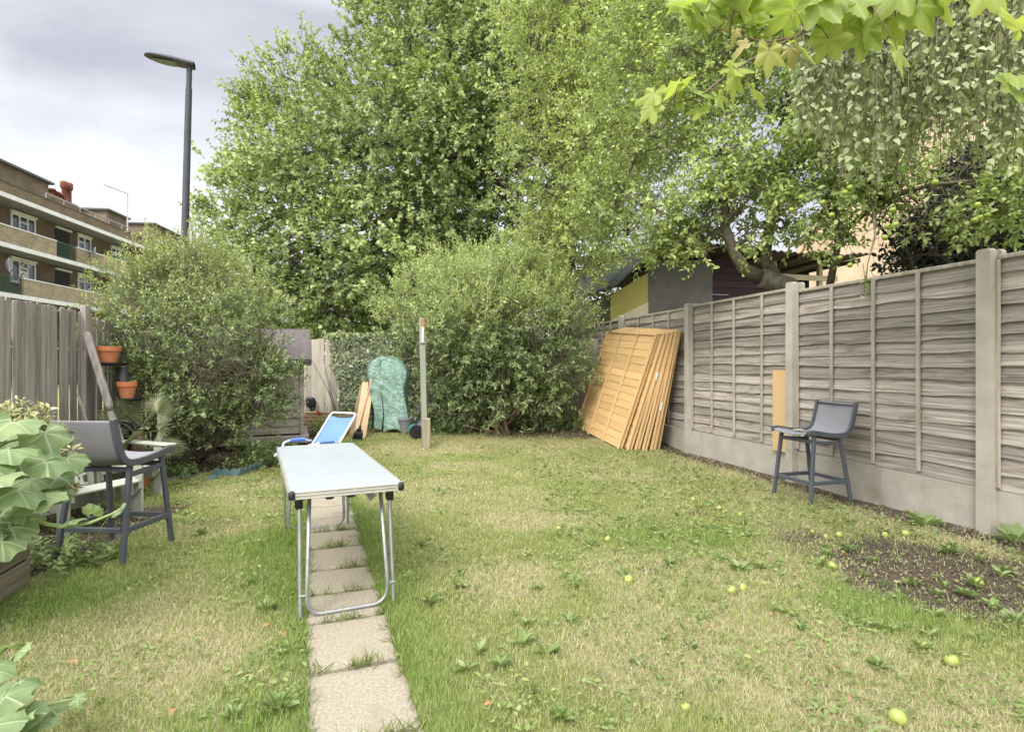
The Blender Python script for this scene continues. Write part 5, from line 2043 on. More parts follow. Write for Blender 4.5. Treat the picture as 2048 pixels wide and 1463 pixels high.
# ------------------------------------------------------------------ windfall apples
M_APPLE = noisy("green_apple_skin", (0.23, 0.295, 0.055), (0.36, 0.40, 0.12), ns=4, rough=0.35, bmp=0.02, spec=0.5, isl=0.0, stain=(0.40, 0.36, 0.14), stain_lo=0.62)
M_STALK = plain("stalk_brown", (0.09, 0.06, 0.035), 0.8)


def apple_mesh():
    b = MB()

    def f(u, v):
        a = math.pi * v
        r = math.sin(a) * (1 + 0.06 * math.cos(a))
        z = math.cos(a) * 0.92 - 0.28 * math.exp(-(a / 0.32) ** 2) + 0.22 * math.exp(-((math.pi - a) / 0.28) ** 2)
        w = 1 + 0.025 * math.cos(5 * 6.2832 * u) * (v > 0.5)
        return (r * w * math.cos(u * 6.2832), r * w * math.sin(u * 6.2832), z)
    b.grid(f, 18, 14)
    return b


ap0 = apple_mesh().build("apple", M_APPLE, None, smooth=True)
b = MB()
b.tube([(0, 0, 0.60), (0.06, 0.03, 1.1)], [0.05, 0.07], 5)
b.build("stalk", M_STALK, ap0)
apples = [(1795, 1446, 0.031, "large yellow-green windfall apple at the bottom edge of the photo"), (1903, 1329, 0.029, "windfall apple in straw grass below the weedy soil, right of centre"), (1463, 1184, 0.027, "left apple of a touching pair in the middle of the lawn"), (1485, 1179, 0.026, "right apple of a touching pair in the middle of the lawn"),
          (1215, 1080, 0.026, "apple lying in green grass farthest left of the mid-lawn windfalls"), (1257, 1162, 0.026, "apple among low weeds left of the touching pair"), (1665, 1135, 0.029, "apple on dark soil below the fence-side bar chair"), (1652, 1074, 0.022, "small apple of the two just in front of the bar chair legs"),
          (1678, 1072, 0.028, "bigger apple of the two just in front of the bar chair legs"), (1770, 1070, 0.022, "small apple between the bar chair and the nearest concrete post"), (1811, 1070, 0.030, "apple beside the dock plant at the foot of the fence"), (1386, 999, 0.024, "yellowish apple out on the lawn beyond the bar chair's left"),
          (1438, 1016, 0.024, "apple in grass left of the fence-side bar chair"), (1481, 1030, 0.024, "apple in thatch closest to the bar chair's left leg"), (1371, 1418, 0.018, "tiny pale apple in the near straw grass"), (1117, 1058, 0.022, "apple in the left part of the lawn right of the table"),
          (1222, 912, 0.024, "apple in grass in front of the leaning panels"), (1105, 893, 0.024, "apple on bare soil in front of the big shrub"), (1625, 1063, 0.018, "tiny apple just left of the pair before the bar chair"), (1958, 1167, 0.026, "apple among weeds on the dark soil near the right edge")]
for i, (px, py, r, lab) in enumerate(apples):
    o = ap0 if i == 0 else dup(ap0, (0, 0, 0))
    g = onground(px, py + 4)
    o.location = g + Vector((0, 0, r * 0.9))
    o.rotation_euler = (random.uniform(-1.2, 1.2), random.uniform(-1.2, 1.2), random.uniform(0, 6))
    o.scale = (r, r, r)
    tag(o, lab, "apple", "windfall apples on the lawn")

# ------------------------------------------------------------------ trees, shrubs and other plants
def L(px, py, y, rpx, ry=None, rz=None):
    c = at(px, py, y)
    r = rpx * y / F
    return (c, (r, (ry or r), (rz or r)))


def limb(b, a, c, r0, r1, rng, sag=0.05, wob=0.05, n=7, seg=8):
    p = curve_pts(a, c, sag, wob, n, rng)
    b.tube(p, [r0 + (r1 - r0) * i / n for i in range(n + 1)], seg)
    return p


def wood_skeleton(rng, name, mat_, parent, base, fork, lobes, r_trunk, r_limb, sub=7, off=None, path=None):
    """trunk from base to fork, a limb into every lobe, smaller branches out to the lobe's skin: one wooden mesh"""
    b = MB()
    tp = path or curve_pts(base, fork, 0, 0.02, 6, rng)
    n = len(tp)
    b.tube(tp, [r_trunk * (1.25 - 0.35 * min(1, i / 1.5) - 0.35 * i / n) for i in range(n)], 12)
    for c, r in lobes:
        c = Vector(c)
        R = r if isinstance(r, (int, float)) else sum(r) / 3
        start = min((Vector(p) for p in tp[n // 2:]), key=lambda q: (q - c).length - 0.4 * q.z)
        p = limb(b, start, c, r_limb * min(1.0, 0.35 + R / 3), r_limb * 0.35, rng, 0.06, 0.035)
        for k in range(sub):
            d = nrm(rng.normal(0, 1, 3) + np.array([0, 0, 0.35]))
            e = c + Vector(d * (np.array(r) if not isinstance(r, (int, float)) else R) * rng.uniform(0.65, 0.95))
            limb(b, p[rng.integers(4, 8)], e, r_limb * 0.32, r_limb * 0.07, rng, 0.05, 0.06, 5, 5)
    o = b.build(name, mat_, parent, smooth=True)
    return o


def leafy(rng, name, parent, T, mat_, O, D, Ls, k, size, tw_mat, r0=0.004, r1=0.0015, tname="twigs", smooth=False, wid=1.0, **kw):
    P, A, N = sprig(rng, O, D, Ls, k, **kw)
    S = rng.uniform(size[0], size[1], len(P)) * np.repeat(rng.uniform(0.85, 1.15, len(O)), k)
    o = leaf_mesh(name, T, P, A, N, S, mat_, parent, smooth, wid)
    if tw_mat is not None:
        E = O + D * Ls[:, None]
        E[:, 2] -= kw.get("droop", 0.0) * Ls
        twig_mesh(tname, O - D * Ls[:, None] * 0.35, E, r0, r1, tw_mat, parent)
    return o


# ---- the big plane tree beyond the back fence
rt = np.random.default_rng(101)
M_PLANE = leafmat("plane_leaf", ((0.0, (0.060, 0.108, 0.022)), (0.45, (0.105, 0.165, 0.034)), (0.85, (0.165, 0.225, 0.055)), (1.0, (0.26, 0.29, 0.10))), 0.32, 0.42, 0.45, 0.5, cs=0.35, gain=1.38, dull=0.36)
lob = [L(502, 560, 17.5, 92), L(478, 448, 19, 58), L(455, 500, 18.5, 40), L(560, 430, 18, 112), L(552, 260, 20, 72), L(575, 320, 19, 75), L(606, 175, 20.5, 78), L(530, 360, 19.5, 60), L(655, 330, 17.5, 120), L(640, 555, 16.5, 115), L(735, 175, 19, 100), L(800, 70, 20, 100), L(800, 300, 16.8, 145), L(800, 470, 16.2, 125),
       L(900, 140, 17.5, 145), L(920, 320, 16.5, 135), L(930, -60, 20, 180), L(1050, 60, 18.5, 150), L(1050, 230, 17.5, 145), L(1030, 420, 17, 135), L(1140, 300, 18, 135), L(1000, 560, 17, 115), L(1150, 500, 18, 120), L(690, 640, 16, 72), L(590, 640, 16.5, 60), L(850, 600, 16.5, 110), L(1190, 110, 19, 150), L(1120, -80, 20, 180), L(850, -60, 21, 85), L(1230, 600, 18, 80),
       L(760, 640, 17.5, 80), L(940, 650, 17.5, 80), L(1330, 160, 20, 150), L(1300, -40, 20, 150), L(640, 620, 19, 90), L(720, 600, 19.5, 100), L(560, 600, 18.5, 70), L(820, 560, 19, 120), L(900, 480, 19, 130)]
tr = empty("plane_tree", (at(800, 0, 19).x, 19, 0), 0, "huge dense plane tree filling the sky behind the back fence", "tree")
off = Vector(tr.location)
lob = [(c - off, r) for c, r in lob]
wood_skeleton(rt, "trunk", M_BARK, tr, (0, 0, -0.2), (0.3, 0.2, 8.5), lob, 0.42, 0.16, 6)
O, D = clumps(rt, lob, 1.45, 9, 0.34, 0.62, 0.45, 0.4, front=0.45)
leafy(rt, "crown", tr, T_PALM, M_PLANE, O, D, rt.uniform(0.35, 0.75, len(O)), 11, (0.085, 0.145), M_DTWIG, 0.010, 0.004, fwd=0.35, spread=0.85, sag=0.25, up=0.75, rnd=0.9)

# ---- lighter, looser tree between the plane tree and the apple tree
M_PEAR = leafmat("pale_tree_leaf", ((0.0, (0.115, 0.175, 0.030)), (0.5, (0.19, 0.255, 0.058)), (0.9, (0.27, 0.325, 0.095)), (1.0, (0.36, 0.36, 0.15))), 0.38, 0.45, 0.4, 0.4, cs=0.6, gain=1.2, dull=0.30)
lob = [L(1115, 90, 10.8, 110), L(1200, 30, 10.6, 120), L(1085, 250, 11, 75), L(1150, 240, 10.6, 105), L(1120, 390, 10.9, 95), L(1215, 340, 10.4, 110), L(1165, 470, 11.0, 80), L(1120, 500, 11.3, 75), L(1240, 180, 10.5, 110), L(1060, 30, 11.2, 80), L(1180, -80, 11, 120), L(1160, 555, 11.9, 40)]
tr = empty("pale_tree", (1.25, 12.3, 0), 0, "yellowish light green loose-leaved tree between the plane tree and the apple tree", "tree")
off = Vector(tr.location)
lob = [(c - off, r) for c, r in lob]
wood_skeleton(rt, "trunk", M_TWIG, tr, (0, 0, -0.1), (-0.2, -0.3, 4.2), lob, 0.14, 0.06, 8)
O, D = clumps(rt, lob, 2.4, 8, 0.40, 0.50, 0.5, 0.45, front=0.5)
leafy(rt, "crown", tr, T_OVAL, M_PEAR, O, D, rt.uniform(0.25, 0.55, len(O)), 12, (0.055, 0.10), M_TWIG, 0.006, 0.002, fwd=0.5, spread=0.8, sag=0.1, up=0.8, rnd=0.8)

# ---- apple tree leaning over the fence
M_APPLELEAF = leafmat("apple_leaf", ((0.0, (0.085, 0.14, 0.024)), (0.5, (0.145, 0.21, 0.042)), (0.88, (0.215, 0.275, 0.075)), (1.0, (0.30, 0.32, 0.14))), 0.35, 0.42, 0.45, 0.45, cs=0.9, gain=1.22)
rt = np.random.default_rng(202)
lobA = [L(1300, 420, 7.8, 115), L(1230, 395, 8.4, 85), L(1420, 300, 7.4, 135), L(1300, 260, 8.0, 125), L(1420, 110, 7.6, 150), L(1300, 90, 8.2, 120), L(1370, 465, 7.3, 50), L(1480, 420, 7.0, 80), L(1570, 230, 7.0, 120), L(1580, 60, 7.5, 150), L(1690, 300, 6.5, 95), L(1650, 420, 6.6, 55), L(1730, 150, 6.8, 130),
        L(1780, 395, 6.2, 62), L(1870, 410, 6.0, 70), L(1960, 440, 5.9, 62), L(1930, 330, 6.0, 80), L(2040, 380, 5.8, 75), L(1255, 470, 8.6, 42), L(1470, -40, 7.8, 150), L(1320, 470, 7.6, 45), L(1400, 420, 7.3, 80), L(1560, 440, 6.9, 50), L(1300, 490, 8.2, 26), L(1690, 480, 6.4, 30), L(1740, 300, 6.4, 90), L(1725, 375, 6.5, 55), L(1655, 390, 6.8, 45), L(1505, 470, 7.0, 36), L(1415, 500, 7.1, 34), L(1610, 480, 6.9, 34), L(1600, 330, 7.0, 70), L(1520, 330, 7.2, 70), L(1640, 170, 7.2, 110)]
base = at(1640, 640, 7.3)
base.z = 0
tr = empty("apple_tree", base, 0, "apple tree hung with green apples leaning over the right fence above the shed", "tree")
lob = [(c - base, r) for c, r in lobA]
path = [Vector((0.15, 0.1, -0.1)), Vector((0.1, 0.05, 1.0)), Vector((0, 0, 1.9)), at(1575, 572, 7.3) - base, at(1520, 555, 7.3) - base]
b = MB()
b.tube(path, [0.20, 0.165, 0.15, 0.13, 0.12], 14)
P1 = [path[-1], at(1487, 536, 7.25) - base, at(1468, 505, 7.2) - base, at(1450, 455, 7.2) - base, at(1452, 395, 7.2) - base, at(1470, 320, 7.2) - base, at(1455, 220, 7.3) - base]
b.tube(P1, [0.10, 0.075, 0.068, 0.062, 0.052, 0.042, 0.03], 10)
P2 = [path[-2] + Vector((-0.1, 0.02, 0.05)), at(1530, 520, 7.4) - base, at(1537, 470, 7.4) - base, at(1545, 420, 7.3) - base, at(1570, 330, 7.1) - base, at(1580, 200, 7.1) - base]
b.tube(P2, [0.085, 0.07, 0.06, 0.052, 0.04, 0.025], 10)
P3 = [Vector((0, 0, 1.7)), at(1680, 470, 6.9) - base, at(1760, 400, 6.4) - base, at(1860, 370, 6.1) - base, at(1960, 360, 6.0) - base, at(2040, 340, 5.9) - base]
b.tube(P3, [0.06, 0.035, 0.028, 0.022, 0.018, 0.012], 8)
P4 = [P1[3], at(1410, 480, 7.4) - base, at(1350, 440, 7.7) - base, at(1290, 410, 7.9) - base, at(1240, 390, 8.3) - base]
b.tube(P4, [0.05, 0.042, 0.035, 0.028, 0.02], 8)
nodes = P1[2:] + P2[2:] + P3[1:] + P4[1:]
for c, r in lob:
    c = Vector(c)
    R = sum(r) / 3
    s = min((Vector(q) for q in nodes), key=lambda q: (q - c).length)
    p = limb(b, s, c, 0.03, 0.014, rt, 0.05, 0.05)
    for k in range(11):
        d = nrm(rt.normal(0, 1, 3) + np.array([0, 0, 0.1]))
        e = c + Vector(d * R * rt.uniform(0.6, 1.0))
        limb(b, p[rt.integers(3, 8)], e, 0.012, 0.003, rt, 0.04, 0.09, 5, 4)
b.build("trunk", noisy("apple_bark", (0.085, 0.075, 0.058), (0.20, 0.18, 0.14), (1, 1, 1), ns=12, rough=0.95, bmp=0.5, bdist=0.015, spec=0.1, stain=(0.13, 0.14, 0.075), stain_lo=0.58), tr, smooth=True)
O, D = clumps(rt, lob, 8.0, 8, 0.42, 0.40, 0.30, 0.55, front=0.6)
# keep sky gaps open where the photograph shows them
wo = O + np.array(base)
px_ = CX + F * wo[:, 0] / wo[:, 1]
py_ = CY - F * (wo[:, 2] - CH) / wo[:, 1]
gap = (vnoise(wo[:, 0] * 2.4, wo[:, 2] * 2.4 + wo[:, 1] * 1.3, 44) < 0.30)
infence = (wo[:, 0] < fence_x(wo[:, 1]) + 0.1) & (wo[:, 2] < 2.3)
O, D = O[~gap & ~infence], D[~gap & ~infence]
leafy(rt, "crown", tr, T_OVAL, M_APPLELEAF, O, D, rt.uniform(0.12, 0.30, len(O)), 8, (0.048, 0.082), M_TWIG, 0.004, 0.0015, fwd=0.55, spread=0.85, sag=0.2, up=0.7, rnd=0.8)
# the sprig that droops over the fence top
so = np.array([at(1728, 540, 5.5) - base, at(1732, 552, 5.45) - base, at(1745, 548, 5.5) - base])
sd_ = nrm(np.array([[-0.1, -0.3, -0.8], [-0.3, -0.3, -0.9], [0.3, -0.2, -0.8]], float))
leafy(rt, "hanging_sprig", tr, T_OVAL, M_APPLELEAF, so, sd_, np.array([0.2, 0.22, 0.16]), 9, (0.05, 0.075), M_TWIG, 0.004, 0.002, fwd=0.5, spread=0.8, sag=0.2, up=0.5, rnd=0.7)
b = MB()
b.tube([at(1745, 400, 6.3) - base, at(1750, 470, 5.9) - base, at(1735, 530, 5.55) - base, at(1733, 560, 5.45) - base], [0.012, 0.009, 0.006, 0.004], 5)
b.build("hanging_branch", M_TWIG, tr, smooth=True)
M_APPLE2 = noisy("unripe_apple_skin", (0.24, 0.33, 0.045), (0.38, 0.45, 0.085), ns=3, rough=0.35, bmp=0.02, spec=0.5)
fruit0 = apple_mesh().build("apple", M_APPLE2, tr, smooth=True)
fr_n = 0
for q in range(78):
    if q < 46:
        px, py, yy = rt.uniform(1240, 1440), abs(rt.normal(70, 65)) + 5, rt.uniform(6.9, 7.3)
    else:
        px, py = [(1585, 230), (1590, 245), (1547, 262), (1557, 265), (1665, 250), (1655, 252), (1602, 395), (1615, 400), (1583, 420), (1663, 430), (1645, 405), (1690, 385), (1700, 375), (1770, 475), (1785, 420), (1790, 450), (1775, 452), (1960, 435), (2030, 345), (1988, 380), (1955, 410), (1950, 440), (1975, 430), (1680, 515), (1700, 530), (1455, 345), (1530, 285), (1460, 260), (1420, 255), (1500, 330), (1610, 250), (1870, 365)][q - 46]
        yy = 7.6 - (px - 1240) / 800 * 2.0 - 0.35
    f = fruit0 if q == 0 else fruit0.copy()
    if q:
        COL.objects.link(f)
        f.parent = tr
    f.location = at(px, py, yy) - base
    r = rt.uniform(0.026, 0.034)
    f.scale = (r, r, r)
    f.rotation_euler = (rt.uniform(-0.5, 0.5), rt.uniform(-0.5, 0.5), rt.uniform(0, 6))

# ---- dark tangle of dead branches and ivy behind the fence at the right edge
rt = np.random.default_rng(303)
p0 = Vector((5.35, 6.6, 0))
tr = empty("dead_bush", p0, 0, "dark tangle of bare branches and evergreen leaves behind the fence at the right edge", "shrub")
b = MB()
ends = []
for k in range(46):
    a = Vector((rt.uniform(-0.5, 0.9), rt.uniform(-0.4, 0.4), 0.2))
    e = Vector((rt.uniform(-1.0, 1.2), rt.uniform(-0.7, 0.6), rt.uniform(2.0, 4.1)))
    p = limb(b, a, e, 0.035, 0.010, rt, 0.0, 0.05, 7, 6)
    ends += p[3:]
b.build("branches", M_DTWIG, tr, smooth=True)
E0 = np.array(ends)
n = 2600
i0 = rt.integers(0, len(E0), n)
O = E0[i0] + rt.normal(0, 0.05, (n, 3))
D = nrm(rt.normal(0, 1, (n, 3)) + np.array([-0.3, -0.2, -0.15]))
twig_mesh("twigs", O, O + D * rt.uniform(0.2, 0.6, n)[:, None], 0.004, 0.0015, M_DTWIG, tr, rt.normal(0, 0.04, (n, 3)))
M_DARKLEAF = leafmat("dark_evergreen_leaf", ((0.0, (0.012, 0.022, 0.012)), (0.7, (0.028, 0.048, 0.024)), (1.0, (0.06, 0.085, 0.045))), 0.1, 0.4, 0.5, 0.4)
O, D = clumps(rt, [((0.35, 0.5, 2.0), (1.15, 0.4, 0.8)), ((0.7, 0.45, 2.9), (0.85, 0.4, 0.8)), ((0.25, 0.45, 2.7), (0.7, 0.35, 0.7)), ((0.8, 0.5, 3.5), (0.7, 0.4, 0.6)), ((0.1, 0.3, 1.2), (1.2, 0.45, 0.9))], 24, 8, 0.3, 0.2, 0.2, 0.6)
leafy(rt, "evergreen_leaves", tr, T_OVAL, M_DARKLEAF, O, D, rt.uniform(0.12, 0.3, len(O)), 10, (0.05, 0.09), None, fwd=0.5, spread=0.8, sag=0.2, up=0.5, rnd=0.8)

# ---- weeping birch hanging in from the right
rt = np.random.default_rng(404)
M_BIRCH = leafmat("birch_leaf", ((0.0, (0.115, 0.165, 0.055)), (0.5, (0.185, 0.235, 0.098)), (0.85, (0.255, 0.30, 0.15)), (1.0, (0.33, 0.36, 0.20))), 0.30, 0.45, 0.45, 0.3, cs=1.0, gain=0.92, even=0.45)
tr = empty("weeping_birch", (5.0, 4.6, 0), 0, "weeping birch with pale grey-green hanging strands at the top right", "tree")
off = Vector(tr.location)
b = MB()
path = [Vector((0, 0, -0.1)), Vector((0, 0, 1.5)), Vector((-0.1, 0, 3.0)), Vector((-0.3, -0.05, 4.5))]
b.tube(path, [0.16, 0.13, 0.11, 0.08], 12)
boughs = []
for k in range(11):
    e = at(1590 + 50 * k, -110 - 90 * (k % 3), 3.1 + 0.14 * ((k * 3) % 8)) - off
    boughs.append(limb(b, path[2].lerp(path[3], (k % 4) / 4), e, 0.035, 0.008, rt, 0.10, 0.006, 8, 6))
bp = np.array([p for q in boughs for p in q[2:]])
ns = 420
STP, STE, LP_, LA_, LN_ = [], [], [], [], []
for k in range(ns):
    px = rt.uniform(1590, 2130)
    y = rt.uniform(2.9, 4.3)
    ytop = rt.uniform(-160, 110)
    ybot = np.interp(px, [1590, 1640, 1720, 1800, 1900, 2000, 2130], [215, 320, 370, 345, 310, 330, 360]) * rt.uniform(0.45, 1.05)
    if ybot - ytop < 40:
        continue
    top, bot = at(px + rt.uniform(10, 60), ytop, y) - off, at(px, ybot, y - 0.1) - off
    near_ = Vector(bp[np.argmin(((bp - np.array(top)) ** 2).sum(1))])
    pts = [near_, near_.lerp(top, 0.6) + Vector((0, 0, 0.10))] + [top.lerp(bot, t) + Vector((0.05 * math.sin(t * 3 + k), 0, 0)) for t in (0, 0.33, 0.66, 1.0)]
    b.tube(pts, [0.006, 0.005, 0.004, 0.003, 0.0025, 0.0015], 4)
    length = (bot - top).length
    nl = max(6, int(length / 0.020))
    for q in range(nl):
        t = (q + rt.random()) / nl
        c = top.lerp(bot, t) + Vector((0.05 * math.sin(t * 3 + k), 0, 0))
        a = rt.uniform(0, 6.283)
        LP_.append(c + Vector((math.cos(a), math.sin(a), -0.3)) * 0.012)
        LA_.append((0.75 * math.cos(a), 0.75 * math.sin(a), -0.85 + rt.normal(0, 0.25)))
        LN_.append((math.cos(a) * 0.4 + rt.normal(0, 0.5), math.sin(a) * 0.4 + rt.normal(0, 0.5), 0.7))
b.build("trunk", M_TWIG, tr, smooth=True)
leaf_mesh("crown", T_HEART, np.array(LP_), np.array(LA_), np.array(LN_), rt.uniform(0.022, 0.050, len(LP_)), M_BIRCH, tr)

# ---- big privet shrub in the middle
rt = np.random.default_rng(505)
M_PRIVET = leafmat("shrub_leaf", ((0.0, (0.055, 0.095, 0.028)), (0.5, (0.095, 0.145, 0.045)), (0.9, (0.145, 0.195, 0.07)), (1.0, (0.24, 0.27, 0.12))), 0.28, 0.38, 0.55, 0.4, cs=1.2, gain=1.12)
M_SHOOT = leafmat("shrub_new_shoot", ((0.0, (0.13, 0.185, 0.045)), (0.5, (0.20, 0.265, 0.075)), (1.0, (0.31, 0.36, 0.14))), 0.36, 0.4, 0.5, 0.3, cs=1.0, gain=1.15, dull=0.3)
bx = onground(1000, 862)
bx.y -= 0.1
tr = empty("privet_shrub", bx, 0, "big rounded flowerless shrub with upright pale shoots behind the washing line post", "shrub")
off = bx
lobB = [L(860, 605, 10.7, 74), L(940, 590, 10.8, 92), L(1040, 595, 10.7, 96), L(1105, 645, 10.4, 70), L(845, 680, 10.6, 54), L(930, 690, 10.2, 112), L(1045, 700, 10.1, 110), L(1120, 725, 10.0, 52), L(905, 790, 10.1, 66), L(1000, 780, 10.0, 85), L(1085, 790, 10.1, 58), L(890, 838, 10.1, 38), L(1130, 790, 10.2, 30), L(812, 630, 10.9, 38), L(985, 640, 10.0, 100)]
lob = [(c - off, r) for c, r in lobB]
b = MB()
for k in range(15):
    c, r = lob[k]
    a = Vector((rt.uniform(-0.25, 0.25), rt.uniform(-0.1, 0.2), -0.05)) + (Vector((-0.75, 0.05, 0)) if k % 3 == 0 else Vector((0, 0, 0)))
    p = limb(b, a, c, 0.034, 0.012, rt, 0.0, 0.045, 8, 8)
    for q in range(12):
        d = nrm(rt.normal(0, 1, 3) + np.array([0, -0.3, 0.2]))
        limb(b, p[rt.integers(3, 9)], Vector(c) + Vector(d * np.array(r) * rt.uniform(0.6, 0.98)), 0.010, 0.003, rt, 0.03, 0.09, 5, 4)
b.build("stems", noisy("shrub_stem_bark", (0.17, 0.125, 0.075), (0.33, 0.255, 0.17), ns=8, rough=0.9, bmp=0.3), tr, smooth=True)
O, D = clumps(rt, lob, 7.5, 7, 0.34, 0.55, 0.35, 0.5, front=0.5)
k = O[:, 2] > -0.02
O, D = O[k], D[k]
h = O[:, 2]
up_ = rt.random(len(O)) < sm(1.3, 2.2, h)
gapB = (vnoise(O[:, 0] * 2.6, O[:, 2] * 2.6, 71) < 0.24) & (h < 1.6)
lowB = ~up_ & ~gapB
leafy(rt, "crown", tr, T_KITE, M_PRIVET, O[lowB], D[lowB], rt.uniform(0.18, 0.40, lowB.sum()), 14, (0.065, 0.115), M_TWIG, 0.004, 0.0015, fwd=0.6, spread=0.75, sag=0.15, up=0.7, rnd=0.6, wid=1.15)
Du = nrm(D[up_] * 0.8 + np.array([0, 0, 0.6]))
leafy(rt, "new_shoots", tr, T_KITE, M_SHOOT, O[up_], Du, rt.uniform(0.25, 0.48, up_.sum()), 16, (0.055, 0.09), M_TWIG, 0.004, 0.0015, fwd=0.65, spread=0.7, sag=0.0, up=0.5, rnd=0.5, wid=1.0, tname="shoot_twigs")
# tall single shoots along the top
n = 110
px = rt.uniform(790, 1140, n)
ytop = np.interp(px, [770, 830, 900, 950, 1040, 1100, 1150], [570, 540, 520, 515, 520, 545, 590]) + rt.uniform(0, 40, n)
O = np.array([at(a, b_, rt.uniform(10.2, 11.2)) - off for a, b_ in zip(px, ytop)])
D = nrm(rt.normal(0, 0.22, (n, 3)) + np.array([0, 0, 1.0]))
leafy(rt, "top_shoots", tr, T_KITE, M_SHOOT, O, D, rt.uniform(0.25, 0.7, n), 22, (0.06, 0.09), M_TWIG, 0.005, 0.002, fwd=0.65, spread=0.75, sag=-0.05, up=0.4, rnd=0.5, tname="top_shoot_twigs", t0=0.05)

# ---- left shrub over the small shed
rt = np.random.default_rng(606)
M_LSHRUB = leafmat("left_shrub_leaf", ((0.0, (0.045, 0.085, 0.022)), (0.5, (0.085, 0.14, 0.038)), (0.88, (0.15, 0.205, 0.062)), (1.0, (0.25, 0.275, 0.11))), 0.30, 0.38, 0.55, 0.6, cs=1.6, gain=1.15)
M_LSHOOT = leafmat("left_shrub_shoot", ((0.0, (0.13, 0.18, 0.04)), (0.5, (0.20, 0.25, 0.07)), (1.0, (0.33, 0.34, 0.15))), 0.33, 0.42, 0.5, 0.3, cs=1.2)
bx = onground(362, 925)
tr = empty("leafy_shrub", bx, 0, "bushy shrub with bare twigs inside at the left, in front of the small shed", "shrub")
off = bx
lobL = [L(300, 575, 7.5, 78), L(385, 570, 7.6, 82), L(455, 615, 7.5, 78), L(505, 690, 7.3, 64), L(300, 665, 7.1, 82), L(400, 680, 7.0, 92), L(480, 790, 7.1, 78), L(300, 765, 7.0, 62), L(400, 780, 6.9, 78), L(527, 815, 7.2, 46), L(262, 600, 7.3, 58), L(350, 525, 7.6, 44), L(430, 545, 7.7, 40), L(430, 850, 7.0, 50), L(520, 755, 7.2, 50), L(345, 850, 7.1, 32), L(545, 690, 7.4, 36), L(545, 760, 7.2, 42), L(520, 640, 7.5, 48)]
lob = [(c - off, r) for c, r in lobL]
b = MB()
for k, (c, r) in enumerate(lob):
    a = Vector((rt.uniform(-0.12, 0.2), rt.uniform(-0.1, 0.1), -0.05))
    p = limb(b, a, c, 0.036, 0.010, rt, 0.0, 0.05, 8, 8)
    for q in range(11):
        d = nrm(rt.normal(0, 1, 3) + np.array([0, -0.4, 0.1]))
        limb(b, p[rt.integers(3, 9)], Vector(c) + Vector(d * np.array(r) * rt.uniform(0.6, 1.0)), 0.009, 0.003, rt, 0.03, 0.10, 5, 4)
b.bar((0.10, 0, -0.05), (-0.25, -0.25, 0.55), 0.06, 0.05)
b.build("stems", noisy("left_stem_bark", (0.15, 0.12, 0.085), (0.32, 0.27, 0.2), ns=8, rough=0.9, bmp=0.3), tr, smooth=True)
# bare twigs showing at the front
n = 170
c0 = np.array(at(440, 735, 6.6) - off)
O = c0 + rt.normal(0, 1, (n, 3)) * np.array([0.20, 0.10, 0.14])
D = nrm(rt.normal(0, 0.6, (n, 3)) + np.array([0.5, -0.1, 0.5]))
twig_mesh("bare_twigs", O, O + D * rt.uniform(0.12, 0.4, n)[:, None], 0.004, 0.0015, M_TWIG, tr, rt.normal(0, 0.02, (n, 3)))
O, D = clumps(rt, lob, 12, 7, 0.36, 0.5, 0.35, 0.5, front=0.5)
wo = O + np.array(off)
pxx, pyy = CX + F * wo[:, 0] / wo[:, 1], CY - F * (wo[:, 2] - CH) / wo[:, 1]
hole = (((pxx - 440) / 75) ** 2 + ((pyy - 735) / 50) ** 2 < 1) & (wo[:, 1] < 6.9) & (rt.random(len(O)) < 0.7)
gapL = (vnoise(O[:, 0] * 3.0, O[:, 2] * 3.0 + 4, 91) < 0.20)
k = (O[:, 2] > 0.02) & ~hole & ~gapL
O, D = O[k], D[k]
wo = wo[k]
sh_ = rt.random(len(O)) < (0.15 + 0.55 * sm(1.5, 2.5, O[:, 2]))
leafy(rt, "crown", tr, T_KITE, M_LSHRUB, O[~sh_], D[~sh_], rt.uniform(0.14, 0.32, (~sh_).sum()), 13, (0.042, 0.07), M_TWIG, 0.003, 0.0012, fwd=0.55, spread=0.8, sag=0.1, up=0.75, rnd=0.6, wid=1.35)
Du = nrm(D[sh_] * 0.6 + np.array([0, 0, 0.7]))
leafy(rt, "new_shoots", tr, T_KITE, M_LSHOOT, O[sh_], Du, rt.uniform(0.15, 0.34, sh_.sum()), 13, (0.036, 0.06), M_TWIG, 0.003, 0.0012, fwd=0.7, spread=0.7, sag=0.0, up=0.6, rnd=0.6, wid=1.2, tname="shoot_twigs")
n = 55
px = rt.uniform(215, 470, n)
ytop = np.interp(px, [215, 260, 330, 400, 470], [590, 530, 500, 510, 560]) + rt.uniform(0, 45, n)
O = np.array([at(a, b_, rt.uniform(7.2, 7.8)) - off for a, b_ in zip(px, ytop)])
D = nrm(rt.normal(0, 0.28, (n, 3)) + np.array([-0.1, 0, 1.0]))
leafy(rt, "top_shoots", tr, T_KITE, M_LSHOOT, O, D, rt.uniform(0.2, 0.5, n), 20, (0.04, 0.065), M_TWIG, 0.004, 0.002, fwd=0.6, spread=0.8, sag=0.0, up=0.5, rnd=0.5, tname="top_shoot_twigs", t0=0.05)

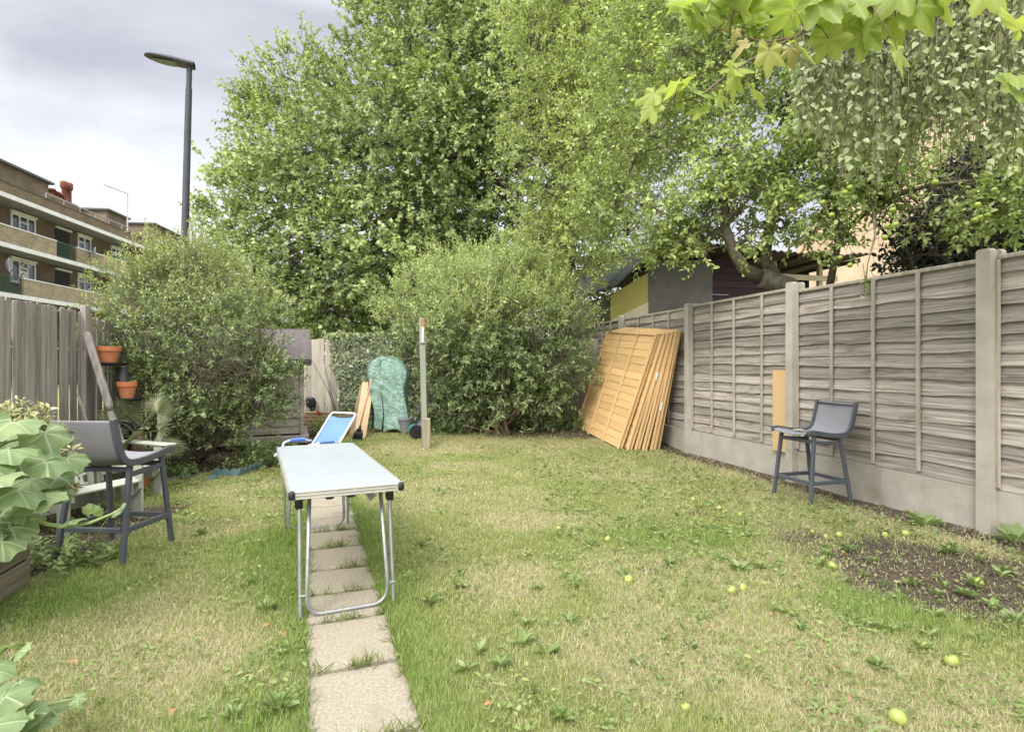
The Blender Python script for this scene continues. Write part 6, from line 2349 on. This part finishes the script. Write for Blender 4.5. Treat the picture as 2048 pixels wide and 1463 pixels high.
# ---- ivy over the back fence
rt = np.random.default_rng(707)
M_IVY = leafmat("ivy_leaf", ((0.0, (0.052, 0.080, 0.036)), (0.5, (0.105, 0.135, 0.068)), (0.85, (0.14, 0.175, 0.085)), (1.0, (0.25, 0.27, 0.16))), 0.15, 0.36, 0.6, 0.35, cs=2.0)
M_UNDERG0 = leafmat("ivy_new_leaf", ((0.0, (0.10, 0.14, 0.05)), (1.0, (0.22, 0.25, 0.11))), 0.25, 0.4, 0.5, 0.4)
iv = empty("ivy", (-2.6, YB, 0), 0, "dark ivy covering the back fence behind the green greenhouse", "climbing plant")
n = 15000
x = rt.uniform(-1.15, 1.7, n)
z = rt.uniform(0.15, 1.98, n)
edge = -1.02 + 0.30 * sm(1.5, 0.4, z) + 0.25 * (vnoise(z * 5, x * 2, 5) - 0.5)
topz = 1.80 + 0.10 * vnoise(x * 4, x * 0 + 0.5, 8) + 0.15 * sm(0.3, 1.2, x)
k = (x > edge) & (z < topz) & (rt.random(n) < sm(-0.05, 0.25, x - edge) + 0.15)
x, z = x[k], z[k]
n = len(x)
bulge = 0.05 + 0.20 * fbm(x * 2.2, z * 2.2, 33, 3) * sm(0, 0.5, x - edge[k]) + 0.28 * sm(0.7, 1.3, x)
P = np.stack([x, -bulge - rt.uniform(0, 0.05, n), z], 1)
A = np.stack([rt.normal(0, 0.55, n), rt.normal(-0.25, 0.25, n), -0.75 + rt.normal(0, 0.35, n)], 1)
N = np.stack([rt.normal(0, 0.4, n), -0.75 + rt.normal(0, 0.3, n), 0.55 + rt.normal(0, 0.35, n)], 1)
leaf_mesh("leaves", T_IVY, P, A, N, rt.uniform(0.045, 0.085, n), M_IVY, iv)
O = np.stack([rt.uniform(-0.9, 1.6, 90), np.full(90, -0.03), np.full(90, 0.05)], 1)
E = O + np.stack([rt.normal(0, 0.25, 90), np.full(90, -0.03), rt.uniform(0.9, 1.7, 90)], 1)
twig_mesh("stems", O, E, 0.008, 0.003, M_DTWIG, iv, rt.normal(0, 0.04, (90, 3)))
# ivy top hanging over the fence, yellower new leaves
n = 700
x = rt.uniform(-1.05, 1.5, n)
P = np.stack([x, rt.normal(-0.08, 0.12, n), 1.80 + 0.12 * rt.random(n) + 0.12 * sm(0.2, 1.2, x)], 1)
A = nrm(rt.normal(0, 1, (n, 3)) + np.array([0, -0.4, -0.1]))
leaf_mesh("new_leaves", T_IVY, P, A, rt.normal(0, 0.5, (n, 3)) + np.array([0, -0.2, 1.0]), rt.uniform(0.04, 0.075, n), M_UNDERG0, iv)

# ---- undergrowth at the foot of the shrubs
rt = np.random.default_rng(808)
M_UNDERG = leafmat("undergrowth_leaf", ((0.0, (0.075, 0.13, 0.028)), (0.6, (0.135, 0.20, 0.05)), (1.0, (0.22, 0.28, 0.09))), 0.3, 0.45, 0.4, 0.5, cs=2.5)
pts = []
for cx, cy, rx, ry, m, hh in ((0.2, 10.15, 1.35, 0.3, 260, 0.28), (1.35, 10.5, 0.5, 0.5, 120, 0.35), (-1.0, 9.9, 0.35, 0.3, 80, 0.25), (-3.15, 7.4, 0.3, 0.5, 90, 0.25), (-3.5, 8.2, 0.4, 0.4, 70, 0.25), (-2.2, 10.6, 0.7, 0.25, 90, 0.22), (-3.2, 10.4, 0.35, 0.5, 120, 0.45), (-2.98, 3.7, 0.25, 0.25, 50, 0.18), (-3.9, 6.6, 0.25, 0.2, 40, 0.15)):
    for q in range(m):
        x, y = rt.normal(cx, rx * 0.55), rt.normal(cy, ry * 0.55)
        if x < fence_x(y) - 0.1:
            pts.append((x, y, float(gh(x, y)), hh))
pts = np.array(pts)
D = nrm(rt.normal(0, 0.45, (len(pts), 3)) + np.array([0, -0.1, 1.0]))
P, A, N = sprig(rt, pts[:, :3], D, pts[:, 3] * rt.uniform(0.5, 1.2, len(pts)), 11, fwd=0.3, spread=1.0, sag=0.1, up=0.9, rnd=0.5, t0=0.2)
tag(leaf_mesh("undergrowth", T_OVAL, P, A, N, rt.uniform(0.03, 0.06, len(P)), M_UNDERG), "low green undergrowth at the foot of the shrubs and fences", "undergrowth", kind="stuff")
# red flowered plant by the reclining chair
g = onground(640, 868)
g.y -= 0.1
fp = empty("flowering_plant", g, 0, "small plant with a red flower behind the blue reclining chair", "flower")
O = np.zeros((26, 3)) + rt.normal(0, 0.06, (26, 3)) * np.array([1, 1, 0])
D = nrm(rt.normal(0, 0.4, (26, 3)) + np.array([0, 0, 1.0]))
leafy(rt, "leaves", fp, T_OVAL, M_UNDERG, O, D, rt.uniform(0.2, 0.42, 26), 12, (0.04, 0.07), M_TWIG, 0.003, 0.002, fwd=0.4, spread=0.9, sag=0.1, up=0.8, rnd=0.5)
M_REDF = leafmat("red_petal", ((0.0, (0.55, 0.06, 0.03)), (1.0, (0.70, 0.14, 0.07))), 0.2, 0.6, 0.2, 0.1, gain=0.6, dull=0)
n = 40
c = np.array([0.02, -0.06, 0.40])
d = nrm(rt.normal(0, 1, (n, 3)))
leaf_mesh("flower_head", T_OVAL, c + d * 0.008, d, rt.normal(0, 1, (n, 3)), rt.uniform(0.035, 0.06, n), M_REDF, fp)

# ---- fan palm in its pot
rt = np.random.default_rng(909)
g = Vector((-3.98, 6.05, 0))
terracotta(g + Vector((0, 0, 0.0)), 0.13, 0.26, "terracotta pot standing on the ground under the fan palm")
pm = empty("fan_palm", g + Vector((0, 0, 0.17)), 0, "small fan palm growing in a terracotta pot beside the sage chair", "palm")
b = MB()
b.tube([(0, 0, 0), (0.01, 0, 0.2), (0.0, 0, 0.42)], [0.06, 0.07, 0.05], 10)
b.build("trunk", noisy("palm_fibre", (0.09, 0.065, 0.04), (0.24, 0.18, 0.11), (1, 1, 0.3), ns=20, rough=1, bmp=0.7, bdist=0.02), pm, smooth=True)
M_FROND = leafmat("palm_frond", ((0.0, (0.10, 0.145, 0.04)), (0.6, (0.17, 0.21, 0.07)), (1.0, (0.30, 0.31, 0.15))), 0.2, 0.4, 0.5, 0.2, gain=0.5)
M_FRONDD = leafmat("dry_palm_frond", ((0.0, (0.25, 0.19, 0.09)), (1.0, (0.42, 0.34, 0.19))), 0.15, 0.7, 0.2, 0.2, gain=0.6)
for k, (dx, dy, dz, fr_, dry_) in enumerate(((0.0, -0.15, 0.60, 0.27, 0), (0.24, -0.05, 0.62, 0.24, 0), (-0.14, -0.15, 0.55, 0.22, 0), (0.08, 0.2, 0.64, 0.24, 0), (0.30, -0.12, 0.44, 0.22, 0), (-0.20, -0.05, 0.36, 0.18, 0), (0.10, -0.28, 0.34, 0.20, 0), (0.26, 0.1, 0.24, 0.22, 0), (-0.12, -0.2, 0.22, 0.14, 1), (0.24, -0.2, 0.24, 0.2, 0))):
    c = Vector((dx, dy, dz))
    b = MB()
    pet = [Vector((0, 0, 0.38)), Vector((dx * 0.5, dy * 0.5, 0.38 + (dz - 0.38) * 0.65)), c]
    b.tube(pet, [0.009, 0.007, 0.005], 5)
    ax = (c - Vector((0, 0, 0.25))).normalized()
    nrmv = Vector((-0.2, -0.9, 0.6)).normalized() if dy <= 0 else Vector((0.2, -0.6, 0.8)).normalized()
    nrmv = (nrmv - ax * nrmv.dot(ax)).normalized()
    sdv = ax.cross(nrmv)
    m = 30
    for q in range(m):
        a = math.radians(-125 + 250 * q / (m - 1))
        d = ax * math.cos(a) + sdv * math.sin(a)
        ln = fr_ * (1 - 0.12 * abs(a) / 2.2) * rt.uniform(0.9, 1.05)
        tipv = c + d * ln + Vector((0, 0, -0.04 * ln / 0.3 * rt.uniform(0.2, 1.3))) - nrmv * 0.02
        midv = c + d * ln * 0.6
        w = d.cross(nrmv).normalized() * 0.0085
        up2 = nrmv * 0.006
        b.add([c, midv + w, midv - up2, midv - w, tipv], [(0, 1, 2), (0, 2, 3), (1, 4, 2), (2, 4, 3)])
    b.build("frond", M_FRONDD if dry_ else M_FROND, pm)

# ---- squash plant spilling over the raised bed
rt = np.random.default_rng(111)
T_SQ = palmate((0, 62, -62, 122, -122), (1.0, 0.98, 0.98, 0.90, 0.90), 62, 0.86, 0.02, 9, 8, 84, 0.34, 0.05, 0.075, sharp=2.2)
M_SQ = leafmat("squash_leaf", ((0.0, (0.135, 0.215, 0.075)), (0.6, (0.205, 0.295, 0.115)), (1.0, (0.28, 0.36, 0.165))), 0.32, 0.5, 0.4, 0.35, cs=8, vein=(0.50, 0.56, 0.38), gain=0.62, dull=0.12, crinkle=0.5)
M_SQSTEM = noisy("squash_stem", (0.20, 0.29, 0.09), (0.30, 0.38, 0.15), ns=8, rough=0.6, bmp=0.1)
sq = empty("squash_plant", (-2.85, 2.65, 0.27), 0, "large-leaved squash plant spilling out of the raised bed at the left edge", "plant")
off = Vector(sq.location)
spec = [(28, 850, 2.62, .185), (112, 878, 2.75, .15), (158, 925, 2.80, .135), (112, 930, 2.62, .16), (55, 925, 2.58, .15), (14, 905, 2.5, .16), (90, 1000, 2.52, .16), (35, 985, 2.42, .17), (10, 960, 2.36, .14), (22, 1065, 2.44, .15), (140, 955, 2.85, .11), (70, 1030, 2.55, .12), (4, 1090, 2.35, .13), (138, 990, 2.86, .10), (15, 880, 2.85, .17), (75, 870, 2.95, .14), (60, 960, 2.75, .15), (110, 985, 2.8, .12), (-20, 940, 2.4, .16), (-40, 870, 2.6, .18), (-60, 1000, 2.3, .16), (45, 1085, 2.6, .09), (-30, 1060, 2.4, .14), (120, 910, 3.0, .12), (30, 1020, 2.7, .13)]
P, A, N, S = [], [], [], []
b = MB()
for px, py, y, s_ in spec:
    c = at(px - 18, py, y) - off
    a = Vector(((px - 10) / 150 + rt.normal(0, 0.25), -0.45 + rt.normal(0, 0.3), -0.18 + rt.normal(0, 0.15))).normalized()
    nn = Vector((0.15 + rt.normal(0, 0.2), -0.40 + rt.normal(0, 0.2), 0.9))
    P.append(c - a * s_ * 0.25)
    A.append(a)
    N.append(nn)
    S.append(s_)
    root = Vector((rt.uniform(-0.25, 0.1), rt.uniform(-0.3, 0.2), 0.0))
    b.tube(curve_pts(root, P[-1], 0.12, 0.01, 6, rt), [0.010, 0.009, 0.0085, 0.008, 0.007, 0.006, 0.005], 6)
for q in range(26):                                     # the rest of the plant, over the bed
    c = Vector((rt.uniform(-0.75, 0.05), rt.uniform(-1.0, 0.35), rt.uniform(0.18, 0.62)))
    a = Vector((c.x + 0.25, c.y + 0.2, 0.1)) + Vector(rt.normal(0, 0.25, 3))
    P.append(c)
    A.append(a.normalized())
    N.append(Vector((rt.normal(0, 0.25), rt.normal(-0.1, 0.25), 1.0)))
    S.append(rt.uniform(0.12, 0.19))
    b.tube(curve_pts(Vector((c.x * 0.6 - 0.05, c.y * 0.6, 0.0)), c, 0.10, 0.01, 5, rt), [0.010, 0.009, 0.008, 0.007, 0.006, 0.005], 6)
leaf_mesh("leaves", T_SQ, np.array(P), np.array(A), np.array(N), np.array(S) * 0.74, M_SQ, sq, smooth=True)
vine = [at(60, 1035, 2.55) - off, at(95, 1048, 2.6) - off, at(130, 1053, 2.62) - off, at(180, 1045, 2.65) - off, at(222, 1028, 2.68) - off, at(245, 1015, 2.68) - off]
b.tube(vine, [0.010, 0.010, 0.009, 0.008, 0.006, 0.004], 8)
b.tube([vine[4], at(205, 1050, 2.68) - off, at(193, 1075, 2.68) - off], [0.002, 0.0015, 0.001], 4)
b.build("stems", M_SQSTEM, sq, smooth=True)
P = np.array([at(143, 1040, 2.62) - off, at(183, 1026, 2.66) - off, at(232, 1022, 2.68) - off, at(243, 1012, 2.68) - off])
leaf_mesh("vine_leaves", T_SQ, P, np.array([(0.3, -0.5, 0.1), (0.1, -0.3, 0.5), (0.8, -0.2, 0.3), (0.7, 0, 0.6)]), np.array([(0, -0.4, 0.9), (0.2, -0.8, 0.4), (-0.2, -0.5, 0.8), (-0.4, -0.6, 0.5)]), np.array([0.062, 0.05, 0.035, 0.022]), M_SQ, sq, smooth=True)

# small squash plant at the bottom left corner
s2 = empty("young_squash_plant", (-1.72, 1.72, 0), 0, "young squash plant with soft leaves in the bottom left corner of the photo", "plant")
off = Vector(s2.location)
spec = [(12, 1290, 1.95, .060, 0.3), (40, 1300, 1.95, .05, 0.8), (45, 1368, 1.80, .075, 1.0), (20, 1395, 1.72, .085, 0.7), (62, 1425, 1.75, .07, 0.9), (5, 1445, 1.65, .095, 0.5), (95, 1440, 1.78, .055, 1.0), (112, 1412, 1.84, .05, 0.4), (30, 1450, 1.68, .08, 0.3), (-30, 1350, 1.8, .09, 0.4), (-35, 1430, 1.7, .10, 0.2), (160, 1395, 1.84, .03, 1.0)]
P, A, N, S = [], [], [], []
b = MB()
for px, py, y, s_, out_ in spec:
    c = at(px, py, y) - off
    a = Vector((out_ + rt.normal(0, 0.2), -0.3 + rt.normal(0, 0.3), 0.05 + rt.normal(0, 0.2))).normalized()
    P.append(c - a * s_ * 0.3)
    A.append(a)
    N.append((rt.normal(0, 0.2), -0.35 + rt.normal(0, 0.2), 0.9))
    S.append(s_)
    b.tube(curve_pts((0, rt.uniform(-0.1, 0.1), 0), P[-1], 0.15, 0.015, 5, rt), [0.006, 0.006, 0.005, 0.005, 0.004, 0.003], 6)
for q in range(3):
    a0 = at(45 + 10 * q, 1345 - 20 * q, 1.85) - off
    b.tube([a0, at(110, 1325 - 8 * q, 1.95) - off, at(165 + 10 * q, 1330 - 14 * q, 2.0) - off], [0.002, 0.0015, 0.001], 4)
leaf_mesh("leaves", T_SQ, np.array(P), np.array(A), np.array(N), np.array(S) * 0.9, M_SQ, s2, smooth=True)
b.build("stems", M_SQSTEM, s2, smooth=True)

# variegated euonymus behind the squash
rt = np.random.default_rng(121)
M_EUO = leafmat("variegated_leaf", ((0.0, (0.10, 0.16, 0.05)), (0.38, (0.17, 0.22, 0.07)), (0.42, (0.50, 0.46, 0.20)), (1.0, (0.62, 0.58, 0.33))), 0.25, 0.4, 0.5, 0.2, gain=0.62)
eu = empty("variegated_shrub", (-3.0, 3.12, 0.27), 0, "cream and green variegated shrub just behind the squash leaves", "shrub")
off = Vector(eu.location)
lobs = [(at(48, 856, 3.2) - off, 0.10), (at(84, 880, 3.22) - off, 0.075), (at(70, 950, 3.1) - off, 0.11), (at(15, 865, 3.1) - off, 0.12), (at(118, 985, 3.15) - off, 0.05), (at(100, 915, 3.15) - off, 0.055)]
O, D = clumps(rt, lobs, 190, 3, 0.4, 0.4, 0.6, 0.4)
leafy(rt, "leaves", eu, T_KITE, M_EUO, O, D, rt.uniform(0.05, 0.10, len(O)), 9, (0.032, 0.05), M_TWIG, 0.003, 0.0015, fwd=0.6, spread=0.8, sag=0.0, up=0.6, rnd=0.5, wid=1.3)
b = MB()
for c, r in lobs:
    limb(b, (0, 0, -0.02), c, 0.012, 0.005, rt, 0.0, 0.04, 5, 6)
b.build("stems", M_TWIG, eu, smooth=True)

# ---- sycamore branch reaching in from the upper right, close to the camera
rt = np.random.default_rng(131)
T_SYC = palmate((0, 52, -52, 108, -108), (1.0, 0.9, 0.9, 0.6, 0.6), 46, 0.52, 0.07, 9, 6, 62, 0.22, 0.16, 0.05)
M_SYC = leafmat("sycamore_leaf", ((0.0, (0.18, 0.27, 0.030)), (0.5, (0.26, 0.345, 0.045)), (0.92, (0.33, 0.39, 0.07)), (1.0, (0.42, 0.43, 0.10))), 0.50, 0.45, 0.35, 0.2, cs=6, vein=(0.42, 0.47, 0.2), gain=0.72, dull=0.16, crinkle=0.3)
sy = empty("sycamore_tree", (2.75, 1.15, 0), 0, "sycamore whose yellow-green branch hangs into the top right corner", "tree")
off = Vector(sy.location)
b = MB()
b.tube([(0, 0, -0.1), (0.02, 0, 1.2), (-0.05, 0.05, 2.4), (-0.2, 0.1, 3.6)], [0.13, 0.11, 0.10, 0.07], 12)
main = [Vector((-0.15, 0.08, 3.2)), at(2080, -230, 1.9) - off, at(1880, -50, 1.95) - off, at(1740, 5, 1.97) - off, at(1645, 33, 1.95) - off, at(1590, 75, 1.93) - off, at(1540, 98, 1.93) - off]
b.tube(main, [0.03, 0.018, 0.010, 0.0085, 0.0075, 0.006, 0.0045], 8)
t1_ = [main[6], at(1505, 118, 1.92) - off, at(1455, 150, 1.9) - off, at(1400, 192, 1.9) - off, at(1320, 216, 1.9) - off]
b.tube(t1_, [0.0045, 0.004, 0.0035, 0.003, 0.002], 6)
t2_ = [main[5], at(1530, 85, 1.97) - off, at(1480, 72, 2.0) - off, at(1415, 50, 2.0) - off]
b.tube(t2_, [0.004, 0.0035, 0.003, 0.002], 6)
t3_ = [main[2], at(2000, 60, 1.85) - off, at(2035, 150, 1.8) - off]
b.tube([main[1], at(2110, 0, 1.8) - off, at(2050, 150, 1.8) - off], [0.008, 0.006, 0.003], 6)
t5_ = [main[3], at(1600, 20, 2.1) - off, at(1500, 8, 2.15) - off, at(1380, 0, 2.15) - off]
b.tube(t5_, [0.005, 0.004, 0.003, 0.002], 6)
spec = [(1378, 20, 2.12, 95), (1399, 54, 2.0, 60), (1295, 205, 1.9, 62), (1343, 180, 1.92, 68), (1304, 228, 1.88, 50), (1403, 185, 1.88, 82), (1444, 205, 1.9, 42), (1471, 178, 1.9, 72), (1486, 137, 1.9, 64), (1519, 195, 1.95, 60), (1540, 126, 1.9, 66), (1465, 28, 2.1, 80), (1515, 20, 2.1, 85), (1562, 45, 2.0, 85), (1614, 22, 2.05, 95), (1650, 58, 1.95, 88), (1692, 40, 2.0, 95), (1595, 80, 1.95, 72), (1616, 108, 1.9, 66), (1668, 98, 1.95, 66), (1722, 92, 2.0, 78), (1755, 60, 2.0, 90), (1804, 125, 1.9, 75), (1850, 35, 1.95, 95), (1896, 15, 1.9, 95), (2028, 35, 1.8, 90), (2035, 160, 1.78, 66), (2026, 192, 1.78, 72), (1435, -10, 2.1, 80), (1560, -5, 2.1, 80), (1780, 5, 1.95, 90), (1940, -20, 1.9, 95), (1420, 20, 2.15, 60), (1340, 15, 2.2, 50), (1700, -10, 2.05, 90), (1640, -20, 2.1, 90), (1500, 60, 2.05, 60), (1990, 0, 1.85, 80), (1395, 225, 1.9, 46), (1360, 215, 1.93, 48)]
spec += [(rt.uniform(1350, 1820), abs(rt.normal(0, 34)) - 22, rt.uniform(1.85, 2.25), rt.uniform(65, 95)) for _ in range(38)]
allp = np.array([p for q in (main[2:], t1_, t2_, t5_, [at(2050, 150, 1.8) - off, at(2060, 100, 1.8) - off]) for p in q])
allp = np.concatenate([allp] + [np.array([np.array(q[i]) * (1 - t) + np.array(q[i + 1]) * t for t in (0.33, 0.66)]) for q in (main[2:], t1_, t2_, t5_) for i in range(len(q) - 1)])
P, A, N, S = [], [], [], []
for px, py, y, spx in spec:
    c = np.array(at(px, py, y) - off)
    s_ = spx * y / F * 0.78
    q = allp[np.argmin(((allp - c) ** 2).sum(1))]
    a = nrm(c - q + np.array([0, 0, -0.05]) + rt.normal(0, 0.035, 3))
    root = c - a * s_ * 0.45
    b.tube([Vector(q), Vector(q).lerp(Vector(root), 0.6) + Vector((0, 0, 0.012)), Vector(root)], [0.0022, 0.0016, 0.0014], 5)
    P.append(root)
    A.append(a)
    N.append(rt.normal(0, 0.45, 3) + np.array([0.1, -0.5, 0.75]))
    S.append(s_)
b.build("trunk", noisy("sycamore_bark", (0.10, 0.07, 0.05), (0.22, 0.16, 0.11), ns=12, rough=0.8, bmp=0.2), sy, smooth=True)
leaf_mesh("leaves", T_SYC, np.array(P), np.array(A), np.array(N), np.array(S), M_SYC, sy, smooth=True)
M_SYCB = leafmat("withered_leaf", ((0.0, (0.34, 0.33, 0.10)), (1.0, (0.44, 0.40, 0.15))), 0.35, 0.55, 0.3, 0.4, cs=20, vein=(0.40, 0.34, 0.16), gain=0.6)
T_CURL = palmate((0, 52, -52), (1.0, 0.7, 0.7), 46, 0.4, 0.05, 9, 6, 40, 0.95, 0.8, 0.08)
P = np.array([at(1470, 62, 1.93) - off, at(1495, 88, 1.92) - off, at(1580, 98, 1.9) - off])
leaf_mesh("withered_leaves", T_CURL, P, np.array([(0.1, -0.1, -0.9), (-0.8, -0.1, -0.35), (0.15, 0, -0.9)]), np.array([(0.4, -0.8, 0.2), (0.1, -0.7, 0.6), (-0.5, -0.8, 0.2)]), np.array([0.048, 0.052, 0.058]), M_SYCB, sy, smooth=True)

# ---- weeds standing in the lawn
rt = np.random.default_rng(141)
M_WEED = leafmat("weed_leaf", ((0.0, (0.105, 0.175, 0.035)), (0.6, (0.17, 0.245, 0.065)), (1.0, (0.25, 0.32, 0.12))), 0.28, 0.45, 0.4, 0.2, gain=0.62, dull=0.08)
T_DAND = (np.array([(0, 0, 0), (0.06, 0.2, 0.06), (0.03, 0.28, 0.08), (0.11, 0.42, 0.12), (0.05, 0.5, 0.12), (0.17, 0.68, 0.12), (0.15, 0.85, 0.08), (0, 1, 0.0), (-0.15, 0.85, 0.08), (-0.17, 0.68, 0.12), (-0.05, 0.5, 0.12), (-0.11, 0.42, 0.12), (-0.03, 0.28, 0.08), (-0.06, 0.2, 0.06)], float), [(0, 1, 2, 3, 4, 5, 6, 7), (0, 7, 8, 9, 10, 11, 12, 13)])
T_DOCK = (np.array([(0, 0, 0), (0.04, 0.18, 0.05), (0.20, 0.36, 0.14), (0.24, 0.62, 0.16), (0.14, 0.88, 0.08), (0, 1, -0.02), (-0.14, 0.88, 0.08), (-0.24, 0.62, 0.16), (-0.20, 0.36, 0.14), (-0.04, 0.18, 0.05)], float), [(0, 1, 2, 3, 4, 5), (0, 5, 6, 7, 8, 9)])


def rosette(seed, T, n, elev):
    r = np.random.default_rng(seed)
    a = np.arange(n) * 2.39996 + r.normal(0, 0.25, n)
    e = r.uniform(elev[0], elev[1], n)
    A = np.stack([np.cos(a) * np.cos(e), np.sin(a) * np.cos(e), np.sin(e)], 1)
    N = np.stack([-np.cos(a) * np.sin(e), -np.sin(a) * np.sin(e), np.cos(e)], 1) + r.normal(0, 0.2, (n, 3))
    return leaf_mesh("weed", T, A * 0.02, A, N, r.uniform(0.55, 1.05, n), M_WEED)


protos = [rosette(1, T_DAND, 11, (0.15, 0.9)), rosette(2, T_DAND, 13, (0.1, 1.1)), rosette(3, T_DOCK, 7, (0.2, 1.1)), rosette(4, T_DOCK, 10, (0.1, 0.8)), rosette(5, T_DAND, 6, (0.3, 1.2)), rosette(6, T_DOCK, 5, (0.4, 1.2))]
used = [False] * len(protos)
weeds = [(515, 1165, .10), (535, 1228, .11), (485, 1180, .06), (580, 1305, .08), (555, 1425, .13), (400, 1072, .09), (190, 1132, .13), (215, 1120, .10), (1090, 1310, .11), (1060, 1385, .10), (1000, 1335, .09), (930, 1345, .09), (1120, 1440, .09), (1150, 1172, .09), (1265, 1092, .09), (1330, 1078, .08), (1440, 1122, .09), (1480, 1142, .09), (1390, 1092, .08), (1758, 1338, .08), (1700, 1245, .08), (1730, 1255, .09), (1850, 1302, .09), (1960, 1288, .09), (1930, 1190, .08), (2000, 1152, .10), (1950, 1172, .09), (1830, 1168, .08), (1800, 1200, .09), (1890, 1175, .08), (1768, 1172, .09), (1636, 1420, .05), (1872, 1235, .09), (1310, 1062, .07), (1180, 1092, .09), (1700, 1100, .09),
         (1425, 1440, .06), (1030, 1235, .08), (1900, 1105, .09), (1985, 1215, .08), (2030, 1250, .10), (1245, 1150, .07), (1130, 1155, .07), (1080, 1180, .08), (1310, 1165, .07), (960, 1305, .08), (1045, 1290, .10), (860, 1210, .10), (840, 1090, .07), (1420, 1060, .08), (1560, 1130, .08), (1600, 1180, .07), (1640, 1130, .08), (520, 1450, .11), (470, 1440, .08), (590, 1260, .07), (300, 1130, .05), (270, 1400, .05), (1700, 1050, .08), (1340, 1130, .08), (1500, 1075, .07), (1240, 1040, .06), (1130, 985, .06), (930, 1030, .06)]
weeds += [(rt.uniform(1560, 2045), rt.uniform(1045, 1310), rt.uniform(0.04, 0.08)) for _ in range(55)] + [(rt.uniform(900, 1600), rt.uniform(1000, 1420), rt.uniform(0.04, 0.075)) for _ in range(26)]
for i, (px, py, s_) in enumerate(weeds):
    s_ *= 0.82 if py > 1150 else 0.92
    k = (i * 5 + (i // 7)) % len(protos)
    if px < 900 and k in (2, 3, 5):
        k = (0, 1, 4)[i % 3]
    g = onground(px, py)
    if not used[k]:
        o = protos[k]
        used[k] = True
        o.location = g
        o.scale = (s_,) * 3
        o.rotation_euler = (0, 0, rt.uniform(0, 6))
    else:
        o = dup(protos[k], g, rt.uniform(0, 6), scale=s_)
    tag(o, "low green weed rosette standing out of the lawn or bare soil", "weed", "weeds in the lawn")
# broad-leaved dock plants at the foot of the fence
M_DOCK = leafmat("dock_leaf", ((0.0, (0.12, 0.20, 0.045)), (1.0, (0.20, 0.285, 0.085))), 0.3, 0.4, 0.45, 0.2, gain=0.7)
for px, py, s_, sd, lab in ((1845, 1050, 0.20, 8, "broad-leaved dock plant at the fence foot left of the nearest post"), (2028, 1085, 0.20, 9, "broad-leaved dock plant at the fence foot right of the nearest post")):
    r = np.random.default_rng(sd)
    n = 7
    a = np.arange(n) * 2.39996 + 0.4
    e = r.uniform(0.15, 0.75, n)
    A = np.stack([np.cos(a) * np.cos(e), np.sin(a) * np.cos(e), np.sin(e)], 1)
    N = np.stack([-np.cos(a) * np.sin(e), -np.sin(a) * np.sin(e), np.cos(e)], 1) + r.normal(0, 0.15, (n, 3))
    o = leaf_mesh("dock_plant", T_DOCK, A * 0.01, A, N, r.uniform(0.6, 1.05, n) * s_, M_DOCK)
    o.location = onground(px, py)
    tag(o, lab, "weed")
# fallen leaves
M_FALLEN = leafmat("fallen_leaf", ((0.0, (0.30, 0.13, 0.05)), (0.5, (0.42, 0.22, 0.10)), (1.0, (0.50, 0.34, 0.19))), 0.1, 0.7, 0.2, 0.3, gain=0.6, dull=0)
T_FAL = palmate((0, 55, -55), (1.0, 0.6, 0.6), 50, 0.4, 0.04, 9, 4, 26, 0.5, 0.55, 0.06)
f0 = leaf_mesh("fallen_leaf", T_FAL, np.zeros((1, 3)), np.array([[0, 1.0, 0.1]]), np.array([[0, 0, 1.0]]), np.array([1.0]), M_FALLEN, None, smooth=True)
fl_ = [(530, 1258), (567, 1272), (1545, 1232), (1660, 1340), (345, 1428), (125, 1165), (1420, 1262), (1548, 1190), (1690, 1112), (1610, 1085), (1700, 1400), (980, 1413), (150, 1330), (1780, 1045), (1250, 965), (275, 1165), (700, 1075)]
for i, (px, py) in enumerate(fl_):
    o = f0 if i == 0 else dup(f0, (0, 0, 0))
    o.location = onground(px, py) + Vector((0, 0, 0.018))
    o.rotation_euler = (rt.uniform(-0.4, 0.4), rt.uniform(-0.4, 0.4), rt.uniform(0, 6))
    s_ = rt.uniform(0.022, 0.038)
    o.scale = (s_,) * 3
    tag(o, "small curled brown leaf fallen on the lawn", "leaf", "fallen leaves on the lawn")
